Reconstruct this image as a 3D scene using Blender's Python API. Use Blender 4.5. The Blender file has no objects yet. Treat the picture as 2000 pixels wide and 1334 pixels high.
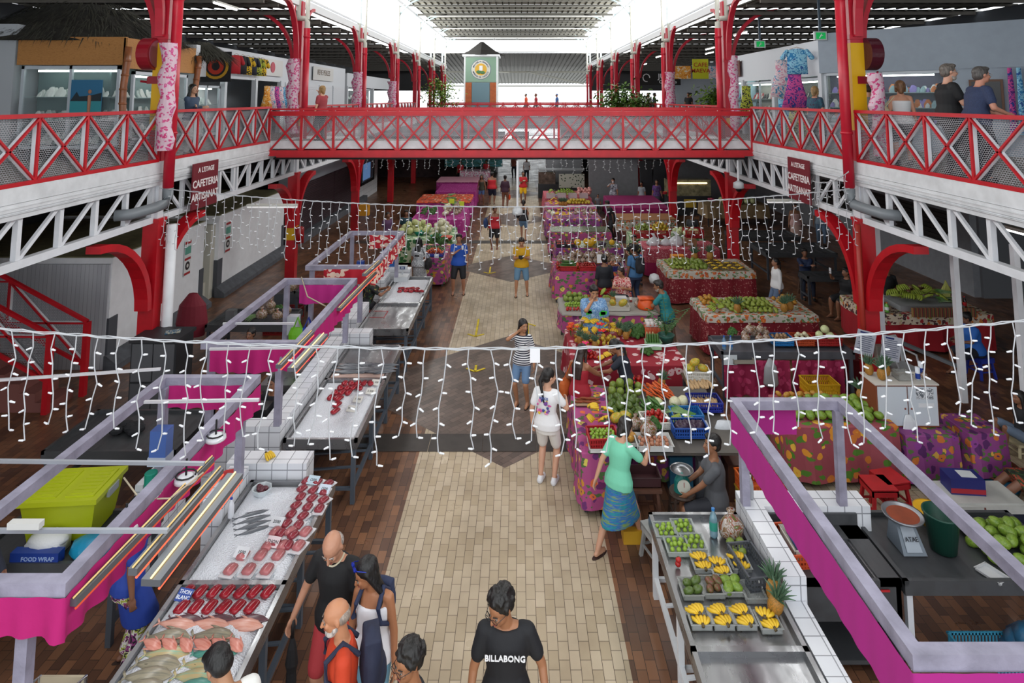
import bpy, math, random
from mathutils import Vector, Matrix, noise
R_ = random.Random(7)
D = bpy.data; COL = bpy.context.scene.collection
PI = math.pi
# ---------- camera model ----------
F = 1200.; PX = 1012.; PY = 73.; TT = math.atan(.1); HC = 5.8
cT, sT = math.cos(TT), math.sin(TT)
def ray(px, py):
    a = (px-PX)/F; b = (PY-py)/F
    return a, cT-b*sT, sT+b*cT
def at(px, py, z=0.):
    r = ray(px, py); k = (z-HC)/r[2]; return Vector((r[0]*k, r[1]*k, z))
def atX(px, py, X):
    r = ray(px, py); k = X/r[0]; return Vector((X, r[1]*k, HC+r[2]*k))
def atY(px, py, Y):
    r = ray(px, py); k = Y/r[1]; return Vector((r[0]*k, Y, HC+r[2]*k))
# ---------- materials ----------
MC = {}
def lin(h):
    if not isinstance(h, str): return tuple(h)[:3]+(1,)
    v = [int(h[i:i+2], 16)/255 for i in (0, 2, 4)]
    return tuple((c/12.92 if c <= .04045 else ((c+.055)/1.055)**2.4) for c in v)+(1,)
def newmat(name):
    m = D.materials.new(name); m.use_nodes = True
    nt = m.node_tree; return m, nt, nt.nodes['Principled BSDF']
def N(nt, t, **kw):
    n = nt.nodes.new(t)
    for k, v in kw.items():
        if k in n.bl_rna.properties: setattr(n, k, v)
    return n
def L(nt, a, b): nt.links.new(a, b)
def M(col, rough=.6, metal=0., em=0., trans=0., alpha=1., spec=.5, vary=0., bump=0., bs=60.):
    key = (col, rough, metal, em, trans, alpha, spec, vary, bump, bs)
    if key in MC: return MC[key]
    m, nt, b = newmat('m_'+str(col))
    b.inputs['Base Color'].default_value = lin(col)
    b.inputs['Roughness'].default_value = rough
    b.inputs['Metallic'].default_value = metal
    b.inputs['Specular IOR Level'].default_value = spec
    if em: b.inputs['Emission Color'].default_value = lin(col); b.inputs['Emission Strength'].default_value = em
    if trans: b.inputs['Transmission Weight'].default_value = trans
    if alpha < 1: b.inputs['Alpha'].default_value = alpha
    if vary or bump:
        tc = N(nt, 'ShaderNodeTexCoord'); no = N(nt, 'ShaderNodeTexNoise')
        no.inputs['Scale'].default_value = bs if bump else 6; no.inputs['Detail'].default_value = 4
        L(nt, tc.outputs['Object'], no.inputs['Vector'])
        if vary:
            n2 = N(nt, 'ShaderNodeTexNoise'); n2.inputs['Scale'].default_value = 5; n2.inputs['Detail'].default_value = 5
            L(nt, tc.outputs['Object'], n2.inputs['Vector'])
            c = lin(col); mx = ramp(nt, [(.3, tuple(x*(1-vary) for x in c[:3])), (.7, tuple(min(1, x*(1+vary)) for x in c[:3]))])
            L(nt, n2.outputs['Fac'], mx.inputs[0]); L(nt, mx.outputs[0], b.inputs['Base Color'])
        if bump:
            bp = N(nt, 'ShaderNodeBump'); bp.inputs['Strength'].default_value = bump; bp.inputs['Distance'].default_value = .02
            L(nt, no.outputs['Fac'], bp.inputs['Height']); L(nt, bp.outputs[0], b.inputs['Normal'])
    MC[key] = m; return m
def ramp(nt, stops, const=False):
    r = N(nt, 'ShaderNodeValToRGB'); e = r.color_ramp.elements
    if const: r.color_ramp.interpolation = 'CONSTANT'
    while len(e) < len(stops): e.new(.5)
    for i, (p, c) in enumerate(stops): e[i].position = p; e[i].color = lin(c)
    return r
def mixc(nt, fac, a, b):
    m = N(nt, 'ShaderNodeMix', data_type='RGBA')
    for s, v in ((m.inputs[0], fac), (m.inputs[6], a), (m.inputs[7], b)):
        if hasattr(v, 'is_linked') or hasattr(v, 'links'): L(nt, v, s)
        elif s is m.inputs[0]: s.default_value = v
        else: s.default_value = lin(v)
    return m.outputs[2]
def mth(nt, op, a, b=None, c=None):
    m = N(nt, 'ShaderNodeMath', operation=op)
    for i, v in enumerate((a, b, c)):
        if v is None: continue
        if hasattr(v, 'links'): L(nt, v, m.inputs[i])
        else: m.inputs[i].default_value = v
    return m.outputs[0]
def coords(nt, scale=(1, 1, 1), which='Object', rot=(0, 0, 0)):
    tc = N(nt, 'ShaderNodeTexCoord'); mp = N(nt, 'ShaderNodeMapping')
    mp.inputs['Scale'].default_value = scale if hasattr(scale, '__len__') else (scale,)*3
    mp.inputs['Rotation'].default_value = rot
    L(nt, tc.outputs[which], mp.inputs['Vector']); return mp.outputs[0]
def floral(name, base, cols, leaf=None, scale=7., big=.36, rough=.7, edge=None):
    """printed cloth: flowers in a cell pattern, with leaves between"""
    if name in MC: return MC[name]
    m, nt, b = newmat(name); v = coords(nt, 1)
    nz = N(nt, 'ShaderNodeTexNoise'); nz.inputs['Scale'].default_value = scale*1.2; L(nt, v, nz.inputs['Vector'])
    ad = N(nt, 'ShaderNodeVectorMath', operation='MULTIPLY_ADD'); ad.inputs[1].default_value = (.12,)*3
    L(nt, nz.outputs['Color'], ad.inputs[0]); L(nt, v, ad.inputs[2])
    vo = N(nt, 'ShaderNodeTexVoronoi'); vo.inputs['Scale'].default_value = scale; L(nt, ad.outputs[0], vo.inputs['Vector'])
    sep = N(nt, 'ShaderNodeSeparateColor'); L(nt, vo.outputs['Color'], sep.inputs[0])
    n = len(cols); pal = ramp(nt, [(i/n, c) for i, c in enumerate(cols)], True); L(nt, sep.outputs[0], pal.inputs[0])
    col = lin(base)
    if leaf:
        v2 = N(nt, 'ShaderNodeTexVoronoi'); v2.inputs['Scale'].default_value = scale*1.7
        mp = N(nt, 'ShaderNodeMapping'); mp.inputs['Scale'].default_value = (.55, .8, 1.); mp.inputs['Rotation'].default_value = (.6, .4, .8)
        L(nt, ad.outputs[0], mp.inputs['Vector']); L(nt, mp.outputs[0], v2.inputs['Vector'])
        lf = mth(nt, 'LESS_THAN', v2.outputs['Distance'], .38); col = mixc(nt, lf, base, leaf)
    petal = mth(nt, 'LESS_THAN', vo.outputs['Distance'], big)
    col = mixc(nt, petal, col, pal.outputs[0])
    ctr = mth(nt, 'LESS_THAN', vo.outputs['Distance'], big*.3)
    col = mixc(nt, ctr, col, edge or cols[0]); L(nt, col, b.inputs['Base Color'])
    b.inputs['Roughness'].default_value = rough; MC[name] = m; return m
def bricks(name, c1, c2, mort, bw, rh, ms=.004, rough=.35, plane='xy', offset=.5, vary=.1):
    if name in MC: return MC[name]
    m, nt, b = newmat(name); tc = N(nt, 'ShaderNodeTexCoord'); sp = N(nt, 'ShaderNodeSeparateXYZ'); L(nt, tc.outputs['Object'], sp.inputs[0])
    ge = N(nt, 'ShaderNodeNewGeometry'); sn = N(nt, 'ShaderNodeSeparateXYZ'); L(nt, ge.outputs['Normal'], sn.inputs[0])
    nz = mth(nt, 'GREATER_THAN', mth(nt, 'ABSOLUTE', sn.outputs[2]), .6); nx = mth(nt, 'GREATER_THAN', mth(nt, 'ABSOLUTE', sn.outputs[0]), .6)
    def pick(f, a, c): return mth(nt, 'ADD', mth(nt, 'MULTIPLY', f, a), mth(nt, 'MULTIPLY', mth(nt, 'SUBTRACT', 1., f), c))
    cb = N(nt, 'ShaderNodeCombineXYZ'); L(nt, pick(nx, sp.outputs[1], sp.outputs[0]), cb.inputs[0]); L(nt, pick(nz, sp.outputs[1], sp.outputs[2]), cb.inputs[1])
    br = N(nt, 'ShaderNodeTexBrick'); br.offset = offset
    for k, v in (('Scale', 1), ('Brick Width', bw), ('Row Height', rh), ('Mortar Size', ms), ('Bias', 0)): br.inputs[k].default_value = v
    br.inputs['Color1'].default_value = lin(c1); br.inputs['Color2'].default_value = lin(c2); br.inputs['Mortar'].default_value = lin(mort)
    L(nt, cb.outputs[0], br.inputs['Vector']); L(nt, br.outputs['Color'], b.inputs['Base Color']); b.inputs['Roughness'].default_value = rough
    MC[name] = m; return m
def steel(name='steel', col='8f9092', rough=.28, met=.85):
    if name in MC: return MC[name]
    m, nt, b = newmat(name); v = coords(nt, (4, 1.2, 4))
    no = N(nt, 'ShaderNodeTexNoise'); no.inputs['Scale'].default_value = 2.2; no.inputs['Detail'].default_value = 6; L(nt, v, no.inputs['Vector'])
    r = ramp(nt, [(.35, (rough*.8,)*3), (.7, (rough*1.7,)*3)]); L(nt, no.outputs['Fac'], r.inputs[0]); L(nt, r.outputs[0], b.inputs['Roughness'])
    b.inputs['Base Color'].default_value = lin(col); b.inputs['Metallic'].default_value = met
    MC[name] = m; return m
# ---------- mesh builder ----------
def frame(d):
    d = d.normalized(); up = Vector((0, 0, 1)) if abs(d.z) < .95 else Vector((1, 0, 0))
    s = d.cross(up).normalized(); return s, s.cross(d).normalized()
class MB:
    def __init__(s): s.v = []; s.f = []; s.m = []; s.k = 0
    def mat(s, k): s.k = k; return s
    def face(s, ids): s.f.append(ids); s.m.append(s.k)
    def box(s, c, d, rz=0, tilt=None):
        Mx = Matrix.Rotation(rz, 3, 'Z') if tilt is None else tilt
        c = Vector(c); n = len(s.v)
        for x in (-1, 1):
            for y in (-1, 1):
                for z in (-1, 1): s.v.append(c+Mx @ Vector((x*d[0]/2, y*d[1]/2, z*d[2]/2)))
        for q in ((0, 1, 3, 2), (4, 6, 7, 5), (0, 4, 5, 1), (2, 3, 7, 6), (0, 2, 6, 4), (1, 5, 7, 3)): s.face([n+i for i in q])
        return s
    def b2(s, a, b):
        return s.box([(a[i]+b[i])/2 for i in range(3)], [abs(b[i]-a[i]) for i in range(3)])
    def bar(s, p, q, w, h=None):
        p, q = Vector(p), Vector(q); h = h or w; a, b = frame(q-p); n = len(s.v)
        for c in (p, q):
            for x, y in ((-1, -1), (1, -1), (1, 1), (-1, 1)): s.v.append(c+a*(x*w/2)+b*(y*h/2))
        for i in range(4): s.face([n+i, n+(i+1) % 4, n+4+(i+1) % 4, n+4+i])
        s.face([n+3, n+2, n+1, n]); s.face([n+4, n+5, n+6, n+7]); return s
    def path(s, pts, r, n=8, closed=False):
        pts = [Vector(p) for p in pts]; m = len(pts); base = len(s.v)
        for i, p in enumerate(pts):
            d = (pts[min(i+1, m-1)]-pts[max(i-1, 0)]); a, b = frame(d); rr = r[i] if hasattr(r, '__len__') else r
            for k in range(n): t = 2*PI*k/n; s.v.append(p+a*(math.cos(t)*rr)+b*(math.sin(t)*rr))
        for i in range(m-1):
            for k in range(n): s.face([base+i*n+k, base+i*n+(k+1) % n, base+(i+1)*n+(k+1) % n, base+(i+1)*n+k])
        s.face([base+k for k in range(n)][::-1]); s.face([base+(m-1)*n+k for k in range(n)]); return s
    def tube(s, p, q, r, n=12): return s.path([p, q], r, n)
    def lathe(s, prof, c=(0, 0, 0), n=20, sx=1, sy=1, close=True):
        c = Vector(c); base = len(s.v)
        for r, z in prof:
            for k in range(n): t = 2*PI*k/n; s.v.append(c+Vector((math.cos(t)*r*sx, math.sin(t)*r*sy, z)))
        for i in range(len(prof)-1):
            for k in range(n): s.face([base+i*n+k, base+i*n+(k+1) % n, base+(i+1)*n+(k+1) % n, base+(i+1)*n+k])
        if close:
            s.face([base+k for k in range(n)][::-1]); m = len(prof)-1; s.face([base+m*n+k for k in range(n)])
        return s
    def ell(s, c, r, n=12, rot=None):
        c = Vector(c); Mx = rot or Matrix.Identity(3); base = len(s.v); h = max(5, n//2)
        for i in range(h+1):
            ph = -PI/2+PI*max(.02, min(.98, i/h))
            for k in range(n):
                t = 2*PI*k/n; s.v.append(c+Mx @ Vector((math.cos(t)*math.cos(ph)*r[0], math.sin(t)*math.cos(ph)*r[1], math.sin(ph)*r[2])))
        for i in range(h):
            for k in range(n): s.face([base+i*n+k, base+i*n+(k+1) % n, base+(i+1)*n+(k+1) % n, base+(i+1)*n+k])
        s.face([base+k for k in range(n)][::-1]); s.face([base+h*n+k for k in range(n)]); return s
    def cap(s, p, q, r1, r2=None, n=10):
        """tapered capsule"""
        p, q = Vector(p), Vector(q); r2 = r1 if r2 is None else r2; d = q-p
        l = d.length
        if l < 1e-4: return s.ell(p, (r1,)*3, n)
        d.normalize(); pts = [p-d*r1*.95, p-d*r1*.6, p, q, q+d*r2*.6, q+d*r2*.95]
        return s.path(pts, [r1*.25, r1*.8, r1, r2, r2*.8, r2*.25], n)
    def loft(s, rings, n=14):
        """rings of (centre, half-width vector, half-depth vector)"""
        base = len(s.v)
        for c, a, b in rings:
            for k in range(n): t = 2*PI*k/n; s.v.append(Vector(c)+Vector(a)*math.cos(t)+Vector(b)*math.sin(t))
        for i in range(len(rings)-1):
            for k in range(n): s.face([base+i*n+k, base+i*n+(k+1) % n, base+(i+1)*n+(k+1) % n, base+(i+1)*n+k])
        s.face([base+k for k in range(n)][::-1]); m = len(rings)-1; s.face([base+m*n+k for k in range(n)]); return s
    def prism(s, pts, z0, z1):
        n = len(s.v); m = len(pts)
        for z in (z0, z1):
            for p in pts: s.v.append(Vector((p[0], p[1], z)))
        for i in range(m): s.face([n+i, n+(i+1) % m, n+m+(i+1) % m, n+m+i])
        s.face([n+i for i in range(m)][::-1]); s.face([n+m+i for i in range(m)]); return s
    def poly(s, pts):
        n = len(s.v); s.v += [Vector(p) for p in pts]; s.face(list(range(n, n+len(pts)))); return s
    def arch(s, pts, w, side):
        """band of width w (vector side) following the section pairs (outer, inner)"""
        n = len(s.v); side = Vector(side)*w/2
        for o, i in pts:
            for p, sg in ((o, -1), (o, 1), (i, 1), (i, -1)): s.v.append(Vector(p)+side*sg)
        for k in range(len(pts)-1):
            for j in range(4): s.face([n+k*4+j, n+k*4+(j+1) % 4, n+k*4+4+(j+1) % 4, n+k*4+4+j])
        s.face([n, n+3, n+2, n+1]); e = n+(len(pts)-1)*4; s.face([e, e+1, e+2, e+3]); return s
    def build(s, name, mats, parent=None, loc=None, rz=0, smooth=False):
        me = D.meshes.new(name); me.from_pydata(s.v, [], s.f)
        for m in (mats if isinstance(mats, (list, tuple)) else [mats]): me.materials.append(m)
        if any(s.m): me.polygons.foreach_set('material_index', s.m)
        if smooth: me.polygons.foreach_set('use_smooth', [True]*len(s.f))
        me.update(); o = D.objects.new(name, me); COL.objects.link(o)
        if parent: o.parent = parent
        if loc is not None: o.location = loc
        if rz: o.rotation_euler.z = rz
        return o
class Each:
    """every shape added becomes a mesh object of its own under the root"""
    def __init__(s, name, mats, root): s.a = (name, mats, root)
    def __getattr__(s, fn):
        def go(*a, **k): return getattr(MB(), fn)(*a, **k).build(*s.a)
        return go
def tag(o, label=None, cat=None, group=None, kind=None):
    if label: o['label'] = label
    if cat: o['category'] = cat
    if group: o['group'] = group
    if kind: o['kind'] = kind
    return o
def thing(name, label, cat, loc=(0, 0, 0), rz=0, group=None):
    o = D.objects.new(name, None); COL.objects.link(o); o.location = loc; o.rotation_euler.z = rz
    o.empty_display_size = .1
    return tag(o, label, cat, group)
def kids(o): return [c for c in CH.get(o.name, [])]
CH = {}
def reg(root):
    """remember the child tree of a prototype so that it can be copied"""
    def walk(o):
        CH[o.name] = list(o.children)
        for c in o.children: walk(c)
    walk(root); return root
def dup(o, loc=None, rz=None, label=None, group=None, parent=None, rot=None, sc=None, cat=None):
    c = o.copy(); COL.objects.link(c)
    if parent: c.parent = parent
    if loc is not None: c.location = loc
    if rot is not None: c.rotation_euler = rot
    elif rz is not None: c.rotation_euler.z = rz
    if sc: c.scale = (sc,)*3
    if label: c['label'] = label
    if group: c['group'] = group
    if cat: c['category'] = cat
    for ch in kids(o): dup(ch, parent=c)
    return c
USED = set()
def place(o, *a, **k):
    """first placement moves the prototype itself, later ones copy it"""
    if o.name in USED: return dup(o, *a, **k)
    USED.add(o.name); loc = a[0] if a else k.get('loc'); rz = a[1] if len(a) > 1 else k.get('rz')
    # keep the copy source pristine: copy first, then delete nothing, simply move
    if loc is not None: o.location = loc
    if k.get('rot') is not None: o.rotation_euler = k['rot']
    elif rz is not None: o.rotation_euler.z = rz
    if k.get('sc'): o.scale = (k['sc'],)*3
    lb = a[2] if len(a) > 2 else k.get('label'); g = a[3] if len(a) > 3 else k.get('group')
    if lb: o['label'] = lb
    if g: o['group'] = g
    if k.get('cat'): o['category'] = k['cat']
    return o
def struct(o): o['kind'] = 'structure'; return o
def text(s, size, m, parent, loc, rot, name='lettering', ext=.003, align='CENTER', sp=1., font_w=1.):
    cu = D.curves.new('txt', 'FONT'); cu.body = s; cu.size = size; cu.extrude = ext; cu.align_x = align; cu.align_y = 'CENTER'
    cu.space_character = sp; cu.resolution_u = 2; cu.offset = size*.012*font_w
    t = D.objects.new('txt', cu); COL.objects.link(t)
    me = D.meshes.new_from_object(t); me.materials.clear(); me.materials.append(m); D.objects.remove(t)
    o = D.objects.new(name, me); COL.objects.link(o); o.parent = parent; o.location = loc; o.rotation_euler = rot; return o
RED = M('b50f1e', .38, vary=.12); REDU = M('b81a30', .38, vary=.08); WHITE = M('d9dbe0', .5, vary=.06); YEL = M('d8a800', .45); LILAC = M('8f8c9e', .6, vary=.25, bump=.2, bs=30)
GREY = M('6b6e74', .5); DGREY = M('3a3c42', .5); BLK = M('121214', .6); PWHITE = M('e4e6ea', .55, vary=.04); STEEL = steel(); STEELD = steel('steel_dark', '4c4e51', .4, .35)
MAGENTA = M('c4127c', .75, bump=.3, bs=8); CREAM = M('dcd6c4', .6)
MB0 = MB
# ---------- camera, world, light ----------
sc = bpy.context.scene
cam = D.cameras.new('camera'); co = D.objects.new('camera', cam); COL.objects.link(co); sc.camera = co
cam.sensor_width = 36; cam.lens = F*36/2000; cam.shift_x = -(PX-1000)/2000; cam.shift_y = -(667-PY)/2000
co.location = (0, 0, HC); co.rotation_euler = (PI/2+TT, 0, 0); cam.clip_end = 400
sc.view_settings.view_transform = 'Standard'; sc.view_settings.look = 'None'; sc.view_settings.gamma = 1; sc.view_settings.use_curve_mapping = False
sc.view_settings.exposure = 0.62
w = D.worlds.new('world'); sc.world = w; w.use_nodes = True; bg = w.node_tree.nodes['Background']
bg.inputs[0].default_value = (.93, .97, 1, 1); bg.inputs[1].default_value = 1.5
def area(name, loc, rot, sx, sy, power, col=(1, 1, 1)):
    l = D.lights.new(name, 'AREA'); l.shape = 'RECTANGLE'; l.size = sx; l.size_y = sy; l.energy = power; l.color = col
    o = D.objects.new(name, l); COL.objects.link(o); o.location = loc; o.rotation_euler = rot; return o
# ================= SETTING =================
XL, XR = -7.1, 6.7           # railing / truss planes of the two galleries
YC = [4.85+7.65*i for i in range(8)]   # column rows
ZM = 4.5                     # gallery floor
XW = -.22
def floor_material():
    m, nt, b = newmat('tile_floor'); g = N(nt, 'ShaderNodeTexCoord'); sp = N(nt, 'ShaderNodeSeparateXYZ'); L(nt, g.outputs['Object'], sp.inputs[0])
    X, Y = sp.outputs[0], sp.outputs[1]
    def br(c1, c2, mo, sx=1, rot=False):
        cb = N(nt, 'ShaderNodeCombineXYZ')
        if rot:
            a = mth(nt, 'ADD', X, Y); c = mth(nt, 'SUBTRACT', Y, X)
            L(nt, mth(nt, 'MULTIPLY', a, .7071), cb.inputs[0]); L(nt, mth(nt, 'MULTIPLY', c, .7071), cb.inputs[1])
        else: L(nt, Y, cb.inputs[0]); L(nt, mth(nt, 'ADD', X, 20.0), cb.inputs[1])
        t = N(nt, 'ShaderNodeTexBrick'); t.offset = .5
        for k, v in (('Scale', 1), ('Brick Width', .222), ('Row Height', .111), ('Mortar Size', .0032), ('Bias', 0.), ('Mortar Smooth', .3)): t.inputs[k].default_value = v
        t.inputs['Color1'].default_value = lin(c1); t.inputs['Color2'].default_value = lin(c2); t.inputs['Mortar'].default_value = lin(mo)
        L(nt, cb.outputs[0], t.inputs['Vector']); return t
    tb = br('8f6448', '5a4034', '2f2622'); tg = br('cbbba3', 'b3a288', '4a3a30'); td = br('7d6c63', '5d514b', '2a2624', rot=True)
    mask = mth(nt, 'LESS_THAN', mth(nt, 'ABSOLUTE', mth(nt, 'SUBTRACT', X, -.24)), 1.387)
    col = mixc(nt, mask, tb.outputs[0], tg.outputs[0])
    # pale stripes crossing the side aisles
    st = mth(nt, 'MULTIPLY', mth(nt, 'LESS_THAN', mth(nt, 'ABSOLUTE', mth(nt, 'SUBTRACT', Y, 10.2)), .95), mth(nt, 'GREATER_THAN', X, 3.4))
    col = mixc(nt, st, col, tg.outputs[0])
    for yc, hl, hw in ((13.05, 2.72, 3.3), (21.9, 1.68, 2.05), (30.5, 1.7, 2.05), (38.5, 1.7, 2.05)):
        a = mth(nt, 'DIVIDE', mth(nt, 'ABSOLUTE', mth(nt, 'SUBTRACT', X, -.21)), hw); c = mth(nt, 'DIVIDE', mth(nt, 'ABSOLUTE', mth(nt, 'SUBTRACT', Y, yc)), hl)
        d = mth(nt, 'LESS_THAN', mth(nt, 'ADD', a, c), 1.); col = mixc(nt, d, col, td.outputs[0])
    n = N(nt, 'ShaderNodeTexNoise'); n.inputs['Scale'].default_value = 1.3; n.inputs['Detail'].default_value = 8; L(nt, g.outputs['Object'], n.inputs['Vector'])
    r = ramp(nt, [(.3, (.72, .7, .68)), (.65, (1., 1., 1.))]); L(nt, n.outputs['Fac'], r.inputs[0])
    mu = N(nt, 'ShaderNodeMix', data_type='RGBA', blend_type='MULTIPLY'); mu.inputs[0].default_value = 1; L(nt, col, mu.inputs[6]); L(nt, r.outputs[0], mu.inputs[7])
    L(nt, mu.outputs[2], b.inputs['Base Color'])
    rr = ramp(nt, [(.3, (.42,)*3), (.7, (.26,)*3)]); L(nt, n.outputs['Fac'], rr.inputs[0]); L(nt, rr.outputs[0], b.inputs['Roughness'])
    bp = N(nt, 'ShaderNodeBump'); bp.inputs['Strength'].default_value = .25; bp.inputs['Distance'].default_value = .004; bp.invert = True
    L(nt, tb.outputs['Fac'], bp.inputs['Height']); L(nt, bp.outputs[0], b.inputs['Normal']); return m
fl = MB().box((0, 36, -.05), (34, 84, .1)); struct(fl.build('floor', floor_material()))
for i, (ya, yb) in enumerate(((10.78, 11.31), (25.45, 25.95))):
    t = MB(); x = -6.9
    while x < 6.7: t.box((x+.45, (ya+yb)/2, .004), (.89, yb-ya, .008)); x += .9
    struct(t.build('trim_%d' % (1+i), M('3c3734', .5, vary=.2)))
# floor arrows taped in yellow
TAPE = M('c9b018', .6, vary=.3)
def arrow(x, y, ln, up, lb):
    s = 1 if up else -1; a = MB()
    a.box((0, 0, .006), (.05, ln, .004)); a.bar((0, s*ln/2, .006), (-.2, s*(ln/2-.16), .006), .05, .004); a.bar((0, s*ln/2, .006), (.2, s*(ln/2-.16), .006), .05, .004)
    tag(a.build('floor_arrow', TAPE, loc=(x, y, .002)), lb, 'floor marking')
p = at(932, 640); arrow(p.x, p.y, 1.2, False, 'long worn yellow tape arrow on the pale tiles, pointing toward the camera')
p = at(929, 720); arrow(p.x, p.y, .32, False, 'short yellow tape arrow on the nearer grey diamond')
p = at(957, 528); arrow(p.x, p.y, .8, False, 'yellow tape arrow on the farther grey diamond')
p = at(1031, 648); arrow(p.x, p.y, 1.1, True, 'yellow tape arrow beside the woman in a striped top')
# ---- galleries ----
CONC = M('cfd1d4', .7, vary=.1, bump=.15, bs=20); SLAB = M('8d8a84', .8, vary=.2)
for side, x in (('left', XL), ('right', XR)):
    s = -1 if x < 0 else 1
    g = MB(); g.b2((x+s*.12, -2, 4.1), (s*15.2, 62, 4.5)); struct(g.build('ceiling_gallery_'+side, SLAB))
    g = MB(); g.b2((x-s*.02, -2, 4.33), (x+s*.12, 62, 4.57)); g.b2((x-s*.04, -2, 4.22), (x+s*.12, 62, 4.325)); g.b2((x-s*.01, -2, 4.1), (x+s*.12, 62, 4.22))
    g.b2((x-s*.055, -2, 4.27), (x-s*.04, 62, 4.285)); g.b2((x-s*.05, -2, 4.18), (x-s*.01, 62, 4.19))
    struct(g.build('trim_gallery_edge_'+side, CONC))
def mesh_mat():
    m, nt, b = newmat('expanded_metal'); v = coords(nt, 1)
    sp = N(nt, 'ShaderNodeSeparateXYZ'); L(nt, v, sp.inputs[0]); h = mth(nt, 'ADD', sp.outputs[0], sp.outputs[1])
    a = mth(nt, 'MULTIPLY', h, 21.); c = mth(nt, 'MULTIPLY', sp.outputs[2], 34.)
    row = mth(nt, 'FLOOR', c); a = mth(nt, 'ADD', a, mth(nt, 'MULTIPLY', mth(nt, 'MODULO', row, 2.), .5))
    fa = mth(nt, 'SUBTRACT', mth(nt, 'FRACT', a), .5); fc = mth(nt, 'SUBTRACT', mth(nt, 'FRACT', c), .5)
    d = mth(nt, 'ADD', mth(nt, 'MULTIPLY', fa, fa), mth(nt, 'MULTIPLY', mth(nt, 'MULTIPLY', fc, fc), 1.2))
    al = mth(nt, 'GREATER_THAN', d, .19); L(nt, al, b.inputs['Alpha'])
    b.inputs['Base Color'].default_value = lin('9b9da2'); b.inputs['Roughness'].default_value = .45; b.inputs['Metallic'].default_value = .3; return m
MESH = mesh_mat()
def railing(P, Q, n, name, label, group=None, z0=4.57, z1=5.55, white=True, cat='railing', nz=(1, 0, 0)):
    """a red railing of n crossed panels between P and Q (sloping allowed); nz points at the nave"""
    P, Q = Vector(P), Vector(Q); nzv = Vector(nz); root = thing(name, label, cat, P, 0, group); d = Q-P
    r = Each('handrail', RED, root); H = z1-z0; up = Vector((0, 0, 1)); O = Vector((0, 0, 0))
    r.bar(O+up*H, d+up*H, .07, .06); r.bar(O+up*.02, d+up*.02, .05, .06)
    pr = Each('post', RED, root); pw = Each('white_post_back', WHITE, root)
    for i in range(n+1):
        a = d*(i/n); pr.bar(a-up*.06, a+up*H, .045, .03)
        if white: pw.bar(a-nzv*.045, a-nzv*.045+up*H, .05, .06)
        if i < n:
            b = d*((i+1)/n); e = (b-a).normalized()*.02
            xr = MB(); xw = MB()
            for u, v in ((a+up*.04+e, b+up*(H-.04)-e), (a+up*(H-.04)+e, b+up*.04-e)):
                xr.bar(u+nzv*.012, v+nzv*.012, .03, .03)
                if white: xw.bar(u-nzv*.03, v-nzv*.03, .035, .05)
            xr.build('cross_brace', RED, root)
            if white: xw.build('white_brace_back', WHITE, root)
    ms = MB(); o = -nzv*.085; ms.poly([o+up*.02, d+o+up*.02, d+o+up*(H-.02), o+up*(H-.02)]); ms.build('mesh_panel', MESH, root); return root
def seg(y0, y1): return max(1, round((y1-y0)/.98))
for x, side, s in ((XL, 'left', 1), (XR, 'right', -1)):
    pts = [(2.2, 4.7, 'behind the viewer side'), (5.05, 12.3, 'in front of the first yellow banded pillar'), (12.75, 17.75, 'between the first pillar and the footbridge'), (20.5, 27.55, 'just beyond the footbridge'), (28.1, 35.2, 'third bay beyond the footbridge'), (35.7, 42.9, 'fourth bay beyond the footbridge')]
    for y0, y1, w_ in pts[1:]:
        railing((x, y0, 4.57), (x, y1, 4.57), seg(y0, y1), 'gallery_railing', 'red crossed mesh railing, %s gallery, %s' % (side, w_), group='red and white railings along the two galleries', nz=(s, 0, 0))
# ---- trusses under the galleries ----
def truss(x, y0, y1, side, where, s):
    r = thing('white_truss', 'white lattice truss under the %s gallery, %s' % (side, where), 'truss', (x-s*.12, y0, 3.37), 0, 'white lattice trusses under the galleries')
    ln = y1-y0; c = MB(); c.bar((0, 0, .06), (0, ln, .06), .12, .12); c.build('bottom_chord', WHITE, r); c = MB(); c.bar((0, 0, .76), (0, ln, .76), .1, .05); c.build('top_chord', WHITE, r)
    n = max(2, round(ln/.78)); st = ln/n; v = Each('vertical_strut', WHITE, r); dg = Each('diagonal_strut', WHITE, r); mid = (y0+y1)/2
    for i in range(n+1):
        if i in (0, n): v.bar((0, i*st, .1), (0, i*st, .76), .13, .1)
        elif i == n//2: v.bar((0, i*st-.09, .1), (0, i*st-.09, .76), .08, .08); v.bar((0, i*st+.09, .1), (0, i*st+.09, .76), .08, .08)
        else: v.bar((0, i*st, .1), (0, i*st, .76), .08, .08)
        if i < n:
            a, b = i*st+.05, (i+1)*st-.05
            if i < n//2: dg.bar((0, a, .74), (0, b, .12), .05, .06)
            else: dg.bar((0, a, .12), (0, b, .74), .05, .06)
    return r
for x, side, s in ((XL, 'left', 1), (XR, 'right', -1)):
    for i, w_ in enumerate(('nearest the viewer', 'reaching from the first pillar to under the footbridge', 'second bay past the first pillar', 'far bay at the back')):
        truss(x, YC[i]+.14, YC[i+1]-.14, side, w_, s)
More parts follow.
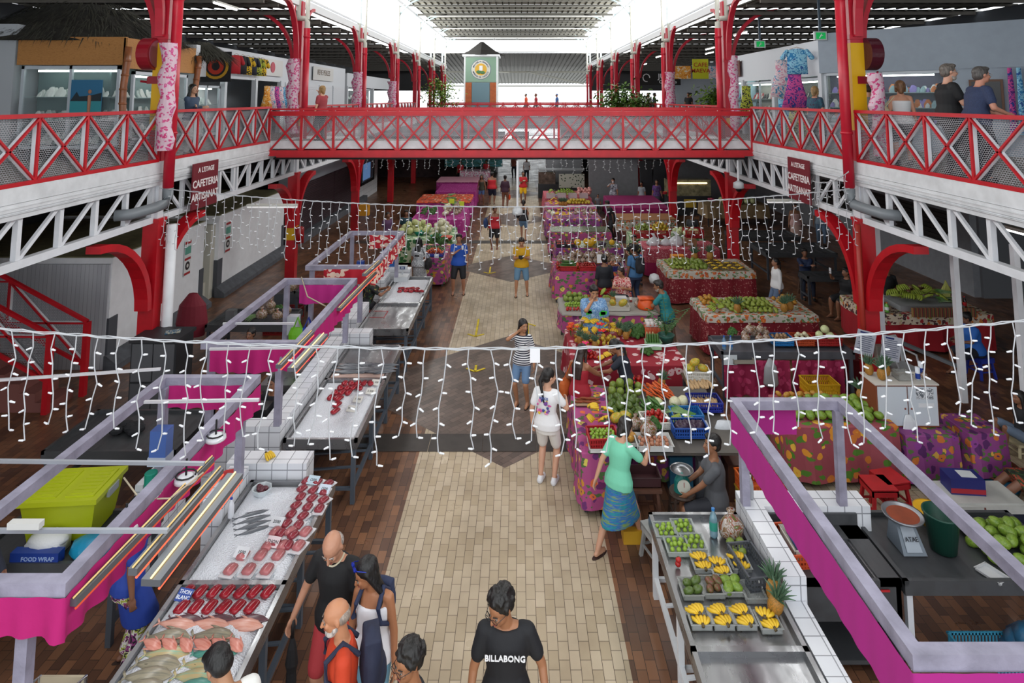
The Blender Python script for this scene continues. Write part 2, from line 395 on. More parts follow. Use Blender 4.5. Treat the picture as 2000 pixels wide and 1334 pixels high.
# ---- columns ----
def qarch(y0, z0, y1, z1, th, n=10):
    """quarter ellipse band in a plane: starts vertical at (y0,z0), ends horizontal at (y1,z1)"""
    out = []
    for i in range(n+1):
        t = PI/2*i/n; c, s_ = math.cos(t), math.sin(t)
        out.append(((y1+(y0-y1)*c, z0+(z1-z0)*s_), (y1+(y0-y1+math.copysign(th, y1-y0))*c, z0+(z1-z0-th)*s_)))
    return out
def column(x, y, side, s, i):
    w_ = ['nearest row beside the viewer', 'first in view, with a tall yellow band', 'second in view, just past the footbridge', 'third from the viewer', 'fourth from the viewer', 'fifth from the viewer', 'sixth from the viewer', 'last visible at the back'][i]
    r = thing('market_column', 'red steel pillar of the %s row, %s' % (side, w_), 'column', (x, y, 0), 0, 'red pillars of the two rows')
    b = MB(); b.box((-s*.0, 0, 1.72), (.3, .26, 3.4)); b.box((0, 0, 3.42), (.34, .3, .06)); b.build('lower_shaft', RED, r)
    b = MB(); b.box((0, 0, 3.9), (.22, .2, .92)); b.build('neck', WHITE, r)
    b = MB(); b.box((0, 0, 6.7), (.26, .24, 4.6)); b.box((0, 0, 7.05), (.3, .28, .1)); b.build('upper_shaft', REDU, r)
    if i < 3:
        b = MB(); b.box((0, -.005, 6.05 if i < 2 else 5.05), (.275, .255, 1.75 if i < 2 else .25)); b.build('yellow_band', YEL, r)
    if i == 2 or i == 1:
        if not (s == -1 and i == 1):
            b = MB(); b.box((0, -.005, 1.55), (.31, .27, .42)); b.build('low_yellow_band', YEL, r) if i == 2 and s == 1 else None
    for d in (-1, 1):
        a = MB(); pts = [((0, p[0], p[1]), (0, q[0], q[1])) for p, q in qarch(d*.15, 1.75, d*1.75, 3.3, .13)]; a.arch(pts, .26, (1, 0, 0)); a.build('lower_arch', RED, r)
        a = MB(); pts = [((0, p[0], p[1]), (0, q[0], q[1])) for p, q in qarch(d*.13, 7.05, d*1.3, 8.95, .1)]; a.arch(pts, .16, (1, 0, 0)); a.build('upper_arch', REDU, r)
    a = MB(); pts = [((p[0], 0, p[1]), (q[0], 0, q[1])) for p, q in qarch(-s*.13, 7.0, -s*1.7, 8.75, .1)]; a.arch(pts, .16, (0, 1, 0)); a.build('outer_arch', REDU, r)
    p = MB(); px = s*.3; p.path([(px, -.12, 4.05), (px, -.12, 8.1)], .1, 14)
    for z in (5.1, 7.8): p.path([(px, -.12, z), (px, -.12, z+.05)], .115, 14)
    p.build('rain_pipe', REDU, r, smooth=True)
    p = Each('grey_pipe', M('b9b8ae', .5), r); p.path([(px, -.12, 8.1), (px, -.12, 8.3), (px-s*.05, -.12, 8.42), (px-s*.3, -.12, 8.44), (px-s*.55, -.12, 8.44)], .09, 12); p.path([(px, -.12, 8.4), (px, -.12, 11.2)], .07, 12); p.path([(px-s*.3, -.12, 8.44), (px-s*.3, -.12, 9.2)], .08, 12)
    p = MB(); p.path([(px, -.12, 4.05), (px, -.12, 3.86), (px-s*.03, -.2, 3.74), (px-s*.05, -.5, 3.72), (px-s*.08, -1.15, 3.72), (px-s*.3, -1.25, 3.72)], .1, 12)
    if i < 2: p.build('pipe_elbow', M('73797e', .45), r, smooth=True)
    # light blue roof bracket
    a = MB(); pts = [((p_[0], 0, p_[1]), (q_[0], 0, q_[1])) for p_, q_ in qarch(s*.1, 9.9, s*2.2, 11.75, .08)]; a.arch(pts, .1, (0, 1, 0)); a.bar((0, 0, 9), (0, 0, 11.8), .12, .12); a.bar((0, 0, 10.9), (s*1.4, 0, 11.85), .06, .06); a.build('roof_bracket', M('a9bcc0', .5), r)
    if side == 'right' and i == 1:
        p = MB(); p.path([(-.2, -.16, 3.35), (-.2, -.16, 1.9), (-.2, -.16, .4)], .05, 10); p.build('red_conduit', M('9c2a1e', .5), r, smooth=True)
        p = MB().box((.12, -.2, .95), (.26, .14, .3)); p.build('junction_box', M('8d8c84', .5), r)
    if side == 'left' and i == 1:
        p = MB(); p.path([(.3, .1, 0), (.3, .1, 3.3)], .1, 12); p.build('white_pipe', PWHITE, r, smooth=True)
    return r
for i, y in enumerate(YC):
    column(-7.22, y, 'left', 1, i); column(6.85, y, 'right', -1, i)
# ---- footbridge ----
def bridge(y0, y1, n, lb, big=True):
    r = thing('footbridge', lb, 'footbridge', (XW, y0, 4.1), 0); w2 = 6.9
    d = MB(); d.b2((-w2, .1, .3), (w2, y1-y0-.1, .42)); d.build('deck', SLAB, r)
    f = MB(); f.b2((-w2, .05, .28), (w2, .1, .5)); f.build('white_kick_board', CONC, r)
    for k, yy in enumerate((0, y1-y0)):
        b = MB(); b.box((0, yy, .16), (2*w2, .16, .16)); b.box((0, yy, .07), (2*w2-.5, .12, .06)); b.build('bottom_beam', RED, r)
        b = MB(); b.box((0, yy, 1.4), (2*w2, .05, .05)); b.box((0, yy, 1.28), (2*w2, .1, .13)); b.build('top_beam', RED, r)
        p = Each('post', RED, r)
        for i in range(n+1):
            x = -w2+2*w2*i/n; p.box((x, yy, .8), (.06, .06, 1.2))
            if i < n:
                x1 = -w2+2*w2*(i+1)/n; x_ = MB(); x_.bar((x+.04, yy, .24), (x1-.04, yy, 1.2), .045, .045); x_.bar((x+.04, yy+.01, 1.2), (x1-.04, yy+.01, .24), .045, .045); x_.build('cross_brace', RED, r)
        m = MB(); m.poly([(-w2, yy+.06, .5), (w2, yy+.06, .5), (w2, yy+.06, 1.3), (-w2, yy+.06, 1.3)]); m.build('mesh_panel', MESH, r)
    p = Each('white_post_back', WHITE, r)
    for i in range(0, n+1, 1):
        x = -w2+2*w2*i/n; p.box((x, .06, .95), (.05, .03, .85))
    c = Each('dark_under_bar', BLK, r)  # black bars running across the hall below the deck
    for i in range(4): c.bar((-w2, .4+i*.5, -.02-.01*i), (w2, .4+i*.5, -.02-.01*i), .05, .07)
    return r
bridge(17.75, 20., 15, 'red steel footbridge of crossed panels spanning the hall between the galleries')
bridge(48.5, 51.5, 14, 'distant red footbridge far beyond the lift tower')
# second bridge railing seen behind the first is the far side of the same bridge; a far floor closes the view
# ---- kiosks under the left gallery ----
def plank_mat(c1='c3c5ca', c2='b6b8bf'): return bricks('planks'+c1, c1, c2, '8f9198', .09, 4., .004, .6, 'wall', 0)
PL = plank_mat(); BASE = M('52555b', .7, vary=.25, bump=.3, bs=15); OLIVE = M('6f6a4c', .8, vary=.2)
def kiosk(n, y0, y1, x=-8.9, z=2.33, dark_corner=True, back=-13.5):
    b = MB(); b.b2((back, y0, 0), (x, y1, z-.12)); o = b.build('wall_left_%d' % n, [PWHITE]); struct(o)
    t = MB(); t.b2((back, y0-.03, z-.12), (x+.03, y1+.03, z)); struct(t.build('trim_kiosk_top_%d' % n, PWHITE))
    t = MB(); t.b2((back, y0, z), (x, y1, z+.02)); struct(t.build('ceiling_kiosk_%d' % n, OLIVE))
    t = MB(); t.prism([(y0, 0), (y1, 0)], 0, .01) if False else None
    t = MB(); n_ = len(t.v)
    for yy in (y0-.1, y1):
        for q in ((x, 0), (x+.3, 0), (x+.3, .12), (x+.05, .3), (x, .3)): t.v.append(Vector((q[0], yy, q[1])))
    for k in range(5): t.face([k, (k+1) % 5, 5+(k+1) % 5, 5+k])
    t.face([4, 3, 2, 1, 0]); t.face([5, 6, 7, 8, 9]); struct(t.build('baseboard_left_%d' % n, BASE))
    if dark_corner:
        t = MB(); t.b2((x-.28, y0-.02, .0), (x+.02, y0+.28, 1.05)); t.b2((x-.1, y1-.2, 0), (x+.02, y1+.02, 1.05)); struct(t.build('trim_corner_guard_%d' % n, M('4b4e55', .6)))
kiosk(1, 13.9, 17.9); kiosk(2, 18.75, 23.9)
t = MB(); t.b2((-13.5, 13.85, 0), (-8.93, 13.9, 2.2)); struct(t.build('wall_left_planks', PL))
t = MB(); t.b2((-13.5, 17.9, 0), (-9.6, 18.75, 2.25)); struct(t.build('wall_left_recess', M('a5a294', .7)))
t = MB(); t.b2((-9.6, 18.5, .0), (-9.0, 18.75, 2.1)); t.b2((-9.6, 17.95, 0), (-9.1, 18.7, .5)); struct(t.build('wall_left_niche', M('c6c4b8', .7)))
def louvre(n, y0, y1, x, s, z0=0, z1=2.3, m='43353a', side='left'):
    m1, m2 = M(m, .6), M('2b2226', .7); b = MB(); b.b2((x-s*.25, y0, z0), (x-s*.06, y1, z1+.55)); b.mat(1); z = z0
    while z < z1: b.bar((x-s*.03, y0, z+.03), (x-s*.03, y1, z+.03), .03, .045); z += .075
    struct(b.build('wall_%s_shutter_%d' % (side, n), [m1, M(m, .5)]))
louvre(1, 24.6, 30.5, -8.95, 1); louvre(2, 30.6, 34.0, -8.95, 1)
t = MB(); t.b2((-9.3, 24.3, 2.35), (-8.8, 34.2, 2.95)); t.b2((-12, 24.3, 2.93), (-8.8, 34.2, 2.98)); struct(t.build('trim_shutter_fascia', M('8b9199', .6)))
t = MB(); t.b2((-8.95, 24.3, 0), (-8.65, 36, .3)); struct(t.build('baseboard_left_3', BASE))
t = MB(); t.b2((-12, 34.2, 0), (-8.9, 39.5, 3.3)); struct(t.build('wall_left_shop', bricks('whitetile', 'd9dadd', 'd0d2d6', 'a9abb0', .3, .3, .01, .4, 'wall', 0)))
wn = thing('shop_display_window', 'white framed shop window with a blue screen at the end of the left aisle', 'window', (-8.85, 35, 0))
b = MB(); b.b2((-.04, .1, .9), (.04, 3.3, 1.05)); b.b2((-.04, .1, 2.6), (.04, 3.3, 2.75)); b.b2((-.04, .1, .9), (.04, .25, 2.75)); b.b2((-.04, 3.15, .9), (.04, 3.3, 2.75)); b.build('frame', BLK, wn)
b = MB(); b.b2((-.02, .25, 1.05), (0, 3.15, 2.6)); b.build('pane', M('7f93a5', .2, vary=.3), wn); b = MB(); b.b2((.0, .7, 1.15), (.03, 2.3, 2.05)); b.build('screen', M('54749e', .3, em=.5), wn)
t = MB(); t.b2((-15.2, -4, 0), (-15, 62, 8.62)); struct(t.build('wall_left_outer', M('55585d', .8)))
# ---- right side under gallery ----
RG = M('8e9197', .8, vary=.08)
t = MB(); t.b2((13.4, 18.7, 0), (13.6, 62, 4.1)); struct(t.build('wall_right_back', RG))
t = MB(); t.b2((13.6, 18.6, 0), (18, 18.75, 4.1)); t.b2((15, -4, 0), (15.2, 18.6, 4.1)); struct(t.build('wall_right_side', M('75787e', .8)))
for k, (a, b_) in enumerate(((19.3, 22.2), (22.7, 25.2), (25.7, 27.5))): 
    t = MB(); t.b2((13.36, a, 1.15), (13.4, b_, 2.3))
    for q in range(8): t.b2((13.3, a, 1.18+q*.14), (13.37, b_, 1.24+q*.14))
    struct(t.build('window_%d' % (k+1), M('33302f', .6)))
t = MB(); t.b2((15.0, -4, 4.5), (15.2, 62, 8.62)); struct(t.build('wall_right_outer', M('5a5f66', .8)))
# back kiosks (ground floor, beyond the tables)
BK = M('77797d', .8, vary=.08)
t = MB(); t.b2((3.9, 34.4, 0), (6.6, 34.6, 3.6)); t.b2((8.2, 34.4, 0), (11.2, 34.6, 3.6)); t.b2((1.7, 38.4, 0), (3.9, 38.6, 3.4)); t.b2((6.6, 36, 0), (8.2, 36.1, 3.6)); t.b2((11.2, 35.5, 0), (13.4, 35.6, 3.6)); struct(t.build('wall_back_right', BK))
t = MB(); t.b2((6.7, 34.35, 0), (7.35, 34.45, 2.4)); struct(t.build('door_1', M('26262a', .5))); t = MB(); t.b2((7.45, 34.35, 0), (8.15, 34.45, 2.4)); struct(t.build('door_2', M('2c2d31', .5)))
t = MB(); t.b2((-14, 46.5, 0), (-3.2, 46.7, 3.9)); struct(t.build('wall_back_left', M('3b2a2c', .8, vary=.4)))
t = MB(); t.b2((3.4, 50, 0), (13.4, 50.2, 3.9)); struct(t.build('wall_back_far', M('33343a', .8, vary=.4)))
t = MB(); t.b2((-14, 30, 3.9), (-3.6, 62, 4.1)); t.b2((3.6, 30, 3.9), (14, 62, 4.1)); t.b2((-3.6, 40, 3.9), (3.6, 62, 4.1)); struct(t.build('ceiling_back', M('4a4a4c', .9)))
t = MB(); t.b2((-14, 61.8, 0), (-4.5, 62, 3.9)); t.b2((4.5, 61.8, 0), (14, 62, 3.9)); struct(t.build('wall_far', M('6c6e72', .8)))
t = MB(); t.b2((-15, 61, 6.6), (-7.6, 61.2, 8.7)); t.b2((7.3, 61, 6.6), (15, 61.2, 8.7)); struct(t.build('wall_far_gallery', M('3e3f42', .8)))
# ---- roofs ----
RIB = M('85847c', .7); RIBD = M('55554f', .75); 
def roof(name, x0, x1, y0, y1, z, pitch, rise, ribstep, m, gap=.05):
    b = MB(); y = y0; k = 0
    while y < y1:
        ya, yb = y, min(y+pitch-gap, y1); n = len(b.v)
        b.mat(0)
        for (xx, yy, zz) in ((x0, ya, z), (x1, ya, z), (x1, yb, z+rise), (x0, yb, z+rise)): b.v.append(Vector((xx, yy, zz)))
        b.face([n, n+1, n+2, n+3]); x = x0; b.mat(1)
        while x < x1-.01: b.bar((x, ya, z-.02), (x, yb, z+rise-.02), .07, .05); x += ribstep
        b.mat(2); b.bar((x0, ya+.15, z-.1), (x1, ya+.15, z-.1), .09, .12); b.bar((x0, (ya+yb)/2, z-.08+rise/2), (x1, (ya+yb)/2, z-.08+rise/2), .06, .09)
        y += pitch
    struct(b.build(name, m))
roof('ceiling_nave', -6.9, 6.5, 2, 62, 12.02, 3.825, .0, .42, [M('908e84', .9, vary=.1, spec=0.), M('403e38', .9, spec=0.), M('8b8b85', .6)], .05)
roof('ceiling_left_aisle', -15.2, -7.3, 2, 62, 8.7, 2.55, .03, .38, [M('7b7a73', .9, vary=.15, spec=0.), M('45443f', .9, spec=0.), M('55504a', .7)], .13)
roof('ceiling_right_aisle', 6.95, 15.2, 2, 62, 8.7, 2.55, .03, .38, [M('7b7a73', .9, vary=.15, spec=0.), M('45443f', .9, spec=0.), M('55504a', .7)], .13)
# nave cross beams with white tube below
for i, y in enumerate(YC[1:]):
    b = MB(); b.bar((-7.1, y, 11.72), (6.7, y, 11.72), .1, .14); b.bar((-7.1, y+3.8, 11.8), (6.7, y+3.8, 11.8), .08, .1); b.mat(1); b.bar((-6.2, y-.12, 11.6), (5.9, y-.12, 11.6), .12, .07)
    tag(b.build('roof_beam', [M('5f5e58', .6), M('dfe0dc', .5)]), 'steel cross beam under the nave roof carrying a white conduit', 'beam', 'cross beams of the nave roof')
# lower roof beyond the far end, seen through the end opening
b = MB(); n = 0
b.poly([(-12, 62.5, 10.45), (12, 62.5, 10.45), (12, 96, 8.2), (-12, 96, 8.2)]); b.mat(1)
for k in range(48): x = -12+k*.5; b.bar((x, 62.5, 10.4), (x, 96, 8.15), .1, .08)
b.mat(2); b.bar((-12, 74, 9.0), (12, 74, 9.0), .15, .2); b.bar((-12, 88, 7.6), (12, 88, 7.6), .15, .2); b.bar((1.2, 74, 9), (7, 66, 7.4), .15, .15); b.bar((-5, 74, 9), (-1, 66, 8.6), .12, .12)
struct(b.build('ceiling_far_hall', [M('56554f', .8), M('38382f', .8), M('a9a99f', .6)]))
b = MB(); b.bar((-7.1, 62, 10.5), (6.9, 62, 10.5), .12, .12); b.bar((-7.1, 62, 11.95), (6.9, 62, 11.95), .12, .12)
for k in range(7): x = -7+k*2.3; b.bar((x, 62, 10.5), (x, 62, 12), .05, .05); b.bar((x, 62, 11.9), (x+1.15, 62, 10.6), .03, .03); b.bar((x+1.15, 62, 10.6), (x+2.3, 62, 11.9), .03, .03)
struct(b.build('window_end_gable', M('c9ccce', .5)))
# clerestories: area lamps in place of daylit sheets, with thin louvre lines and mullions
for side, x, s in (('left', -7.28, 1), ('right', 6.88, -1)):
    b = MB(); b.b2((x-.04, 2, 8.85), (x+.1, 62, 9.12)); b.b2((x-.02, 2, 9.2), (x+.06, 62, 9.26)); b.b2((x, 2, 11.62), (x+.08, 62, 11.8)); struct(b.build('trim_clerestory_'+side, M('dfe1e4', .5)))
    b = MB()
    for k in range(1, 9): b.bar((x+s*.06, 2, 9.2+k*.27), (x+s*.06, 62, 9.2+k*.27), .008, .012)
    struct(b.build('window_clerestory_'+side, M('c3c9cc', .5)))
    area('clerestory_'+side, (x-s*.06, 34, 10.5), (0, s*-PI/2, 0), 2.55, 58, 2300, (1, .99, .96))
# ================= PEOPLE =================
def ik(a, t, l1, l2, hint):
    a, t = Vector(a), Vector(t); d = t-a; L_ = d.length
    if L_ > (l1+l2)*.995: t = a+d*((l1+l2)*.995/L_); d = t-a; L_ = d.length
    L_ = max(L_, abs(l1-l2)+.02); dn = d.normalized(); x = (l1*l1-l2*l2+L_*L_)/(2*L_); h = math.sqrt(max(0, l1*l1-x*x))
    hv = Vector(hint); hv = (hv-dn*hv.dot(dn)).normalized(); return a+dn*x+hv*h, t
def remesh(o, v, it=3, f=.5):
    m = o.modifiers.new('surface', 'REMESH'); m.mode = 'VOXEL'; m.voxel_size = v; m.use_smooth_shade = True
    q = o.modifiers.new('smooth', 'SMOOTH'); q.factor = f; q.iterations = it; return o
def hand(b, wr, d, n, s, curl, right):
    d = d.normalized(); n = (n-d*n.dot(d)).normalized(); sd = d.cross(n)
    c = wr+d*.045*s; rot = Matrix((sd, d, n)).transposed(); b.ell(c, (.041*s, .052*s, .017*s), 10, rot)
    for i, (o, l) in enumerate(((-.03, .066), (-.01, .077), (.011, .072), (.03, .056))):
        p = c+d*.042*s+sd*o*s; a = math.radians(curl*(1+.12*i)); q = p+(d*math.cos(a*.5)+n*math.sin(a*.5))*l*.5*s
        e = q+(d*math.cos(a*1.5)+n*math.sin(a*1.5))*l*.5*s; b.cap(p, q, .0095*s, .009*s, 6); b.cap(q, e, .009*s, .0075*s, 6)
    k = -1; p = c-d*.025*s+sd*k*.03*s; q = p+(d*.7+sd*k*.75+n*.3).normalized()*.035*s; e = q+(d*.9+sd*k*.3+n*.45).normalized()*.03*s
    b.cap(p, q, .013*s, .0105*s, 6); b.cap(q, e, .0105*s, .009*s, 6)
HM = {}
def hairmat(c):
    if c in HM: return HM[c]
    m, nt, b = newmat('hair_'+c); v = coords(nt, (60, 60, 12)); no = N(nt, 'ShaderNodeTexNoise'); no.inputs['Scale'].default_value = 1.; L(nt, v, no.inputs['Vector'])
    k = lin(c); r = ramp(nt, [(.35, tuple(x*.6 for x in k[:3])), (.7, tuple(min(1, x*1.5+.004) for x in k[:3]))]); L(nt, no.outputs['Fac'], r.inputs[0]); L(nt, r.outputs[0], b.inputs['Base Color'])
    b.inputs['Roughness'].default_value = .5; bp = N(nt, 'ShaderNodeBump'); bp.inputs['Strength'].default_value = .6; bp.inputs['Distance'].default_value = .01
    L(nt, no.outputs['Fac'], bp.inputs['Height']); L(nt, bp.outputs[0], b.inputs['Normal']); HM[c] = m; return m
def person(lb, x, y, face=180, H=1.7, z=0, g=1.07, skin='b98563', hair=('short', '15110f'), top=('tee', 'ffffff'), bot=('shorts', '222222'), shoe=('shoe', '222222'),
           pose='stand', seat=.45, lh=None, rh=None, head=(0, 0), lean=0, feet=None, fem=False, grp=None, curl=35, beard=None, hem=.5, sleeve=.62, extra=None, side=0, ln=None, rn=None):
    s = H/1.72; near = y < 17; vb = .0085 if y < 7 else .0115 if y < 17 else .018 if y < 26 else .026
    root = thing('person', lb, 'person', (x, y, z), math.radians(face), grp)
    hz = .92*s if pose != 'sit' else seat+.1
    if pose == 'walk': hz -= .03*s
    P = Vector((0, 0, hz)); a = math.radians(lean); dr = Vector((math.sin(math.radians(side)), math.sin(a), math.cos(a))).normalized()
    up = lambda k: P+dr*k*s
    fw = Vector((0, math.cos(a), -math.sin(a))); NB = up(.49); sw = (.155 if fem else .178)*s*(.9+.1*g)
    sk = M(skin, .5, vary=.06); cm = lambda c: c if not isinstance(c, str) else M(c, .75, bump=.12, bs=25)
    b = MB(); t = MB(); q = MB()
    def torso(m, e, lo=-.12, hi=.5):
        W = [(-.16, .12, .08), (-.09, .15, .1), (0, .163, .112), (.15, .128 if fem else .14, .1), (.33, .15 if fem else .165, .112), (.345, .15 if fem else .165, .111), (.385, .148 if fem else .165, .102), (.43, .14 if fem else .162, .088), (.478, .1, .068), (.505, .06, .052)]
        rings = []
        for k, w_, d_ in W:
            if lo-.001 <= k <= hi+.001:
                if e > 0 and k <= 0: w_, d_ = (.19, .135) if e > .012 else (.165, .112)
                gg = g if k < .4 else (1+(g-1)*.4); rings.append((up(k), Vector((1, 0, 0))*(w_*s*gg+e), fw*(d_*s*(gg*1.1-.1)+e)))
        m.loft(rings, 18)
    torso(b, 0)
    # head
    yw, pt = math.radians(head[0]), math.radians(head[1]); R = Matrix.Rotation(yw, 3, 'Z') @ Matrix.Rotation(pt, 3, 'X') @ Matrix.Rotation(-a*.4, 3, 'X')
    s0 = s; s = s*1.07; HCn = NB+dr*.05*s0+R @ Vector((0, .03*s, .125*s)); hp = lambda X, Y, Z, s=s: HCn+R @ Vector((X*s, Y*s, Z*s))
    b.cap(NB-dr*.02, hp(0, -.015, -.06), .056*s*g**.5, .052*s, 12)
    b.ell(hp(0, -.012, .02), (.077*s, .097*s, .087*s), 16, R); b.ell(hp(0, .022, -.045), (.058*s*g**.3, .07*s, .07*s), 14, R); b.ell(hp(0, .07, -.085), (.024*s, .022*s, .02*s), 8, R)
    b.cap(hp(0, .088, .008), hp(0, .108, -.03), .009*s, .0145*s, 8)
    for k in (-1, 1):
        b.ell(hp(k*.079, -.01, -.01), (.012*s, .02*s, .03*s), 8, R); b.ell(hp(k*.033, .07, -.022), (.022*s, .02*s, .022*s), 8, R)
    s = s0
    # arms
    hands = []
    for k, tg, nn in ((-1, lh, ln), (1, rh, rn)):
        sh = NB-dr*.055*s+Vector((k*sw, 0, 0)); tgt = Vector(tg) if tg else Vector((k*.25*s*(.6+.4*g), .05, hz-.13*s))
        el, wr = ik(sh, tgt, .285*s, .245*s, (k*.5, -.8, -.35) if not (tg and tgt.z > sh.z-.1) else (k*.8, .1, -.7))
        b.cap(NB-dr*.03*s+Vector((k*.05, 0, 0)), sh, .05*s, .052*s*g**.5, 10); b.cap(sh, el, .05*s*g**.7, .038*s*g**.5, 10); b.cap(el, wr, .038*s*g**.5, .026*s, 10)
        d = (wr-el).normalized(); n = Vector(nn) if nn else Vector((-k, .25, 0)); hand(b, wr, d, n, s, curl, k > 0); hands.append((wr, d, n, el, sh))
        if top[0] in ('tee', 'dress'): t.cap(sh+(NB-sh)*.3, sh, .058*s*g**.5, .066*s*g**.5, 10); t.cap(sh, sh+(el-sh)*sleeve, .064*s*g**.6, .06*s*g**.6, 10)
        if top[0] == 'long': t.cap(sh+(NB-sh)*.3, sh, .058*s*g**.5, .062*s*g**.5, 10); t.cap(sh, el, .062*s*g**.6, .052*s*g**.5, 10); t.cap(el, el+(wr-el)*.92, .052*s*g**.5, .04*s, 10)
        if top[0] == 'tank': t.cap(NB-dr*.1*s+Vector((k*.08*s, 0, 0)), NB-dr*.015*s+Vector((k*.075*s, 0, 0)), .035*s, .03*s, 8)
    # legs
    if not feet: feet = {'stand': ((-.11, .0), (.11, .02)), 'walk': ((-.09, .3), (.09, -.3)), 'sit': ((-.14, .42), (.14, .44))}[pose]
    L2 = []
    for k, f in zip((-1, 1), feet):
        hp_ = P+Vector((k*.088*s*g**.5, 0, -.04)); an = Vector((f[0]*s, f[1]*s, (f[2] if len(f) > 2 else 0)+.085*s)); kn, an = ik(hp_, an, .43*s, .41*s, (k*.12, 1, .25))
        b.cap(hp_, kn, .082*s*g**.8, .056*s*g**.6, 12); b.cap(kn, kn+(an-kn)*.35, .054*s*g**.6, .055*s*g**.7, 10); b.cap(kn+(an-kn)*.35, an, .053*s*g**.7, .036*s, 10)
        ft = an+Vector((k*.02, 1, 0)).normalized()*.13*s; ft.z = an.z-.058*s; hl = an+Vector((0, -.035*s, -.05*s)); b.cap(an, ft, .036*s, .03*s, 8); b.cap(hl, ft, .033*s, .03*s, 8); L2.append((hp_, kn, an, ft, hl))
        if bot[0] == 'shorts': q.cap(hp_, hp_+(kn-hp_)*(.88 if len(bot) < 3 else bot[2]), .105*s*g**.8, .082*s*g**.7, 12)
        if bot[0] == 'pants': q.cap(hp_, kn, .102*s*g**.8, .072*s*g**.6, 12); q.cap(kn, kn+(an-kn)*.93, .07*s*g**.6, .055*s, 12)
    bo = b.build('body', sk, root); remesh(bo, vb)
    if top[0] != 'none':
        torso(t, .017*s, -.09, .48 if top[0] != 'tank' else .4)
    if bot[0] in ('shorts', 'pants'): torso(q, .01*s, -.16, .06)
    if bot[0] == 'skirt' or top[0] == 'dress':
        m = q if bot[0] == 'skirt' else t; kc = (L2[0][1]+L2[1][1])/2; ac = (L2[0][2]+L2[1][2])/2; spread = abs(L2[0][1].y-L2[1][1].y)/2
        lg = (bot[2] if bot[0] == 'skirt' and len(bot) > 2 else .5); e = kc if lg <= .5 else kc+(ac-kc)*((lg-.5)*2); d0 = (e-P); n_ = 5; rg = []
        for i in range(n_+1):
            f = i/n_; w_ = (.172+.02*f)*s*g; rg.append((P+dr*.03*(1-f)+d0*f, Vector((w_, 0, 0)), Vector((0, (.12+.04*f)*s*g+spread*f, 0)) if pose != 'sit' else Vector((0, .05, .13*s))))
        m.loft(rg, 18)
    tm = cm(top[1]); bm_ = cm(bot[1])
    if top[0] != 'none': o = t.build({'tee': 'shirt', 'tank': 'tank_top', 'long': 'long_sleeved_top', 'dress': 'dress'}[top[0]], tm, root); remesh(o, max(vb, .012), 4)
    if bot[0] in ('shorts', 'pants', 'skirt'): o = q.build({'shorts': 'shorts', 'pants': 'trousers', 'skirt': 'skirt'}[bot[0]], bm_, root); remesh(o, max(vb, .013), 4)
    for hp_, kn, an, ft, hl in L2:
        f = MB()
        if shoe[0] == 'shoe': f.cap(hl+Vector((0, 0, .0)), ft, .05*s, .046*s, 10); f.cap(an+Vector((0, 0, -.01)), hl, .045*s, .04*s, 10); o = f.build('shoe', M(shoe[1], .6), root); remesh(o, max(vb, .012), 2)
        elif shoe[0] == 'flip':
            dd = (ft-hl); f.loft([(hl+Vector((0, 0, zz))+dd*.42, Vector((.045*s, 0, 0)), Vector((dd.x*.8, dd.y*.86, 0))) for zz in (-.047*s, -.03*s)], 16)
            f.path([ft+Vector((-.04*s, -.06*s, -.03*s)), ft+Vector((0, .0, .03*s)), ft+Vector((.04*s, -.06*s, -.03*s))], .007, 6); f.build('sandal', M(shoe[1], .6), root)
    # hair
    s = s*1.07; st = hair[0]; h = MB(); hm = hairmat(hair[1]); er = lambda c, r_: h.ell(hp(*c), tuple(v*s for v in r_), 16, R)
    if st in ('short', 'curly', 'long', 'bun', 'pony', 'bob', 'long_wavy'): er((0, -.028, .036), (.09, .103, .09)); er((0, -.055, -.012), (.086, .066, .075)) 
    if st == 'short': er((0, .03, .09), (.068, .06, .034))
    if st == 'curly':
        rr = random.Random(int(abs(x)*1000))
        for i in range(130):
            t_ = rr.uniform(0, 2*PI); ph = rr.uniform(-.35, 1.4); c = Vector((math.cos(t_)*math.cos(ph)*.084, -.025+math.sin(t_)*math.cos(ph)*.1, .03+math.sin(ph)*.086))
            if c.y > .03 and c.z < .07: continue
            er(tuple(c*1.1), (.0165,)*3)
    if st in ('long', 'long_wavy'):
        h.loft([(hp(0, -.045, .04), R @ Vector((.085*s, 0, 0)), R @ Vector((0, .055*s, 0))), (hp(0, -.06, -.08), R @ Vector((.088*s, 0, 0)), R @ Vector((0, .045*s, 0))), (NB+Vector((0, -.085*s, -.05*s)), Vector((.105*s, 0, 0)), Vector((0, .04*s, 0))), (NB+Vector((0, -.12*s, -.24*s)), Vector((.085*s, 0, 0)), Vector((0, .025*s, 0)))], 12)
        for k in (-1, 1): h.cap(hp(k*.075, .0, .03), NB+Vector((k*.1*s, .02*s, -.02*s)), .024*s, .026*s, 8); h.cap(NB+Vector((k*.1*s, .02*s, -.02*s)), NB+Vector((k*.085*s, .09*s, -.16*s)), .026*s, .018*s, 8)
    if st == 'bob':
        for k in (-1, 1): h.cap(hp(k*.07, -.02, .03), hp(k*.075, -.02, -.085), .03*s, .026*s, 8)
        h.cap(hp(0, -.07, 0), hp(0, -.075, -.1), .06*s, .05*s, 10)
    if st == 'bun': er((0, -.105, .075), (.04, .04, .04))
    if st == 'pony': h.cap(hp(0, -.11, .03), hp(0, -.15, -.06), .035*s, .03*s, 8); h.cap(hp(0, -.15, -.06), NB+Vector((0, -.13*s, -.14*s)), .03*s, .014*s, 8)
    if st == 'fringe': er((0, -.047, -.005), (.086, .07, .058))
    if st == 'cap': er((0, -.024, .03), (.082, .098, .085))
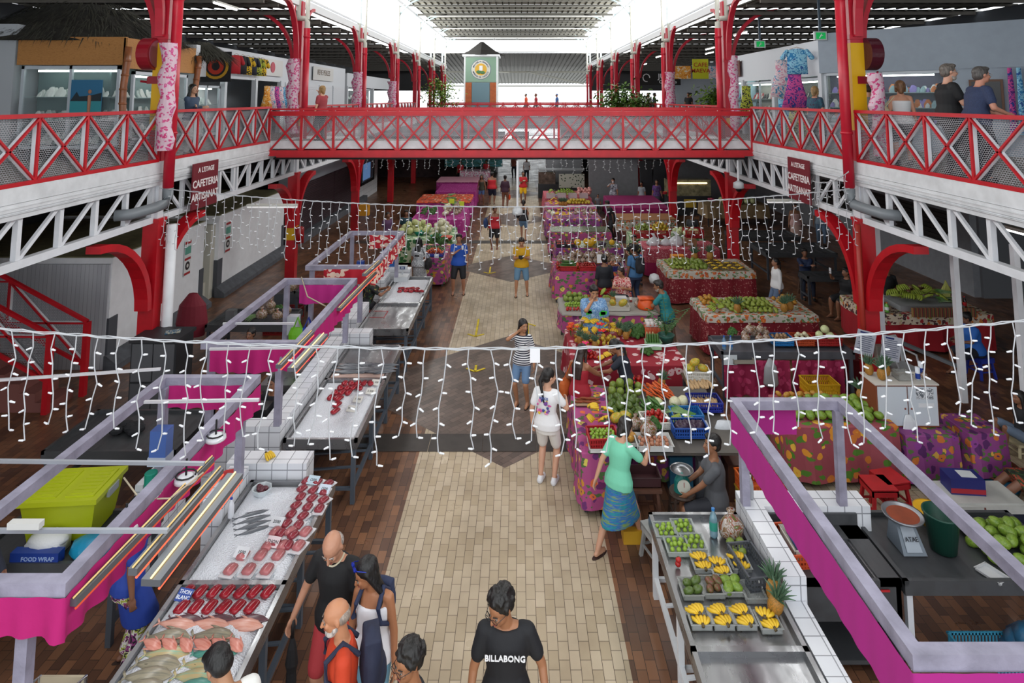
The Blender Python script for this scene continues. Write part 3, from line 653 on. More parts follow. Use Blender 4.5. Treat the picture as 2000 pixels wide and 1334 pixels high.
    if h.v: o = h.build('hair' if st != 'cap' else 'cap', hm, root); remesh(o, max(vb, .0095), 2)
    if beard: f = MB(); f.ell(hp(0, .047, -.085), (.052*s, .052*s, .045*s), 10, R); f.ell(hp(0, .02, -.06), (.064*s, .055*s, .05*s), 10, R); remesh(f.build('beard', hairmat(beard), root), max(vb, .0095), 2)
    if near or y < 24:
        for k in (-1, 1):
            e = MB(); e.ell(hp(k*.033, .0815, .0), (.0125*s, .007*s, .0055*s), 10, R); e.mat(1); e.ell(hp(k*.033, .086, .0), (.006*s, .0045*s, .0055*s), 8, R); e.build('eye', [M('8f837a', .8, spec=.2), M('1a120e', .7)], root)
            e = MB(); e.cap(hp(k*.018, .0915, .024), hp(k*.05, .078, .024), .0045*s, .003*s, 6); e.build('eyebrow', hm, root)
        e = MB(); e.ell(hp(0, .0905, -.056), (.022*s, .008*s, .0075*s), 10, R); e.build('mouth', M('8e4a42', .5), root)
    s = s0
    info = dict(root=root, hp=hp, R=R, NB=NB, up=up, s=s, hands=hands, P=P, fw=fw, g=g, dr=dr)
    for k in (extra or []):
        EXTRA[k[0]](info, *k[1:])
    return info
def x_glasses(i, c='17171a', w=1):
    hp, R, r = i['hp'], i['R'], i['root']; b = MB()
    for k in (-1, 1):
        pts = [hp(k*.034+.026*math.cos(t), .103, .002+.019*math.sin(t)) for t in [2*PI*j/12 for j in range(13)]]; b.path(pts, .0024, 5)
        b.path([hp(k*.06, .1, .006), hp(k*.08, .04, .004), hp(k*.082, -.01, 0)], .0024, 5)
    b.path([hp(-.008, .104, .006), hp(.008, .104, .006)], .0024, 5); b.build('glasses', M(c, .3), r)
def x_shades_up(i):
    hp, r = i['hp'], i['root']; b = MB()
    for k in (-1, 1): b.ell(hp(k*.035, .065, .115), (.028, .016, .02), 10, i['R'])
    b.path([hp(-.08, -.01, .06), hp(-.065, .05, .11), hp(0, .075, .118), hp(.065, .05, .11), hp(.08, -.01, .06)], .004, 6); b.build('raised_sunglasses', M('1c2f9a', .12, .3), r)
def x_backpack(i, c='1d2440', h=.46, w=.3, d=.17, straps=True):
    r, s = i['root'], i['s']; b = MB(); c0 = i['up'](.27)-i['fw']*(.115*s*i['g']+d/2+.015); m = M(c, .8, bump=.2, bs=30)
    rot = Matrix((Vector((1, 0, 0)), i['fw'], i['dr'])).transposed(); b.box(c0, (w*.72, d*.7, h*.86), tilt=rot); b.ell(c0, (w/2, d/2, h/2), 14, rot); b.ell(c0-i['fw']*d*.4-i['dr']*.08, (w*.36, d*.25, h*.24), 12, rot)
    o = b.build('backpack', m, r); remesh(o, .015, 4)
    if straps:
        for k in (-1, 1):
            p = [i['up'](.40)-i['fw']*.13*s+Vector((k*.09, 0, 0)), i['up'](.505)+Vector((k*.1*s, 0, .012)), i['up'](.42)+i['fw']*(.125*s*i['g'])+Vector((k*.115*s, 0, 0)), i['up'](.3)+i['fw']*(.12*s*i['g'])+Vector((k*.145*s, 0, 0)), i['up'](.2)-i['fw']*.02+Vector((k*.175*s*i['g'], 0, 0)), i['up'](.15)-i['fw']*.12+Vector((k*.12*s, 0, 0))]
            a = MB(); a.path(p, .02, 8); a.build('strap', m, r)
def x_bag(i, side=1, c='1a1a1c', h=.28, w=.3, drop=.1, d=.1):
    r, s = i['root'], i['s']; b = MB(); p = i['P']+Vector((side*(.22+d/2)*i['g'], 0, drop)); b.ell(p, (d, w/2, h/2), 12); b.box(p-Vector((0, 0, .02)), (d*1.2, w*.85, h*.7)); remesh(b.build('shoulder_bag', cm_(c), r), .015, 3)
    a = MB(); a.path([p+Vector((0, -w*.3, h*.4)), i['NB']+Vector((side*.13*s, -.06, -.02)), i['NB']+Vector((side*.13*s, .05, -.02)), p+Vector((0, w*.3, h*.4))], .009, 6); a.build('bag_strap', cm_(c), r)
def cm_(c): return c if not isinstance(c, str) else M(c, .75)
def x_text(i, s_, size, col, k=.3, dy=.02, back=False, dx=0, mat=None):
    s = i['s']; f = i['fw']*(-1 if back else 1); p = i['up'](k)+f*(.13*s*i['g']**1.1+dy)+Vector((dx, 0, 0)); a = math.asin(max(-1, min(1, i['fw'].z)))
    text(s_, size, M(col, .6), i['root'], p, (PI/2+(-a if not back else a), 0, PI if not back else 0), 'printed_lettering', .004)
def x_patch(i, cols, k=.3, w=.2, h=.18, dx=0):
    b = MB(); s = i['s']; r_ = random.Random(5)
    for j in range(16):
        b.mat(j % len(cols)); p = i['up'](k)-i['fw']*(.132*s*i['g'])+Vector((dx+r_.uniform(-w/2, w/2), -.004*j*.2, 0))+i['dr']*r_.uniform(-h/2, h/2); b.ell(p, (r_.uniform(.015, .035), .006, r_.uniform(.012, .03)), 8)
    b.build('printed_motif', [M(c, .7) for c in cols], i['root'])
def x_watch(i, hand_=1, c='16161a'):
    w, d, n, e, sh = i['hands'][hand_]; b = MB(); b.path([w-d*.035, w-d*.01], .032*i['s'], 12); b.build('wrist_watch', M(c, .3), i['root'])
def x_scarf(i, c='c9c2a8'):
    b = MB(); s = i['s']; N_ = i['NB']; b.path([N_+Vector((.075*s*math.cos(t), .01+.085*s*math.sin(t), .02-.05*s*math.sin(t))) for t in [PI*j/8-.2 for j in range(10)]], .008, 6); b.build('neck_strap', M(c, .5), i['root'])
def x_hold(i, hand_, col, kind='phone'):
    w, d, n, e, sh = i['hands'][hand_]; p = w+d*.09+Vector(n).normalized()*.03; b = MB()
    if kind == 'phone': b.box(p+Vector((0, 0, .03)), (.075, .012, .15)); nm = 'phone'
    elif kind == 'camera': b.box(p, (.14, .06, .09)); b.tube(p, p+Vector((0, .09, -.02)), .035, 12); nm = 'camera'
    elif kind == 'cup': b.lathe([(.028, 0), (.036, .11)], p-Vector((0, 0, .03)), 12); nm = 'cup'
    elif kind == 'bowl': b.lathe([(.04, 0), (.08, .05)], p-Vector((0, 0, .0)), 12); nm = 'bowl'
    elif kind == 'bag': b.ell(p-Vector((0, 0, .2)), (.06, .12, .15), 10); b.path([p-Vector((0, -.08, .1)), p, p-Vector((0, .08, .1))], .01, 5); nm = 'shopping_bag'
    b.build(nm, M(col, .5), i['root'])
EXTRA = dict(glasses=x_glasses, shades=x_shades_up, backpack=x_backpack, bag=x_bag, text=x_text, patch=x_patch, watch=x_watch, neck=x_scarf, hold=x_hold)
def stripes(name, a, b_, n=40., ax=2, c=None):
    if name in MC: return MC[name]
    m, nt, b = newmat(name); v = coords(nt, 1); sp = N(nt, 'ShaderNodeSeparateXYZ'); L(nt, v, sp.inputs[0])
    f = mth(nt, 'FRACT', mth(nt, 'MULTIPLY', sp.outputs[ax], n)); r = ramp(nt, [(0, a), (.5, b_)] if not c else [(0, a), (.3, b_), (.6, c), (.85, b_)], True)
    L(nt, f, r.inputs[0]); L(nt, r.outputs[0], b.inputs['Base Color']); b.inputs['Roughness'].default_value = .8; MC[name] = m; return m
def wavy(name, cols, sc_=3., rough=.8):
    if name in MC: return MC[name]
    m, nt, b = newmat(name); v = coords(nt, (1.2, 1.2, 9)); no = N(nt, 'ShaderNodeTexNoise'); no.inputs['Scale'].default_value = sc_; no.inputs['Detail'].default_value = 4; L(nt, v, no.inputs['Vector'])
    k = len(cols); r = ramp(nt, [(.25+.5*i/max(1, k-1), c) for i, c in enumerate(cols)]); L(nt, no.outputs['Fac'], r.inputs[0]); L(nt, r.outputs[0], b.inputs['Base Color']); b.inputs['Roughness'].default_value = rough; MC[name] = m; return m
def blotch(name, cols, sc_=9., rough=.8):
    if name in MC: return MC[name]
    m, nt, b = newmat(name); v = coords(nt, 1); no = N(nt, 'ShaderNodeTexNoise'); no.inputs['Scale'].default_value = sc_; no.inputs['Detail'].default_value = 3; no.inputs['Distortion'].default_value = 1.5; L(nt, v, no.inputs['Vector'])
    k = len(cols); r = ramp(nt, [(.3+.4*i/k, c) for i, c in enumerate(cols)], True); L(nt, no.outputs['Fac'], r.inputs[0]); L(nt, r.outputs[0], b.inputs['Base Color']); b.inputs['Roughness'].default_value = rough; MC[name] = m; return m
FLR = floral('floral_dark', '17181c', ['8c7a3e', 'b3a36a'], '2c4a34', 11, .3)
# ---- foreground visitors ----
person('man in a black surf brand T-shirt and glasses, curly black hair, walking nearest', -.1, 5.6, 178, 1.76, skin='9c6a4a', hair=('curly', '100d0c'), top=('tee', '15161b'), bot=('shorts', '2a2b33'), head=(-38, -22), g=1.02,
       extra=[('glasses',), ('text', 'BILLABONG', .062, 'e8e8ea', .35, .03)], lh=(-.34, .1, .9), rh=(.3, .12, .88))
person('boy with curly black hair, glasses and a dark T-shirt, at the bottom edge', -.8, 5.15, 120, 1.68, skin='9c6a4a', hair=('curly', '100d0c'), top=('tee', '16181f'), bot=('shorts', '23242c'), head=(15, -10), extra=[('glasses',)], g=.92)
person('bald man with a grey beard in an orange T-shirt and navy backpack', -1.44, 5.5, 108, 1.72, skin='b9805e', hair=('fringe', '8d7f74'), beard='b9b2ac', top=('tee', 'bf3a18'), bot=('shorts', '4a4c55'), head=(0, -12), g=1.05,
       extra=[('backpack', '23283f', .5, .34, .2)])
person('woman in a white camisole with long black hair and raised sunglasses', -1.32, 6.1, 165, 1.64, skin='a8704e', hair=('long', '0e0c0d'), top=('tank', 'e9e9ee'), bot=('shorts', '6f9fb8'), fem=True, head=(-48, -24),
       extra=[('shades',), ('backpack', '2a3350', .36, .26, .13), ('watch', 1)])
UMB = person('balding man in a black T-shirt and red shorts, leaning with an umbrella', -1.72, 6.35, 165, 1.8, skin='b8866c', hair=('fringe', '9a9089'), top=('tee', '141518'), bot=('shorts', 'a8343a'), shoe=('shoe', '3a3a3a'), head=(8, -34), g=1.03,
       rh=(.42, .12, .86), extra=[('neck',)], lean=4)
person('black haired person in a white shirt bending over the fish', -2.12, 5.0, 40, 1.7, skin='a87a5a', hair=('short', '0d0c0c'), top=('tee', 'dcdcd8'), bot=('pants', '30323a'), head=(20, -42), lean=12)
# ---- middle of the walk ----
person('woman striding in a mint green T-shirt and a striped blue skirt', 1.32, 8.6, -50, 1.62, skin='c09075', hair=('bob', '1c1310'), top=('tee', '74c8a8'), bot=('skirt', wavy('skirt_wave', ['203a7a', '1f8a8a', '2a5aa8', '7a9a3a', '1c3f88'], 5), .62), shoe=('flip', '3a2622'), fem=True,
       pose='walk', feet=((-.08, -.36), (.1, .34)), lh=(-.22, -.2, .82), rh=(.16, .42, 1.12), head=(-8, -22), lean=8)
person('woman in a white T-shirt with a colourful back print and white shorts', .44, 9.95, -22, 1.66, skin='c99a80', hair=('pony', '15100f'), top=('tee', 'e6e6e8'), bot=('shorts', 'dcdad6', .8), shoe=('shoe', 'd9dade'), fem=True, g=1.05, head=(-45, -8), rh=(.22, .3, 1.1), lh=(-.24, .0, .82),
       extra=[('patch', ['7a4a9a', 'e0c23a', 'c85a9a', '3a4a8a', 'dd8ab0'], .27, .2, .2), ('text', 'RINCE', .05, '35509a', .4, .012, True)], hem=.6)
person('woman in a striped navy and white top touching her neck', .08, 12.3, 160, 1.6, skin='ad7c5c', hair=('long', '130f0e'), top=('tee', stripes('navy_stripe', 'e8e8ea', '23273a', 26)), bot=('shorts', '6888ad', .8), shoe=('flip', '2a2220'), fem=True, head=(48, -8), rh=(.05, .13, 1.38), lh=(-.26, .08, .8), g=1.02)
person('woman in a red halter top and long green skirt, carrying an orange bag', 1.05, 11.0, -35, 1.62, skin='96664a', hair=('long_wavy', '2a1a14'), top=('tank', '9c1c2c'), bot=('skirt', stripes('green_cloth', '2d4a38', '4a5a3a', 9, 0, '6a2a2c'), .95), shoe=('shoe', '8a8a8a'), fem=True, rh=(.2, .42, 1.0), lh=(-.2, .2, .9), head=(-10, -25), extra=[('bag', -1, 'b85a22', .32, .26, -.02)])
person('vendor in a navy T-shirt with tied black hair, handing over goods', 1.92, 11.35, 75, 1.6, skin='8a5c42', hair=('pony', '0e0c0c'), top=('tee', '1c2230'), bot=('pants', '191c26'), shoe=('shoe', '222222'), fem=True, lean=14, head=(5, -32), rh=(.05, .52, 1.02), lh=(-.12, .5, 1.0))
person('big man in a blue patterned shirt with a hand over his mouth', 1.62, 13.75, 180, 1.82, g=1.55, skin='b1805f', hair=('short', '14100f'), top=('tee', blotch('blue_shirt', ['8aaed0', '5a86b8', 'a8c4dc'], 16), ), bot=('pants', '2a3048'), rh=(.03, .17, 1.53), lh=(-.34, .1, .85), head=(8, -16), sleeve=.8)
person('woman in a red and white flowered blouse behind the small fruit table', 2.72, 16.6, 160, 1.62, g=1.15, skin='a87656', hair=('bob', '221614'), top=('tee', blotch('red_blouse', ['b5303a', 'd8b8ae', 'a82030'], 14)), bot=('skirt', '35353c'), fem=True, head=(-30, -18), pose='sit', seat=.6, rh=(.1, .36, .98), lh=(-.12, .34, .98))
person('grey bearded man in a teal T-shirt leaning on the small fruit table', 3.5, 15.0, 62, 1.7, g=1.15, skin='8f6448', hair=('short', '24201f'), beard='9a948c', top=('tee', '1f7a80'), bot=('pants', '2b4a60'), pose='sit', seat=.66, lean=14, head=(12, -12), rh=(.1, .5, 1.0), lh=(-.1, .48, 1.05))
person('person in a black waistcoat and red trousers seated with their back turned', 2.4, 17.65, 10, 1.66, skin='8a6048', hair=('short', '0f0d0d'), top=('tee', '1d2028'), bot=('pants', '8e1c26'), pose='sit', seat=.6, sleeve=.95)
person('man with a black backpack and a blue T-shirt at the vegetable stall', 3.3, 17.85, 25, 1.72, g=1.1, skin='7c5440', hair=('short', '0f0d0d'), top=('tee', '3c6a96'), bot=('pants', '2c3e5c'), extra=[('backpack', '1f2026', .48, .32, .16)], head=(10, -25))
person('smiling seller in a black flowered blouse behind the pumpkins', 3.75, 20.4, 178, 1.58, g=1.3, skin='8f6249', hair=('short', '171312'), top=('tee', FLR), bot=('pants', '1c1c22'), pose='sit', seat=.6, fem=True, lh=(-.2, .3, .85), rh=(.2, .3, .85))
person('man in a yellow T-shirt and denim shorts holding a black camera', .1, 18.9, 180, 1.7, g=1.12, skin='b58364', hair=('short', '2b211c'), top=('tee', 'c99a12'), bot=('shorts', '5f84a0'), shoe=('flip', '2a2420'), head=(0, -22), rh=(.09, .3, 1.16), lh=(-.09, .3, 1.16), extra=[('hold', 1, '18181a', 'camera')], feet=((-.17, 0), (.17, .12)))
person('man in a royal blue T-shirt and black shorts holding a drink', -1.78, 19.0, 182, 1.76, g=1.15, skin='a6745a', hair=('short', '191412'), top=('tee', '1e4fae'), bot=('shorts', '191a20'), shoe=('flip', '3a2a24'), rh=(-.02, .26, 1.34), extra=[('hold', 1, 'dfe4ea', 'cup')], feet=((-.15, 0), (.16, .02)))
person('woman in a red top, black shorts and an open blue jacket', -.92, 24.6, 175, 1.62, g=1.3, skin='7d543f', hair=('bun', '15100f'), top=('tank', 'b51f2e'), bot=('shorts', '17171c'), shoe=('flip', 'a04040'), fem=True, head=(25, -5), extra=[('bag', 1, '27406e', .4, .2, .1)])
person('woman seen from behind in a black top with a white tote bag', .22, 26.1, -5, 1.66, skin='9a6c52', hair=('pony', '120e0e'), top=('tank', '1c1d22'), bot=('shorts', '5b7fa6', .7), shoe=('flip', '5a4038'), fem=True, extra=[('bag', 1, 'cfc8b8', .38, .32, .06)], pose='walk', feet=((-.08, .12), (.09, -.12)))
person('woman in a red T-shirt and yellow shorts holding a bowl of food', .28, 35.2, 180, 1.74, g=1.1, skin='8a5f48', hair=('bun', '15100f'), top=('tee', 'c0242c'), bot=('shorts', 'e0b010', .8), shoe=('flip', '3a2a24'), rh=(.02, .3, 1.2), extra=[('hold', 1, 'cfc6a0', 'bowl')], fem=True)
person('person in dark purple carrying a small orange bag, back turned', -.7, 33.6, -10, 1.72, skin='6c4834', hair=('bun', '120e0e'), top=('tee', '3c2033'), bot=('pants', '7a5040'), shoe=('flip', '3a2a24'), fem=True, extra=[('hold', 1, 'd2491c', 'bag')], sleeve=.95)
person('broad man in a red tank top and navy shorts seen from behind', -1.45, 34.7, -10, 1.76, g=1.35, skin='8d6149', hair=('short', '120e0e'), top=('tank', 'c42430'), bot=('shorts', '1c2440'), shoe=('flip', '3a2a24'))
person('slim woman in an olive top and denim shorts beside the red tank top', -2.0, 34.4, 170, 1.66, g=.95, skin='7f5640', hair=('long', '1a1210'), top=('tank', '3a3a2c'), bot=('shorts', '46608a', .6), shoe=('flip', '3a2a24'), fem=True)
# ---- sellers on the left ----
person('woman in a dark flowered dress resting her arms on the icy counter', -3.78, 15.9, -75, 1.62, g=1.12, skin='8a5e46', hair=('bun', '241816'), top=('tee', FLR), bot=('skirt', '26262c'), pose='sit', seat=.62, fem=True, rh=(.1, .5, 1.04), lh=(-.1, .5, 1.04), lean=18)
person('man in a blue T-shirt half hidden by the red flowered valance', -3.75, 18.4, 170, 1.72, g=1.15, skin='8f6348', hair=('short', '1c1512'), top=('tee', '2358a0'), bot=('shorts', '8a7350'))
person('shopper in a grey patterned dress with a black shoulder bag', -3.0, 19.1, -15, 1.62, g=1.2, skin='8a5e46', hair=('long', '0e0c0d'), top=('dress', blotch('grey_dress', ['b9bcc0', '8d9196', 'd9dbdd'], 22)), bot=('none', '888888'), fem=True, extra=[('bag', 1, '1b1a1e', .34, .34, .02)])
person('vegetable seller in purple seated behind the pale melons', -5.1, 24.6, -150, 1.6, g=1.2, skin='7f5640', hair=('bun', '181210'), top=('tee', '5a3a5e'), bot=('pants', '2b2b33'), pose='sit', seat=.55, fem=True)
person('dark haired seller in teal bending over the greens', -4.45, 25.0, -170, 1.62, g=1.1, skin='7f5640', hair=('short', '181210'), top=('tee', '1f3f4a'), bot=('pants', '2b2b33'), pose='sit', seat=.55)
person('dark haired vendor half hidden below the pink valance of the second stall', -3.95, 10.45, 165, 1.62, skin='96664a', hair=('bun', '181210'), top=('tee', '24252b'), bot=('pants', '2b2b33'), pose='sit', seat=.5, fem=True, rh=(.25, .3, .95))
person('small vendor sitting behind the clothes rail of the second stall', -5.25, 12.6, 172, 1.55, skin='7f5640', hair=('bun', '0f0c0c'), top=('tee', '2c3a5c'), bot=('pants', '2b2b33'), pose='sit', seat=.5, fem=True)
person('fishmonger in a royal blue apron and flowered leggings under the lamps', -4.05, 6.9, -60, 1.64, g=1.12, skin='7d5440', hair=('short', '15100f'), top=('dress', '1f3d96'), bot=('pants', blotch('leggings', ['1c1a20', '8c3a78', 'd8d8d0', 'a8b03a', '2a2a34'], 14)), shoe=('flip', '3a2a24'), fem=True, lean=6)
person('fishmonger in dark navy with a black sleeve at the left edge', -5.6, 6.75, -100, 1.62, g=1.25, skin='7d5440', hair=('short', '15100f'), top=('long', '141a2c'), bot=('pants', '1c2030'), shoe=('shoe', '222222'), lh=(.0, .45, 1.05), rh=(.3, .4, 1.0))
# ---- right hand stalls ----
person('man in a grey T-shirt sitting behind the steel banana counter', 2.6, 8.62, 80, 1.68, g=1.08, skin='8e6146', hair=('short', '100e0e'), top=('tee', '54565b'), bot=('shorts', '2a2c34'), pose='sit', seat=.5, head=(20, 4), rh=(.1, .38, .68), lh=(-.12, .38, .66), lean=2)
person('woman in a white knitted blouse standing by the mango tables', 7.0, 17.2, 95, 1.5, g=1.2, skin='9a6c52', hair=('pony', '120e0e'), top=('long', 'd9d9da'), bot=('pants', '5b6f8c'), fem=True, head=(0, 0))
person('man in navy leaning on the long steel table, arms crossed', 8.55, 18.9, 165, 1.62, skin='8a5e46', hair=('short', '15110f'), top=('long', '1c2b4c'), bot=('pants', '20283c'), pose='sit', seat=.5, rh=(-.1, .34, .95), lh=(.1, .34, .93))
person('heavy seller in a black T-shirt holding a phone, seated on a crate', 8.8, 17.0, 100, 1.62, g=1.45, skin='8a5e46', hair=('short', '120f0e'), top=('tee', '15161a'), bot=('shorts', '17181d'), shoe=('flip', '3a2a24'), pose='sit', seat=.45, rh=(.18, .36, 1.12), extra=[('hold', 1, 'd8dade', 'phone')])
person('woman in a bright blue T-shirt seated on a blue plastic stool', 9.65, 13.6, 95, 1.58, g=1.35, skin='7f5640', hair=('bun', '0f0c0c'), top=('tee', '2563b8'), bot=('shorts', '171a26'), shoe=('flip', '23273a'), pose='sit', seat=.46, fem=True, rh=(.1, .4, .72), lh=(-.1, .4, .72), head=(-12, -14), lean=8)
person('girl in a black top sitting low on a stool at the right edge', 8.35, 10.75, 80, 1.45, skin='8a5e46', hair=('long', '15100f'), top=('tee', '191a1f'), bot=('shorts', '6a7a90'), shoe=('none', '000000'), pose='sit', seat=.2, fem=True, head=(10, -5), feet=((-.1, .38), (.1, .42)))
person('seated seller in a flowered dress with bare feet stretched out', 7.55, 9.45, 85, 1.6, g=1.2, skin='7d5440', hair=('long', '15100f'), top=('dress', blotch('dark_floral', ['20241c', '2f4a2a', 'a8402a', '20241c'], 9)), bot=('none', '000000'), shoe=('none', '000000'), pose='sit', seat=.2, fem=True, feet=((-.08, .72), (.1, .76)))
person('person in black standing behind the second red pillar arch', 9.4, 16.2, 170, 1.62, g=1.2, skin='8a5e46', hair=('short', '15100f'), top=('dress', '131317'), bot=('skirt', '131317', .9), shoe=('shoe', '1a1a1c'), fem=True)
# ---- farther right ----
person('man in a black and white flowered shirt drinking by the grey wall', 4.95, 32.6, 150, 1.7, skin='9a6c52', hair=('short', '15100f'), top=('tee', blotch('bw_shirt', ['1c1f28', 'b8bcc6', '3a4152'], 12)), bot=('shorts', '6d7686'), rh=(.03, .2, 1.42), extra=[('hold', 1, 'e8e8ea', 'cup')])
person('girl with long hair in a grey top by the dark doorway', 6.45, 32.7, 150, 1.5, skin='8a5e46', hair=('long', '15100f'), top=('tee', '8f959c'), bot=('pants', '35353c'), fem=True)
person('woman in a purple floral wrap beside the foil wrapped flowers', 7.15, 32.3, 170, 1.66, g=1.15, skin='9a6c52', hair=('bun', '241816'), top=('tee', blotch('purple_wrap', ['3c2050', '6a3a8a', '2a4a3c'], 10)), bot=('skirt', '3a3a4a'), fem=True)
person('child in a blue and white striped shirt at the lime stall', 1.85, 31.9, -170, 1.2, skin='8a5e46', hair=('short', '15100f'), top=('tee', stripes('child_stripe', 'd6dae2', '27406e', 22)), bot=('shorts', '2a2c34'))
person('toddler peeping over the lime stall', 4.0, 31.5, 180, 1.05, skin='8a5e46', hair=('short', '15100f'), top=('tee', '6a6a70'), bot=('shorts', '2a2c34'))
person('seller in a black waistcoat behind the banana display', 3.95, 26.3, 100, 1.62, g=1.15, skin='5f4434', hair=('short', '0f0d0d'), top=('tee', '17181c'), bot=('pants', '17181c'), lean=22)
person('seller with grey hair behind the green fruit heap', 6.75, 24.4, 170, 1.55, g=1.1, skin='6a4a3a', hair=('short', '3a3432'), top=('tee', '35383c'), bot=('pants', '2a2a30'), pose='sit', seat=.6)
person('person in a pink tank top at the back right, head hidden by the truss', 11.0, 25.0, 170, 1.68, g=1.2, skin='9a6c52', hair=('short', '15100f'), top=('tank', 'c9a09c'), bot=('skirt', 'b99a90'), fem=True)
person('person in a pale shirt and worn jeans at the back right', 12.05, 25.1, 160, 1.74, skin='9a6c52', hair=('short', '15100f'), top=('tee', '8fa0b0'), bot=('pants', '6a84a0'), fem=False)
for i, (px, py, c, w_) in enumerate(((899, 326, 'b8202c', 'leftmost'), (923, 320, '3a2030', 'middle'), (950, 324, 'c02834', 'rightmost'))):
    p = at(px, py+8, .9); person('red shirted band member behind the far pink table, %s of the three' % w_, p.x, p.y, 170, 1.6, skin='7f5640', hair=('short', '120e0e'), top=('tee', c), bot=('pants', '20202a'))
for i, (x_, y_, c, l_) in enumerate(((-.3, 46.5, '8a4a3a', 'brown'), (.6, 44.2, 'd8d8dc', 'white'))):
    person('distant shopper in %s near the bright exit' % l_, x_, y_, 170, 1.66, skin='8a5e46', hair=('short', '120e0e'), top=('tee', c), bot=('pants', '20202a'))
# ---- gallery level ----
G0 = 4.52
person('woman with long black hair in a denim jacket at the left railing', -7.5, 14.2, -110, 1.62, z=G0, skin='b58a70', hair=('long', '0b0a0b'), top=('long', '34465e'), bot=('pants', 'd8d8da'), fem=True, lh=(.08, .22, 1.1), rh=(-.08, .24, 1.08))
person('blonde woman in a red dotted blouse on the footbridge, hand to her mouth', -5.9, 18.6, 60, 1.66, z=G0+.02, g=1.1, skin='c99a80', hair=('bob', '8a6a3e'), top=('tee', '8e3038'), bot=('pants', '33343a'), fem=True, rh=(.04, .2, 1.45))
person('big grey bearded man in a black polo shirt with yellow cuffs', 7.35, 10.55, -100, 1.88, z=G0, g=1.3, skin='c4937c', hair=('short', '5f5852'), beard='9c958e', top=('tee', '111216'), bot=('pants', '1b1c20'), head=(0, -2), extra=[('glasses', 'a0a0a0')], rh=(.2, .35, 1.15), lh=(-.2, .3, 1.1))
person('grey haired man in a navy polo shirt leaning on the gallery railing', 7.2, 9.75, -95, 1.8, z=G0, g=1.25, skin='b9806a', hair=('short', '4a4644'), top=('tee', blotch('navy_polo', ['26304e', '2c3858'], 60)), bot=('pants', '20242f'), extra=[('glasses', '9a9a9a')], lean=10, rh=(.25, .32, 1.05), lh=(-.1, .34, 1.05))
person('curly haired woman in a white tank top with a canvas bag, back turned', 7.5, 12.1, -20, 1.64, z=G0, skin='c08a70', hair=('bob', '6b4a2e'), top=('tank', 'd8d8da'), bot=('shorts', '1c1c22'), fem=True, g=1.1, extra=[('bag', -1, 'cbbf9f', .36, .3, .1)])
person('woman in a grey hooded sweater looking into the gallery shop', 7.5, 13.2, -30, 1.62, z=G0, g=1.1, skin='b5836a', hair=('bun', '2e241f'), top=('long', '6f747a'), bot=('pants', '35363c'), fem=True)
person('blonde shopper in a blue patterned top by the gallery clothes rack', 7.5, 15.6, -60, 1.6, z=G0, g=1.15, skin='c08a70', hair=('bob', '8d7047'), top=('tee', blotch('bl_top', ['33405c', '2a5a6a', '3c3048'], 14)), bot=('pants', '35363c'), fem=True)
for i, (x_, c, b_, hd, cp) in enumerate(((.65, 'e0502a', '3a3a3e', 90, '1c1c20'), (1.45, 'a0242c', '5a2428', 80, '6a3a2a'), (3.15, '2a5a9a', '27303c', 95, '2a5aa0'))):
    person(['person in an orange T-shirt and cap on the far footbridge', 'person in dark red walking on the far footbridge', 'person in a blue T-shirt and blue cap on the far footbridge'][i], x_, 50, hd, 1.68, z=G0+.05, skin='8a5e46', hair=('cap' if i != 1 else 'short', cp), top=('tee', c), bot=('pants', b_), pose='walk')
rr = random.Random(3)
for i, (x_, y_, c, l_) in enumerate(((10.2, 37, '17181c', 'black, standing nearest the plants'), (9.3, 37.5, '7aa0b8', 'pale blue'), (8.6, 39, '24344a', 'navy'), (8.1, 38.5, 'd8dadd', 'white, behind the pillar'), (7.6, 40, '3a6a3a', 'green'), (10.9, 39, '8a2a2a', 'dark red'))):
    person('cafe guest in the far right gallery wearing %s' % l_, x_, y_, rr.choice((90, 150, -90, 170)), 1.66, z=G0, skin='8a5e46', hair=('short', '1a1412'), top=('tee', c), bot=('pants', '2a2b30'))
# umbrella carried by the man in black
w0 = UMB['hands'][1][0]; mw = UMB['root'].matrix_basis @ w0 if False else None
rt = math.radians(165); wx = -1.72+w0.x*math.cos(rt)-w0.y*math.sin(rt); wy = 6.35+w0.x*math.sin(rt)+w0.y*math.cos(rt)
u = thing('umbrella', 'black folded umbrella held point down beside the fish counter', 'umbrella', (wx, wy, w0.z-.1))
MB().path([(0, 0, .08), (0, 0, 0), (0, 0, -.08)], .017, 10).build('handle', BLK, u, smooth=True)
MB().lathe([(.015, -.08), (.04, -.16), (.06, -.3), (.045, -.36), (.05, -.45), (.028, -.66), (.006, -.76)], (0, 0, 0), 9).build('canopy', M('17171a', .8, bump=.4, bs=10), u)
# ================= STALLS =================
PINKF = floral('pink_floral', 'a8487f', ['6e2560', 'c98a2e', 'd96a3a', '6a2a6e', 'd8c85a'], '4c6a3a', 6.5, .36)
PINKF2 = floral('purple_floral', '8a3f80', ['55205f', 'c9702e', 'd8a84a', '8a3a8e'], '55703a', 7, .38)
GREENF = floral('green_floral', '94444e', ['d8902a', 'e0b040', 'c8742a'], '4c7a22', 5, .3)
HAWAII = floral('red_hawaii', '8e1428', ['cfb2b2', 'c9a0a4'], None, 5.5, .34, edge='a5182e')
PAREO = floral('red_white_pareo', 'b5142a', ['e8d2c4', 'e4c8b4'], 'e2c9b9', 5, .33, edge='b5142a')
REDDOT = floral('red_blossom', '7a1020', ['b87a76', 'b8847e'], None, 15, .26, edge='7a1020')
REDPALE = floral('pale_red_print', 'a83a4c', ['cf9a9c', 'c98a90'], None, 22, .34)
ORANGEF = floral('orange_white_print', 'b9b2a8', ['b04a22', 'c4642a'], '5c7a4a', 8, .36, edge='e0a030')
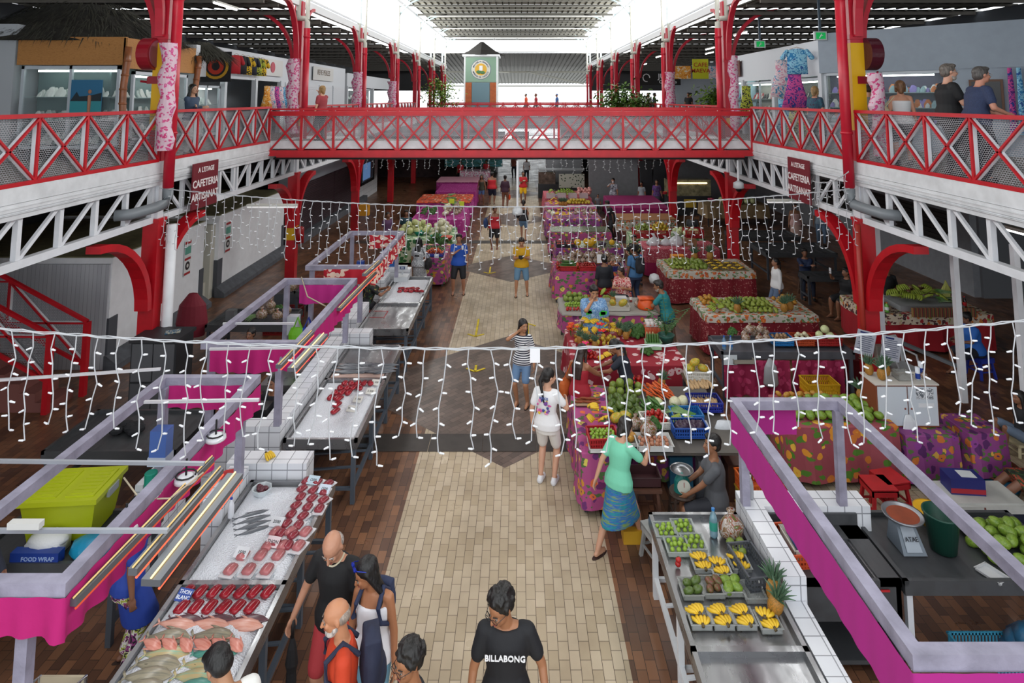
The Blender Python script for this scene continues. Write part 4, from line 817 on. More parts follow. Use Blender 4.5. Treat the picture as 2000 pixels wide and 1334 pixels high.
DARKPINK = floral('dark_pink_print', '8a1240', ['a82a58', 'b03a64'], None, 7, .4)
PALM = floral('palm_print', 'b8c4a4', ['2f6a3a', '4c8a4a'], '2f6a3a', 5, .4)
MAGF = floral('magenta_print', 'a0287c', ['c05aa0', '8a1a68'], None, 9, .36)
PINKW = floral('pink_white_cloth', 'd8cdd6', ['c23a7a', 'cf5a90'], 'c9457f', 9, .3, edge='d8cdd6')
def cloth(lb, x0, x1, y0, y1, h, mat, zb=.1, grp=None, trim=None, td=.14, seed=1, amp=.03):
    rr = random.Random(seed); m = MB(); per = []
    cx, cy = (x0+x1)/2, (y0+y1)/2; w, d = x1-x0, y1-y0; st = .11
    def edge(a, b):
        n = max(2, int((Vector(b)-Vector(a)).length/st)); return [Vector(a).lerp(Vector(b), i/n) for i in range(n)]
    cs = [(x0, y0), (x1, y0), (x1, y1), (x0, y1)]
    for i in range(4): per += [(p, i) for p in edge(cs[i], cs[(i+1) % 4])]
    nr = [Vector((0, -1)), Vector((1, 0)), Vector((0, 1)), Vector((-1, 0))]; n = len(per); fr = [rr.uniform(.7, 1.4) for _ in range(n)]
    def ring(z, f, out):
        ids = []
        for j, (p, e) in enumerate(per):
            o = nr[e]*(out+amp*f*(math.sin(j*1.35+seed)*.6+math.sin(j*.6)*.6)*fr[j]); q = p+o; ids.append(len(m.v)); m.v.append(Vector((q.x-cx, q.y-cy, z)))
        return ids
    A = ring(h+.014, 0, .0); m.face(A); zs = [h+.002]+[h-(h-zb)*k/4 for k in range(1, 5)]; prev = A
    for k, z in enumerate(zs):
        B = ring(z, .25+k*.3, .015+.012*k)
        for j in range(n): m.face([prev[j], B[j], B[(j+1) % n], prev[(j+1) % n]])
        prev = B
    o = m.build('tablecloth', mat, loc=(cx, cy, 0)); tag(o, lb, 'tablecloth', grp)
    if trim:
        m = MB(); A = ring(h+.019, 0, .005); m.face(A); prev = A
        for k, z in enumerate((h+.004, h-td)):
            B = ring(z, .2+k*.4, .032+.02*k)
            for j in range(n): m.face([prev[j], B[j], B[(j+1) % n], prev[(j+1) % n]])
            prev = B
        m.build('printed_top_cover', trim, o)
    return o
def table(lb, x0, x1, y0, y1, h, top='5a4632', leg='3a3a3e'):
    cx, cy = (x0+x1)/2, (y0+y1)/2; r = thing('market_table', lb, 'table', (cx, cy, 0)); w, d = (x1-x0)/2, (y1-y0)/2
    MB().b2((-w+.01, -d+.01, h-.035), (w-.01, d-.01, h)).build('table_top', M(top, .6, vary=.15), r)
    for sx in (-1, 1):
        for sy in (-1, 1): MB().b2((sx*(w-.06)-.025, sy*(d-.06)-.025, 0), (sx*(w-.06)+.025, sy*(d-.06)+.025, h-.035)).build('leg', M(leg, .5), r)
    return r
def ctable(tl, cl, *a, **k):
    x0, x1, y0, y1, h = a[:5]; table(tl, x0, x1, y0, y1, h-.02); return cloth(cl, x0, x1, y0, y1, h, *a[5:], **k)
def counter(lb, x0, x1, y0, y1, h=.9, legs=4, legm=None, div=(), mat=None, under=True, cat='counter', rim=.05):
    mat = mat or STEEL; legm = legm or M('4c5560', .5); cx, cy = (x0+x1)/2, (y0+y1)/2; w, d = (x1-x0)/2, (y1-y0)/2; r = thing('steel_counter', lb, cat, (cx, cy, 0))
    b = MB(); b.b2((-w, -d, h-.14), (w, d, h-.05)); b.b2((-w, -d, h-.05), (-w+.045, d, h)); b.b2((w-.045, -d, h-.05), (w, d, h)); b.b2((-w, -d, h-.05), (w, -d+.045, h)); b.b2((-w, d-.045, h-.05), (w, d, h))
    for y in div: b.b2((-w, y-cy-.03, h-.05), (w, y-cy+.03, h))
    b.build('counter_tray', mat, r)
    ys = [-d+.06+(2*d-.12)*i/(legs-1) for i in range(legs)]
    for y in ys:
        for x in (-w+.06, w-.06): MB().b2((x-.03, y-.03, 0), (x+.03, y+.03, h-.14)).build('leg', legm, r)
    for x in (-w+.06, w-.06):
        for z in (.22,): MB().b2((x-.025, -d+.06, z-.025), (x+.025, d-.06, z+.025)).build('long_rail', legm, r)
    if under:
        for y in ys: MB().b2((-w+.06, y-.02, .18), (w-.06, y+.02, .22)).build('cross_rail', legm, r)
        k = 0; y = -d+.3
        while y < d-.2: MB().bar((-w+.06, y, .3), (w-.06, y+.12, .3), .04, .02).build('shelf_slat', legm, r); y += .42
    return r
TILE = bricks('white_tile', 'dfe1e6', 'd6d9df', '8d9096', .2, .2, .006, .25, 'wall', 0)
def tiled(lb, pts, h=1.1):
    """low white tiled wall; pts = boxes (x0,x1,y0,y1)"""
    b = MB()
    for x0, x1, y0, y1 in pts: b.b2((x0, y0, 0), (x1, y1, h))
    return tag(b.build('tiled_wall', TILE), lb, 'low wall')
def fabric(name_lb, segs, z1, z0, mat, seed=0, amp=.02, cat='valance', wav=.02):
    m = MB(); rr = random.Random(seed); P = []
    for (a, b_) in zip(segs[:-1], segs[1:]):
        a, b_ = Vector(a), Vector(b_); n = max(2, int((b_-a).length/.035)); P += [(a.lerp(b_, i/n), (b_-a).normalized()) for i in range(n)]
    P.append((Vector(segs[-1]), P[-1][1])); n = len(P); ids = []
    for k in range(5):
        row = []; f = k/4
        for j, (p, d) in enumerate(P):
            nv = Vector((d.y, -d.x)); o = amp*(.3+f)*(math.sin(j*.9+seed)+.6*math.sin(j*.41)); z = z1-(z1-z0)*f+wav*f*math.sin(j*.13+seed); row.append(len(m.v)); m.v.append(Vector((p.x+nv.x*o, p.y+nv.y*o, z)))
        ids.append(row)
    for k in range(4):
        for j in range(n-1): m.face([ids[k][j], ids[k][j+1], ids[k+1][j+1], ids[k+1][j]])
    return tag(m.build('cloth_valance', mat, smooth=True), name_lb, cat)
def stall_frame(lb, x0, x1, y0, y1, z, posts, w=.1, zb=1.1):
    r = thing('market_stall', lb, 'stall', ((x0+x1)/2, (y0+y1)/2, zb)); cx, cy = (x0+x1)/2, (y0+y1)/2
    c = Each('top_beam', LILAC, r)
    for a, b_ in (((x0, y0-w/2), (x0, y1+w/2)), ((x1, y0-w/2), (x1, y1+w/2))): c.b2((a[0]-cx-w/2, a[1]-cy, z-w-zb), (b_[0]-cx+w/2, b_[1]-cy, z-zb))
    for y in (y0, y1): c.b2((x0-cx+w/2, y-cy-w/2, z-w-zb), (x1-cx-w/2, y-cy+w/2, z-zb))
    p = Each('post', LILAC, r)
    for x, y, zz in posts: p.b2((x-cx-w*.45, y-cy-w*.45, zz-zb), (x-cx+w*.45, y-cy+w*.45, z-w-zb))
    return r
PINK = M('b0126a', .8, bump=.35, bs=7); PINK2 = M('b0207a', .8, bump=.15, bs=3)
# --- left fish stalls ---
counter('nearest steel fish counter, covered with ice and fish', -3.45, -2.36, 4.3, 8.47, legs=5, div=(6.78,))
counter('second steel fish counter on the left, with tuna pieces and small fish', -3.4, -2.33, 9.42, 12.86, legs=4, div=(11.35,))
counter('third steel counter on the left, ice at its far half', -3.42, -2.35, 13.7, 17.6, legs=4, div=(15.4,))
tiled('white tiled wall around the back of the nearest fish stall', [(-3.72, -3.48, 7.75, 8.45), (-3.8, -2.75, 8.5, 8.8)], 1.08)
tiled('white tiled wall of the second fish stall', [(-3.75, -3.44, 9.4, 12.8), (-4.55, -3.75, 9.4, 9.65), (-3.95, -3.0, 12.95, 13.25)], 1.08)
tiled('white tiled wall of the third fish stall', [(-3.8, -3.48, 13.75, 14.9), (-3.8, -3.5, 16.6, 17.4), (-4.0, -3.0, 17.65, 17.9)], 1.08)
tiled('short white tiled pier under the far corner of the nearest stall frame', [(-4.7, -4.35, 8.05, 8.6)], 1.08)
fr = [(-4.55, -3.38, 4.95, 8.3, 'nearest lilac stall frame on the left, draped in pink'), (-4.6, -3.25, 9.45, 12.6, 'second lilac stall frame on the left, under the string lights'), (-4.5, -3.12, 13.6, 17.0, 'third lilac stall frame on the left, with a red flowered valance')]
for i, (x0, x1, y0, y1, l) in enumerate(fr):
    stall_frame(l, x0, x1, y0, y1, 2.25, [(x1-.12, y1-.1, 1.08), (x0+.06, y1-.1, 1.08 if i == 0 else .9), (x1-.25, y0, 1.08)]+([(x0+.06, y0+.08, .9)] if i else [(-4.1, y0, .0)]))
fabric('long pink valance of the nearest stall, hanging low at the corner', [(-5.6, 4.89), (-3.32, 4.89), (-3.31, 8.3)], 2.16, 1.86, PINK, 1, .018, wav=.03)
fabric('short pink valance on the far beam of the nearest stall', [(-4.45, 8.24), (-3.45, 8.24)], 2.16, 1.88, PINK, 2)
fabric('pink valance of the second stall, under the first bridge of lights', [(-4.5, 9.39), (-3.2, 9.39), (-3.18, 12.6)], 2.16, 1.84, PINK, 3)
fabric('short pink valance on the far beam of the second stall', [(-4.3, 12.5), (-3.3, 12.5)], 2.16, 1.82, PINK2, 4)
fabric('red and white flowered valance sagging round the third stall', [(-4.15, 13.54), (-3.06, 13.54), (-3.06, 17.0)], 2.18, 1.85, PAREO, 5)
fabric('red and white flowered cloth on the far beam of the third stall', [(-4.0, 16.95), (-3.3, 16.95)], 2.16, 1.8, PAREO, 6)
b = MB().b2((-5.8, 4.9, 2.15), (-4.6, 5.0, 2.25)); tag(b.build('cross_beam', LILAC), 'lilac beam leaving the picture at the bottom left', 'beam')
# hanging lamp rails
def lampbar(lb, a, b_, r=.012, col='aab0b8'):
    return tag(MB().bar(a, b_, .03, .03).build('lamp_rail', M(col, .4, .4)), lb, 'lamp rail')
lampbar('grey steel rail crossing the nearest stall, farther one', (-5.6, 6.25, 2.36), (-3.0, 6.25, 2.33)); lampbar('grey steel rail crossing the nearest stall, nearer one', (-4.8, 5.38, 2.3), (-2.85, 5.38, 2.3))
lampbar('white rail over the nearest stall below the string lights', (-4.3, 7.45, 2.33), (-3.0, 7.5, 2.33), col='d9dadf'); lampbar('white rail crossing the second stall at its near end', (-4.3, 8.95, 2.33), (-3.1, 9.0, 2.33), col='d9dadf')
lampbar('white clothes rail at the near end of the second stall', (-4.75, 10.3, 2.2), (-3.6, 10.3, 2.2), col='d9dadf')
lampbar('long white rail at the left edge below the lights', (-7.4, 7.6, 2.42), (-4.55, 8.2, 2.38), col='d9dadf')
def tube_lamp(lb, a, b_, w=.16, on=True):
    a, b_ = Vector(a), Vector(b_); r = thing('strip_lamp', lb, 'lamp', a); d = b_-a
    s_ = MB(); s_.bar((0, 0, .02), d+Vector((0, 0, .02)), w, .05); s_.build('lamp_housing', M('6f747a', .4, .5), r)
    t = MB(); sd = frame(d)[0]*w*.28
    t.path([Vector((0, 0, .055)), d+Vector((0, 0, .055))], .007, 8); t.build('tube', M('ffd890', .4, em=1.1 if on and w > .12 else .0), r); t = MB(); t.path([sd*1.6+Vector((0, 0, -.015)), d+sd*1.6+Vector((0, 0, -.015))], .009, 8); t.build('red_tube', M('e8583a', .4, em=1. if on else .0), r); return r
tube_lamp('wide grey strip lamp above the nearest fish counter', (-2.76, 5.0, 2.16), (-2.7, 6.25, 2.2), .15)
tube_lamp('second strip lamp beside the wide one over the nearest fish counter', (-2.93, 5.05, 2.2), (-2.87, 6.3, 2.22), .07)
tube_lamp('unlit thin lamp strip hanging over the pink valance', (-3.3, 4.95, 2.06), (-3.14, 6.7, 2.1), .05, False)
tube_lamp('pink glowing strip lamp over the second fish counter, right one', (-3.0, 8.55, 2.2), (-2.96, 9.75, 2.2), .13); tube_lamp('grey strip lamp left of the pink glowing one', (-3.2, 8.6, 2.22), (-3.16, 9.8, 2.22), .08)
tube_lamp('slanting strip lamp over the third fish counter', (-3.15, 11.2, 2.1), (-3.0, 13.3, 2.15), .08); tube_lamp('small lamp strip at the corner of the third stall', (-3.05, 12.6, 2.3), (-2.98, 13.6, 2.3), .1)
for i, (x, y, z, l) in enumerate(((-3.22, 6.35, 2.12, 'farthest of the three round white hanging lamps'), (-3.42, 5.75, 2.08, 'middle round white hanging lamp beside the pink valance'), (-4.38, 5.3, 2.1, 'leftmost round white hanging lamp'), (-3.25, 7.0, 2.16, 'round lamp with black cables nearest the banana saucer'))):
    r = thing('round_lamp', l, 'lamp', (x, y, z)); MB().lathe([(.0, .05), (.05, .05), (.1, .03), (.105, 0), (.09, -.01)], n=20).build('shade', M('d8dade', .4), r, smooth=True); MB().path([(0, 0, .05), (0, 0, .2)], .01, 6).build('cord', BLK, r)
    q = MB(); q.path([(.09*math.cos(t), .09*math.sin(t), .055) for t in [k*.6 for k in range(11)]], .008, 5); q.build('coiled_cable', BLK, r)
# ice
def icemat():
    m, nt, b = newmat('crushed_ice'); v = coords(nt, 1); no = N(nt, 'ShaderNodeTexVoronoi'); no.inputs['Scale'].default_value = 60; L(nt, v, no.inputs['Vector'])
    bp = N(nt, 'ShaderNodeBump'); bp.inputs['Strength'].default_value = .6; bp.inputs['Distance'].default_value = .02; L(nt, no.outputs['Distance'], bp.inputs['Height']); L(nt, bp.outputs[0], b.inputs['Normal'])
    b.inputs['Base Color'].default_value = lin('dcdfe6'); b.inputs['Roughness'].default_value = .35; return m
ICE = icemat()
def ice(lb, x0, x1, y0, y1, z=.86, hgt=.05, seed=1):
    m = MB(); nx, ny = max(4, int((x1-x0)/.06)), max(4, int((y1-y0)/.06)); cx, cy = (x0+x1)/2, (y0+y1)/2
    for j in range(ny+1):
        for i in range(nx+1):
            u, v = i/nx, j/ny; e = min(1, min(u, 1-u, v, 1-v)*9); x, y = x0+(x1-x0)*u, y0+(y1-y0)*v
            m.v.append(Vector((x-cx, y-cy, .0+e*(hgt+.02*noise.noise(Vector((x*6, y*6, seed)))))))
    for j in range(ny):
        for i in range(nx): a = j*(nx+1)+i; m.face([a, a+1, a+nx+2, a+nx+1])
    o = m.build('crushed_ice', ICE, loc=(cx, cy, z), smooth=True); return tag(o, lb, 'ice', kind='stuff')
ice('bed of crushed ice under the red tuna pieces and reef fish, near end', -3.4, -2.42, 4.35, 6.74, .852, .05, 3); ice('broad bare bed of crushed ice on the nearest counter', -3.4, -2.42, 6.82, 8.4, .852, .05, 2)
ice('ice bed on the second fish counter', -3.34, -2.38, 9.48, 11.3, .852, .06, 5); ice('ice heap on the third counter', -3.3, -2.42, 15.5, 17.4, .852, .07, 7)
# --- right lilac stall ---
stall_frame('lilac stall frame on the right with a broad pink side cloth', 2.6, 3.85, 4.4, 7.75, 2.22, [(2.66, 7.7, 1.08), (3.79, 7.7, 1.08)])
b = MB(); b.b2((3.9, 4.35, 2.12), (5.0, 4.45, 2.22)); tag(b.build('cross_beam', LILAC), 'lilac beam leaving the picture at the bottom right', 'beam')
fabric('broad flat pink cloth along the right stall frame', [(4.9, 4.33), (2.53, 4.33), (2.54, 7.75)], 2.13, 1.74, M('a82080', .8), 3, .004, wav=.0)
fabric('short flat pink cloth on the far beam of the right stall', [(2.7, 7.83), (3.35, 7.83)], 2.13, 1.78, M('a82080', .8), 3, .004, wav=.0)
counter('long steel counter on the right with bananas and limes at its far end', 1.55, 2.6, 3.2, 7.85, legs=5, legm=M('d5d8dc', .5), div=(6.02,), under=True)
tiled('white tiled wall behind the banana counter, wrapping the sink', [(2.63, 2.86, 6.6, 7.95), (2.86, 4.1, 7.66, 7.95)], 1.08)
tiled('lower tiled wall continuing behind the banana counter', [(2.64, 2.84, 5.2, 6.6)], .86)
r = thing('sink_unit', 'stainless steel sink unit behind the right pink cloth', 'sink', (3.42, 7.2, 0))
b = MB(); b.b2((-.56, -.4, .84), (.5, -.36, .9)); b.b2((-.56, .2, .84), (.5, .42, .9)); b.b2((-.56, -.4, .84), (-.25, .42, .9)); b.b2((.28, -.4, .84), (.5, .42, .9)); b.b2((-.56, .42, .84), (.5, .45, 1.02)); b.build('worktop', STEELD, r)
b = MB(); b.b2((-.25, -.36, .66), (.28, .2, .68)); b.b2((-.25, -.36, .66), (-.23, .2, .88)); b.b2((.26, -.36, .66), (.28, .2, .88)); b.b2((-.25, -.37, .66), (.28, -.35, .88)); b.b2((-.25, .19, .66), (.28, .21, .88)); b.build('basin', STEEL, r)
b = MB(); b.b2((-.55, -.38, .1), (-.5, .4, .84)); b.b2((.45, -.38, .1), (.5, .4, .84)); b.b2((-.55, -.38, .5), (.5, -.36, .84)); b.b2((-.55, -.38, .1), (.5, .4, .14)); b.build('cabinet_body', STEELD, r)
b = MB(); b.path([(.0, .3, .9), (.0, .3, 1.02), (.0, .26, 1.06), (.05, .12, 1.06), (.06, .08, 1.02)], .014, 10); b.build('tap', M('b8babd', .2, .9), r, smooth=True)
MB().box((.33, -.395, .8), (.09, .01, .02)).build('red_sticker', M('b02028', .5), r)
counter('dark steel table at the right with green mangoes and a bucket', 3.98, 5.9, 6.85, 7.95, .86, 2, M('c9ccd2', .5), mat=STEELD, under=False, cat='table')
# --- right side tables ---
table('long dark table carrying the crates of the nearest vegetable stall', 1.52, 3.25, 9.25, 11.3, .8, '57524c')
fabric('pink floral cloth strip hung under the crates of the nearest stall', [(1.55, 9.8), (3.2, 9.8)], .78, .12, PINKF2, 4, .02)
T = [
 ('market table under the nearest vegetable stall', 'pink floral cloth under the nearest vegetable stall, hanging by the walk', .9, 1.5, 9.25, 11.3, .8, PINKF, .1),
 ('market table of the red flowered flower and fruit stall', 'red cloth with large white flowers under the flower and pineapple stall', 1.02, 3.15, 12.0, 13.8, .85, HAWAII, .12),
 ('small fruit table between the big man and the teal man', 'pink floral strip hung on the small fruit table', 1.02, 3.22, 14.8, 15.9, .85, PINKF, .45),
 ('table of the zucchini and carrot stall', 'pink floral cloth below the zucchini and carrots', 1.05, 3.2, 18.2, 19.7, .85, PINKF, .12),
 ('table of the yellow pumpkins', 'pink floral cloth below the yellow pumpkins', 1.25, 3.5, 21.0, 22.1, .85, PINKF2, .12),
 ('table with the foil covered top', 'pink floral cloth below the foil covered top', 1.2, 3.45, 23.4, 24.4, .85, PINKF, .12),
 ('table of the bananas and corn beyond the foil top', 'pink floral cloth below the bananas and corn', 1.2, 3.45, 26.0, 27.7, .85, PINKF2, .12),
 ('table of the pineapples and oranges', 'pink floral cloth below the pineapples and oranges', 1.3, 3.55, 28.5, 30.3, .85, PINKF, .12),
 ('table of the limes and wrapped bunches', 'orange brown cloth below the limes', 1.35, 3.65, 31.2, 33.8, .85, REDPALE, .12)]
for i, (a, b_, x0, x1, y0, y1, h, m, zb) in enumerate(T): ctable(a, b_, x0, x1, y0, y1, h, m, zb, seed=i+1, trim=M('8f8b84', .7) if i in (2,) else None, td=.03)
ctable('table of the nearer mango display', 'red blossom cloth with orange flowered border, nearer mango display', 4.3, 6.8, 14.55, 15.8, .88, REDDOT, .05, trim=ORANGEF, td=.13, seed=11)
ctable('table of the banana and pineapple display', 'red blossom cloth with orange flowered border, farther display with bananas', 4.3, 6.75, 18.1, 19.5, .88, REDDOT, .05, trim=ORANGEF, td=.17, seed=12)
ctable('table heaped with white plastic bags and a box', 'pale red printed cloth over dark pink, with white plastic bags on it', 4.2, 6.6, 20.8, 21.9, .88, M('96164c', .8), .05, trim=REDPALE, td=.42, seed=13)
ctable('table of the red crate of green fruit', 'palm leaf printed cloth below the green fruit crates', 4.1, 6.65, 22.5, 23.85, .8, PALM, .1, seed=14)
ctable('brown topped table with a blue basin', 'white cloth with small flowers under a brown table top', 4.1, 6.5, 26.0, 27.2, .85, ORANGEF, .4, trim=M('9a6c48', .6), td=.03, seed=15)
ctable('long table of the magenta stall', 'magenta cloth around the far stall with coloured basins', 4.4, 6.9, 28.6, 32.2, .85, M('8a1258', .8), .1, seed=16)
ctable('low table of the green flowered mango stall', 'pink cloth with green leaves and yellow flowers under the mango stall', 4.2, 5.75, 9.85, 10.85, .85, GREENF, .1, seed=17)
ctable('low table of the purple flowered stall at the right', 'purple flowered cloth below the white doored cabinet', 5.85, 6.65, 9.85, 10.5, .72, PINKF2, .08, seed=18); ctable('small side table at the right edge of the purple flowered stall', 'small purple flowered cloth right of the cabinet stall', 6.85, 7.4, 9.9, 10.5, .72, PINKF2, .15, seed=19)
counter('grey stone topped counter with cabbages and bagged potatoes', 3.95, 6.55, 12.5, 13.35, .9, 2, mat=M('4e4f55', .4, vary=.2), under=False)
for i, (x0, x1, l) in enumerate(((3.98, 5.25, 'left'), (5.3, 6.3, 'right'))): fabric('dark pink printed curtain below the grey counter, %s half' % l, [(x0, 12.46), (x1, 12.46)], .76, .08, DARKPINK, i, .03)
ctable('table of the plaid covered stall at the far right', 'red cloth with a fruit print border on the far right stall', 8.15, 10.9, 14.7, 16.1, .85, M('9a1220', .8), .08, trim=floral('fruit_print', 'c9b9a4', ['a8242c', 'c9702a', '3a2a2e', '8a9a3a'], '5a2a2a', 9, .42), td=.2, seed=21)
tag(MB().box((0, 0, 0), (1.45, .06, .2)).build('plaid_cloth', stripes('plaid', '8a6a3a', '7a2a34', 11, 0, '4a5a34'), loc=(9.75, 14.63, .93)), 'plaid cloth draped over the front of the far right stall', 'cloth')
for i, (x0, x1, y0, y1, h, l) in enumerate(((8.0, 10.3, 20.4, 21.9, .85, 'empty grey steel table at the back right with papers'), (7.8, 10.2, 22.7, 23.9, .85, 'empty grey steel table farthest to the back right'), (8.2, 9.7, 18.0, 18.6, .78, 'narrow steel table where the man in navy leans'), (-6.95, -5.15, 14.2, 15.3, .8, 'grey steel table at the left with bagged vegetables'), (-6.8, -4.9, 9.3, 10.5, .8, 'dark steel table at the left with a dark cloth bundle'), (-5.85, -4.2, 16.6, 17.6, .8, 'dark steel table behind the third fish stall'), (-5.95, -4.3, 7.1, 8.0, .85, 'dark steel worktop behind the nearest fish stall'))):
    counter(l, x0, x1, y0, y1, h, 2, M('3f444c', .5), mat=STEELD, under=False, cat='table')
# left far tables
ctable('table of the cucumbers and carrots beside the walk', 'pink floral cloth below the carrots and cucumbers, left of the walk', -3.2, -2.3, 19.75, 21.6, .85, PINKF, .08, seed=31)
ctable('table of the pale melons and white cabbages', 'green edged cloth below the melons and cauliflowers', -4.5, -2.35, 22.2, 24.3, .85, PALM, .1, seed=32)
ctable('table of the leeks and cauliflowers', 'magenta cloth below the leeks and herbs', -4.4, -2.3, 25.9, 29.0, .85, MAGF, .1, seed=33)
ctable('table with an orange printed top', 'magenta cloth with an orange printed top, left of the walk', -4.9, -2.35, 30.3, 32.6, .85, MAGF, .1, trim=floral('orange_top', 'd8562a', ['e8c8a8', 'd84a3a', '3a2a2e'], '8a3a2a', 7, .42), td=.05, seed=34)
ctable('empty far table under a magenta cloth', 'plain magenta printed cloth on the empty far table', -4.4, -2.3, 33.4, 36.4, .85, MAGF, .1, seed=35)
ctable('second empty far table under a pink topped cloth', 'magenta printed cloth with pink top on the farthest empty table', -4.9, -2.35, 37.6, 39.8, .85, MAGF, .1, trim=M('c08a9a', .7), td=.04, seed=36)
ctable('band table at the far left under a pink and white cloth', 'pink and white flowered cloth in front of the red shirted people', -3.9, -1.9, 41.8, 43.2, .95, PINKW, .3, seed=37)
# ================= PRODUCE =================
def lump(mat, r, n=10, nm='fruit', extra=None, jit=0):
    b = MB(); b.ell((0, 0, 0), r, n)
    if extra: extra(b)
    return b.build(nm, mat if isinstance(mat, list) else [mat], smooth=True)
def fm(c, c2=None, r=.4): return blotch('f_'+c, [c, c2 or c, c], 30, r) if c2 else M(c, r, vary=.18)
STEM = M('5a4a2a', .7)
def pr(nm, o): o.name = nm; return o
def mango_mesh(nm, c, c2, s=1.):
    b = MB(); b.loft([((0, 0, z*s), (w*s, 0, 0), (0, w*.9*s, 0)) for z, w in ((-.06, .012), (-.05, .032), (-.02, .046), (.02, .045), (.05, .028), (.06, .01))], 10); b.mat(1); b.tube((0, 0, .058*s), (0, 0, .068*s), .004, 5)
    return b.build(nm, [fm(c, c2), STEM], smooth=True)
def round_mesh(nm, c, s, c2=None, stem=None, n=10):
    b = MB(); b.ell((0, 0, 0), (s, s, s*.93), n)
    if stem: b.mat(1); b.box((0, 0, s*.93), (s*.5, s*.1, s*.1)); b.box((0, 0, s*.93), (s*.1, s*.5, s*.1))
    return b.build(nm, [fm(c, c2), M(stem or '3a5a2a', .7)], smooth=True)
def banana_mesh(nm='banana_bunch', c='dcb428', n=5, s=1.):
    b = MB()
    for i in range(n):
        q = i-(n-1)/2; pts = [Vector((q*.012, -.05, .035)), Vector((q*.026, -.03, .05)), Vector((q*.036, .015, .05-.004*q*q)), Vector((q*.039, .06, .032-.004*q*q)), Vector((q*.036, .09, .01))]
        b.path([p*s for p in pts], [.006*s, .016*s, .02*s, .017*s, .005*s], 7)
    b.mat(1); b.tube((0, -.075*s, .035*s), (0, -.045*s, .04*s), .016*s, 7); return b.build(nm, [M(c, .5, vary=.08), STEM], smooth=True)
def pineapple(s=1., fruit='b8782a'):
    r = thing('pineapple', 'pineapple', 'pineapple'); b = MB(); b.lathe([(.03*s, 0), (.055*s, .02*s), (.066*s, .07*s), (.062*s, .12*s), (.04*s, .16*s)], n=14); m = blotch('pine_skin_'+fruit, [fruit, '6a5a24', fruit, '8a6a28'], 70, .6); b.build('pineapple_body', m, r, smooth=True)
    b = MB(); rr = random.Random(2)
    for i in range(22):
        a = i*2.4; t = i/22; ro = .05*(1-t)+.012; h = (.08+.12*t)*s; p = Vector((math.cos(a)*.018, math.sin(a)*.018, .15))*s; q = p+Vector((math.cos(a)*ro*1.2*s, math.sin(a)*ro*1.2*s, h*.6)); e = q+Vector((math.cos(a)*ro*s, math.sin(a)*ro*s, h*.25))
        b.path([p, q, e], [.011*s, .009*s, .002], 4)
    b.build('leaf_crown', M('4c6a50', .6, vary=.3), r); return r
def crate(nm, w, d, h, c, lb, cat, loc, rz=0, slats=True, grp=None, bottom=True):
    b = MB(); t = .012; m = M(c, .5, vary=.1); tp = 1.08
    b.b2((-w/2, -d/2, 0), (w/2, d/2, t))
    for z in (h-.02, h*.45, .02):
        b.b2((-w/2, -d/2, z), (w/2, -d/2+t, z+.02)); b.b2((-w/2, d/2-t, z), (w/2, d/2, z+.02)); b.b2((-w/2, -d/2, z), (-w/2+t, d/2, z+.02)); b.b2((w/2-t, -d/2, z), (w/2, d/2, z+.02))
    st = .035
    k = -w/2
    while k < w/2: b.b2((k, -d/2+.001, 0), (k+.016, -d/2+t, h)); b.b2((k, d/2-t, 0), (k+.016, d/2-.001, h)); k += st
    k = -d/2
    while k < d/2: b.b2((-w/2+.001, k, 0), (-w/2+t, k+.016, h)); b.b2((w/2-t, k, 0), (w/2-.001, k+.016, h)); k += st
    b.b2((-w/2-.01, -d/2-.01, h-.015), (w/2+.01, -d/2+.01, h+.005)); b.b2((-w/2-.01, d/2-.01, h-.015), (w/2+.01, d/2+.01, h+.005)); b.b2((-w/2-.01, -d/2, h-.015), (-w/2+.01, d/2, h+.005)); b.b2((w/2-.01, -d/2, h-.015), (w/2+.01, d/2, h+.005))
    o = b.build(nm, m, loc=loc, rz=rz); return tag(o, lb, cat, grp)
def tray(w, d, h, c, lb, loc, rz=0, nm='tray', cat='tray', grp=None, r=.5):
    b = MB(); t = .006; b.b2((-w/2, -d/2, 0), (w/2, d/2, t))
    for a, c_ in (((-w/2, -d/2), (w/2, -d/2+t)), ((-w/2, d/2-t), (w/2, d/2)), ((-w/2, -d/2), (-w/2+t, d/2)), ((w/2-t, -d/2), (w/2, d/2))): b.b2((a[0], a[1], 0), (c_[0], c_[1], h))
    for s in (-1, 1): b.b2((-w/2-.012, s*d/2-.008, h-.004), (w/2+.012, s*d/2+.008, h)); b.b2((s*w/2-.01, -d/2, h-.004), (s*w/2+.01, d/2, h))
    return tag(b.build(nm, M(c, .15, alpha=.45) if nm == 'clear_box' else M(c, r), loc=loc, rz=rz), lb, cat, grp)
PROT = {}
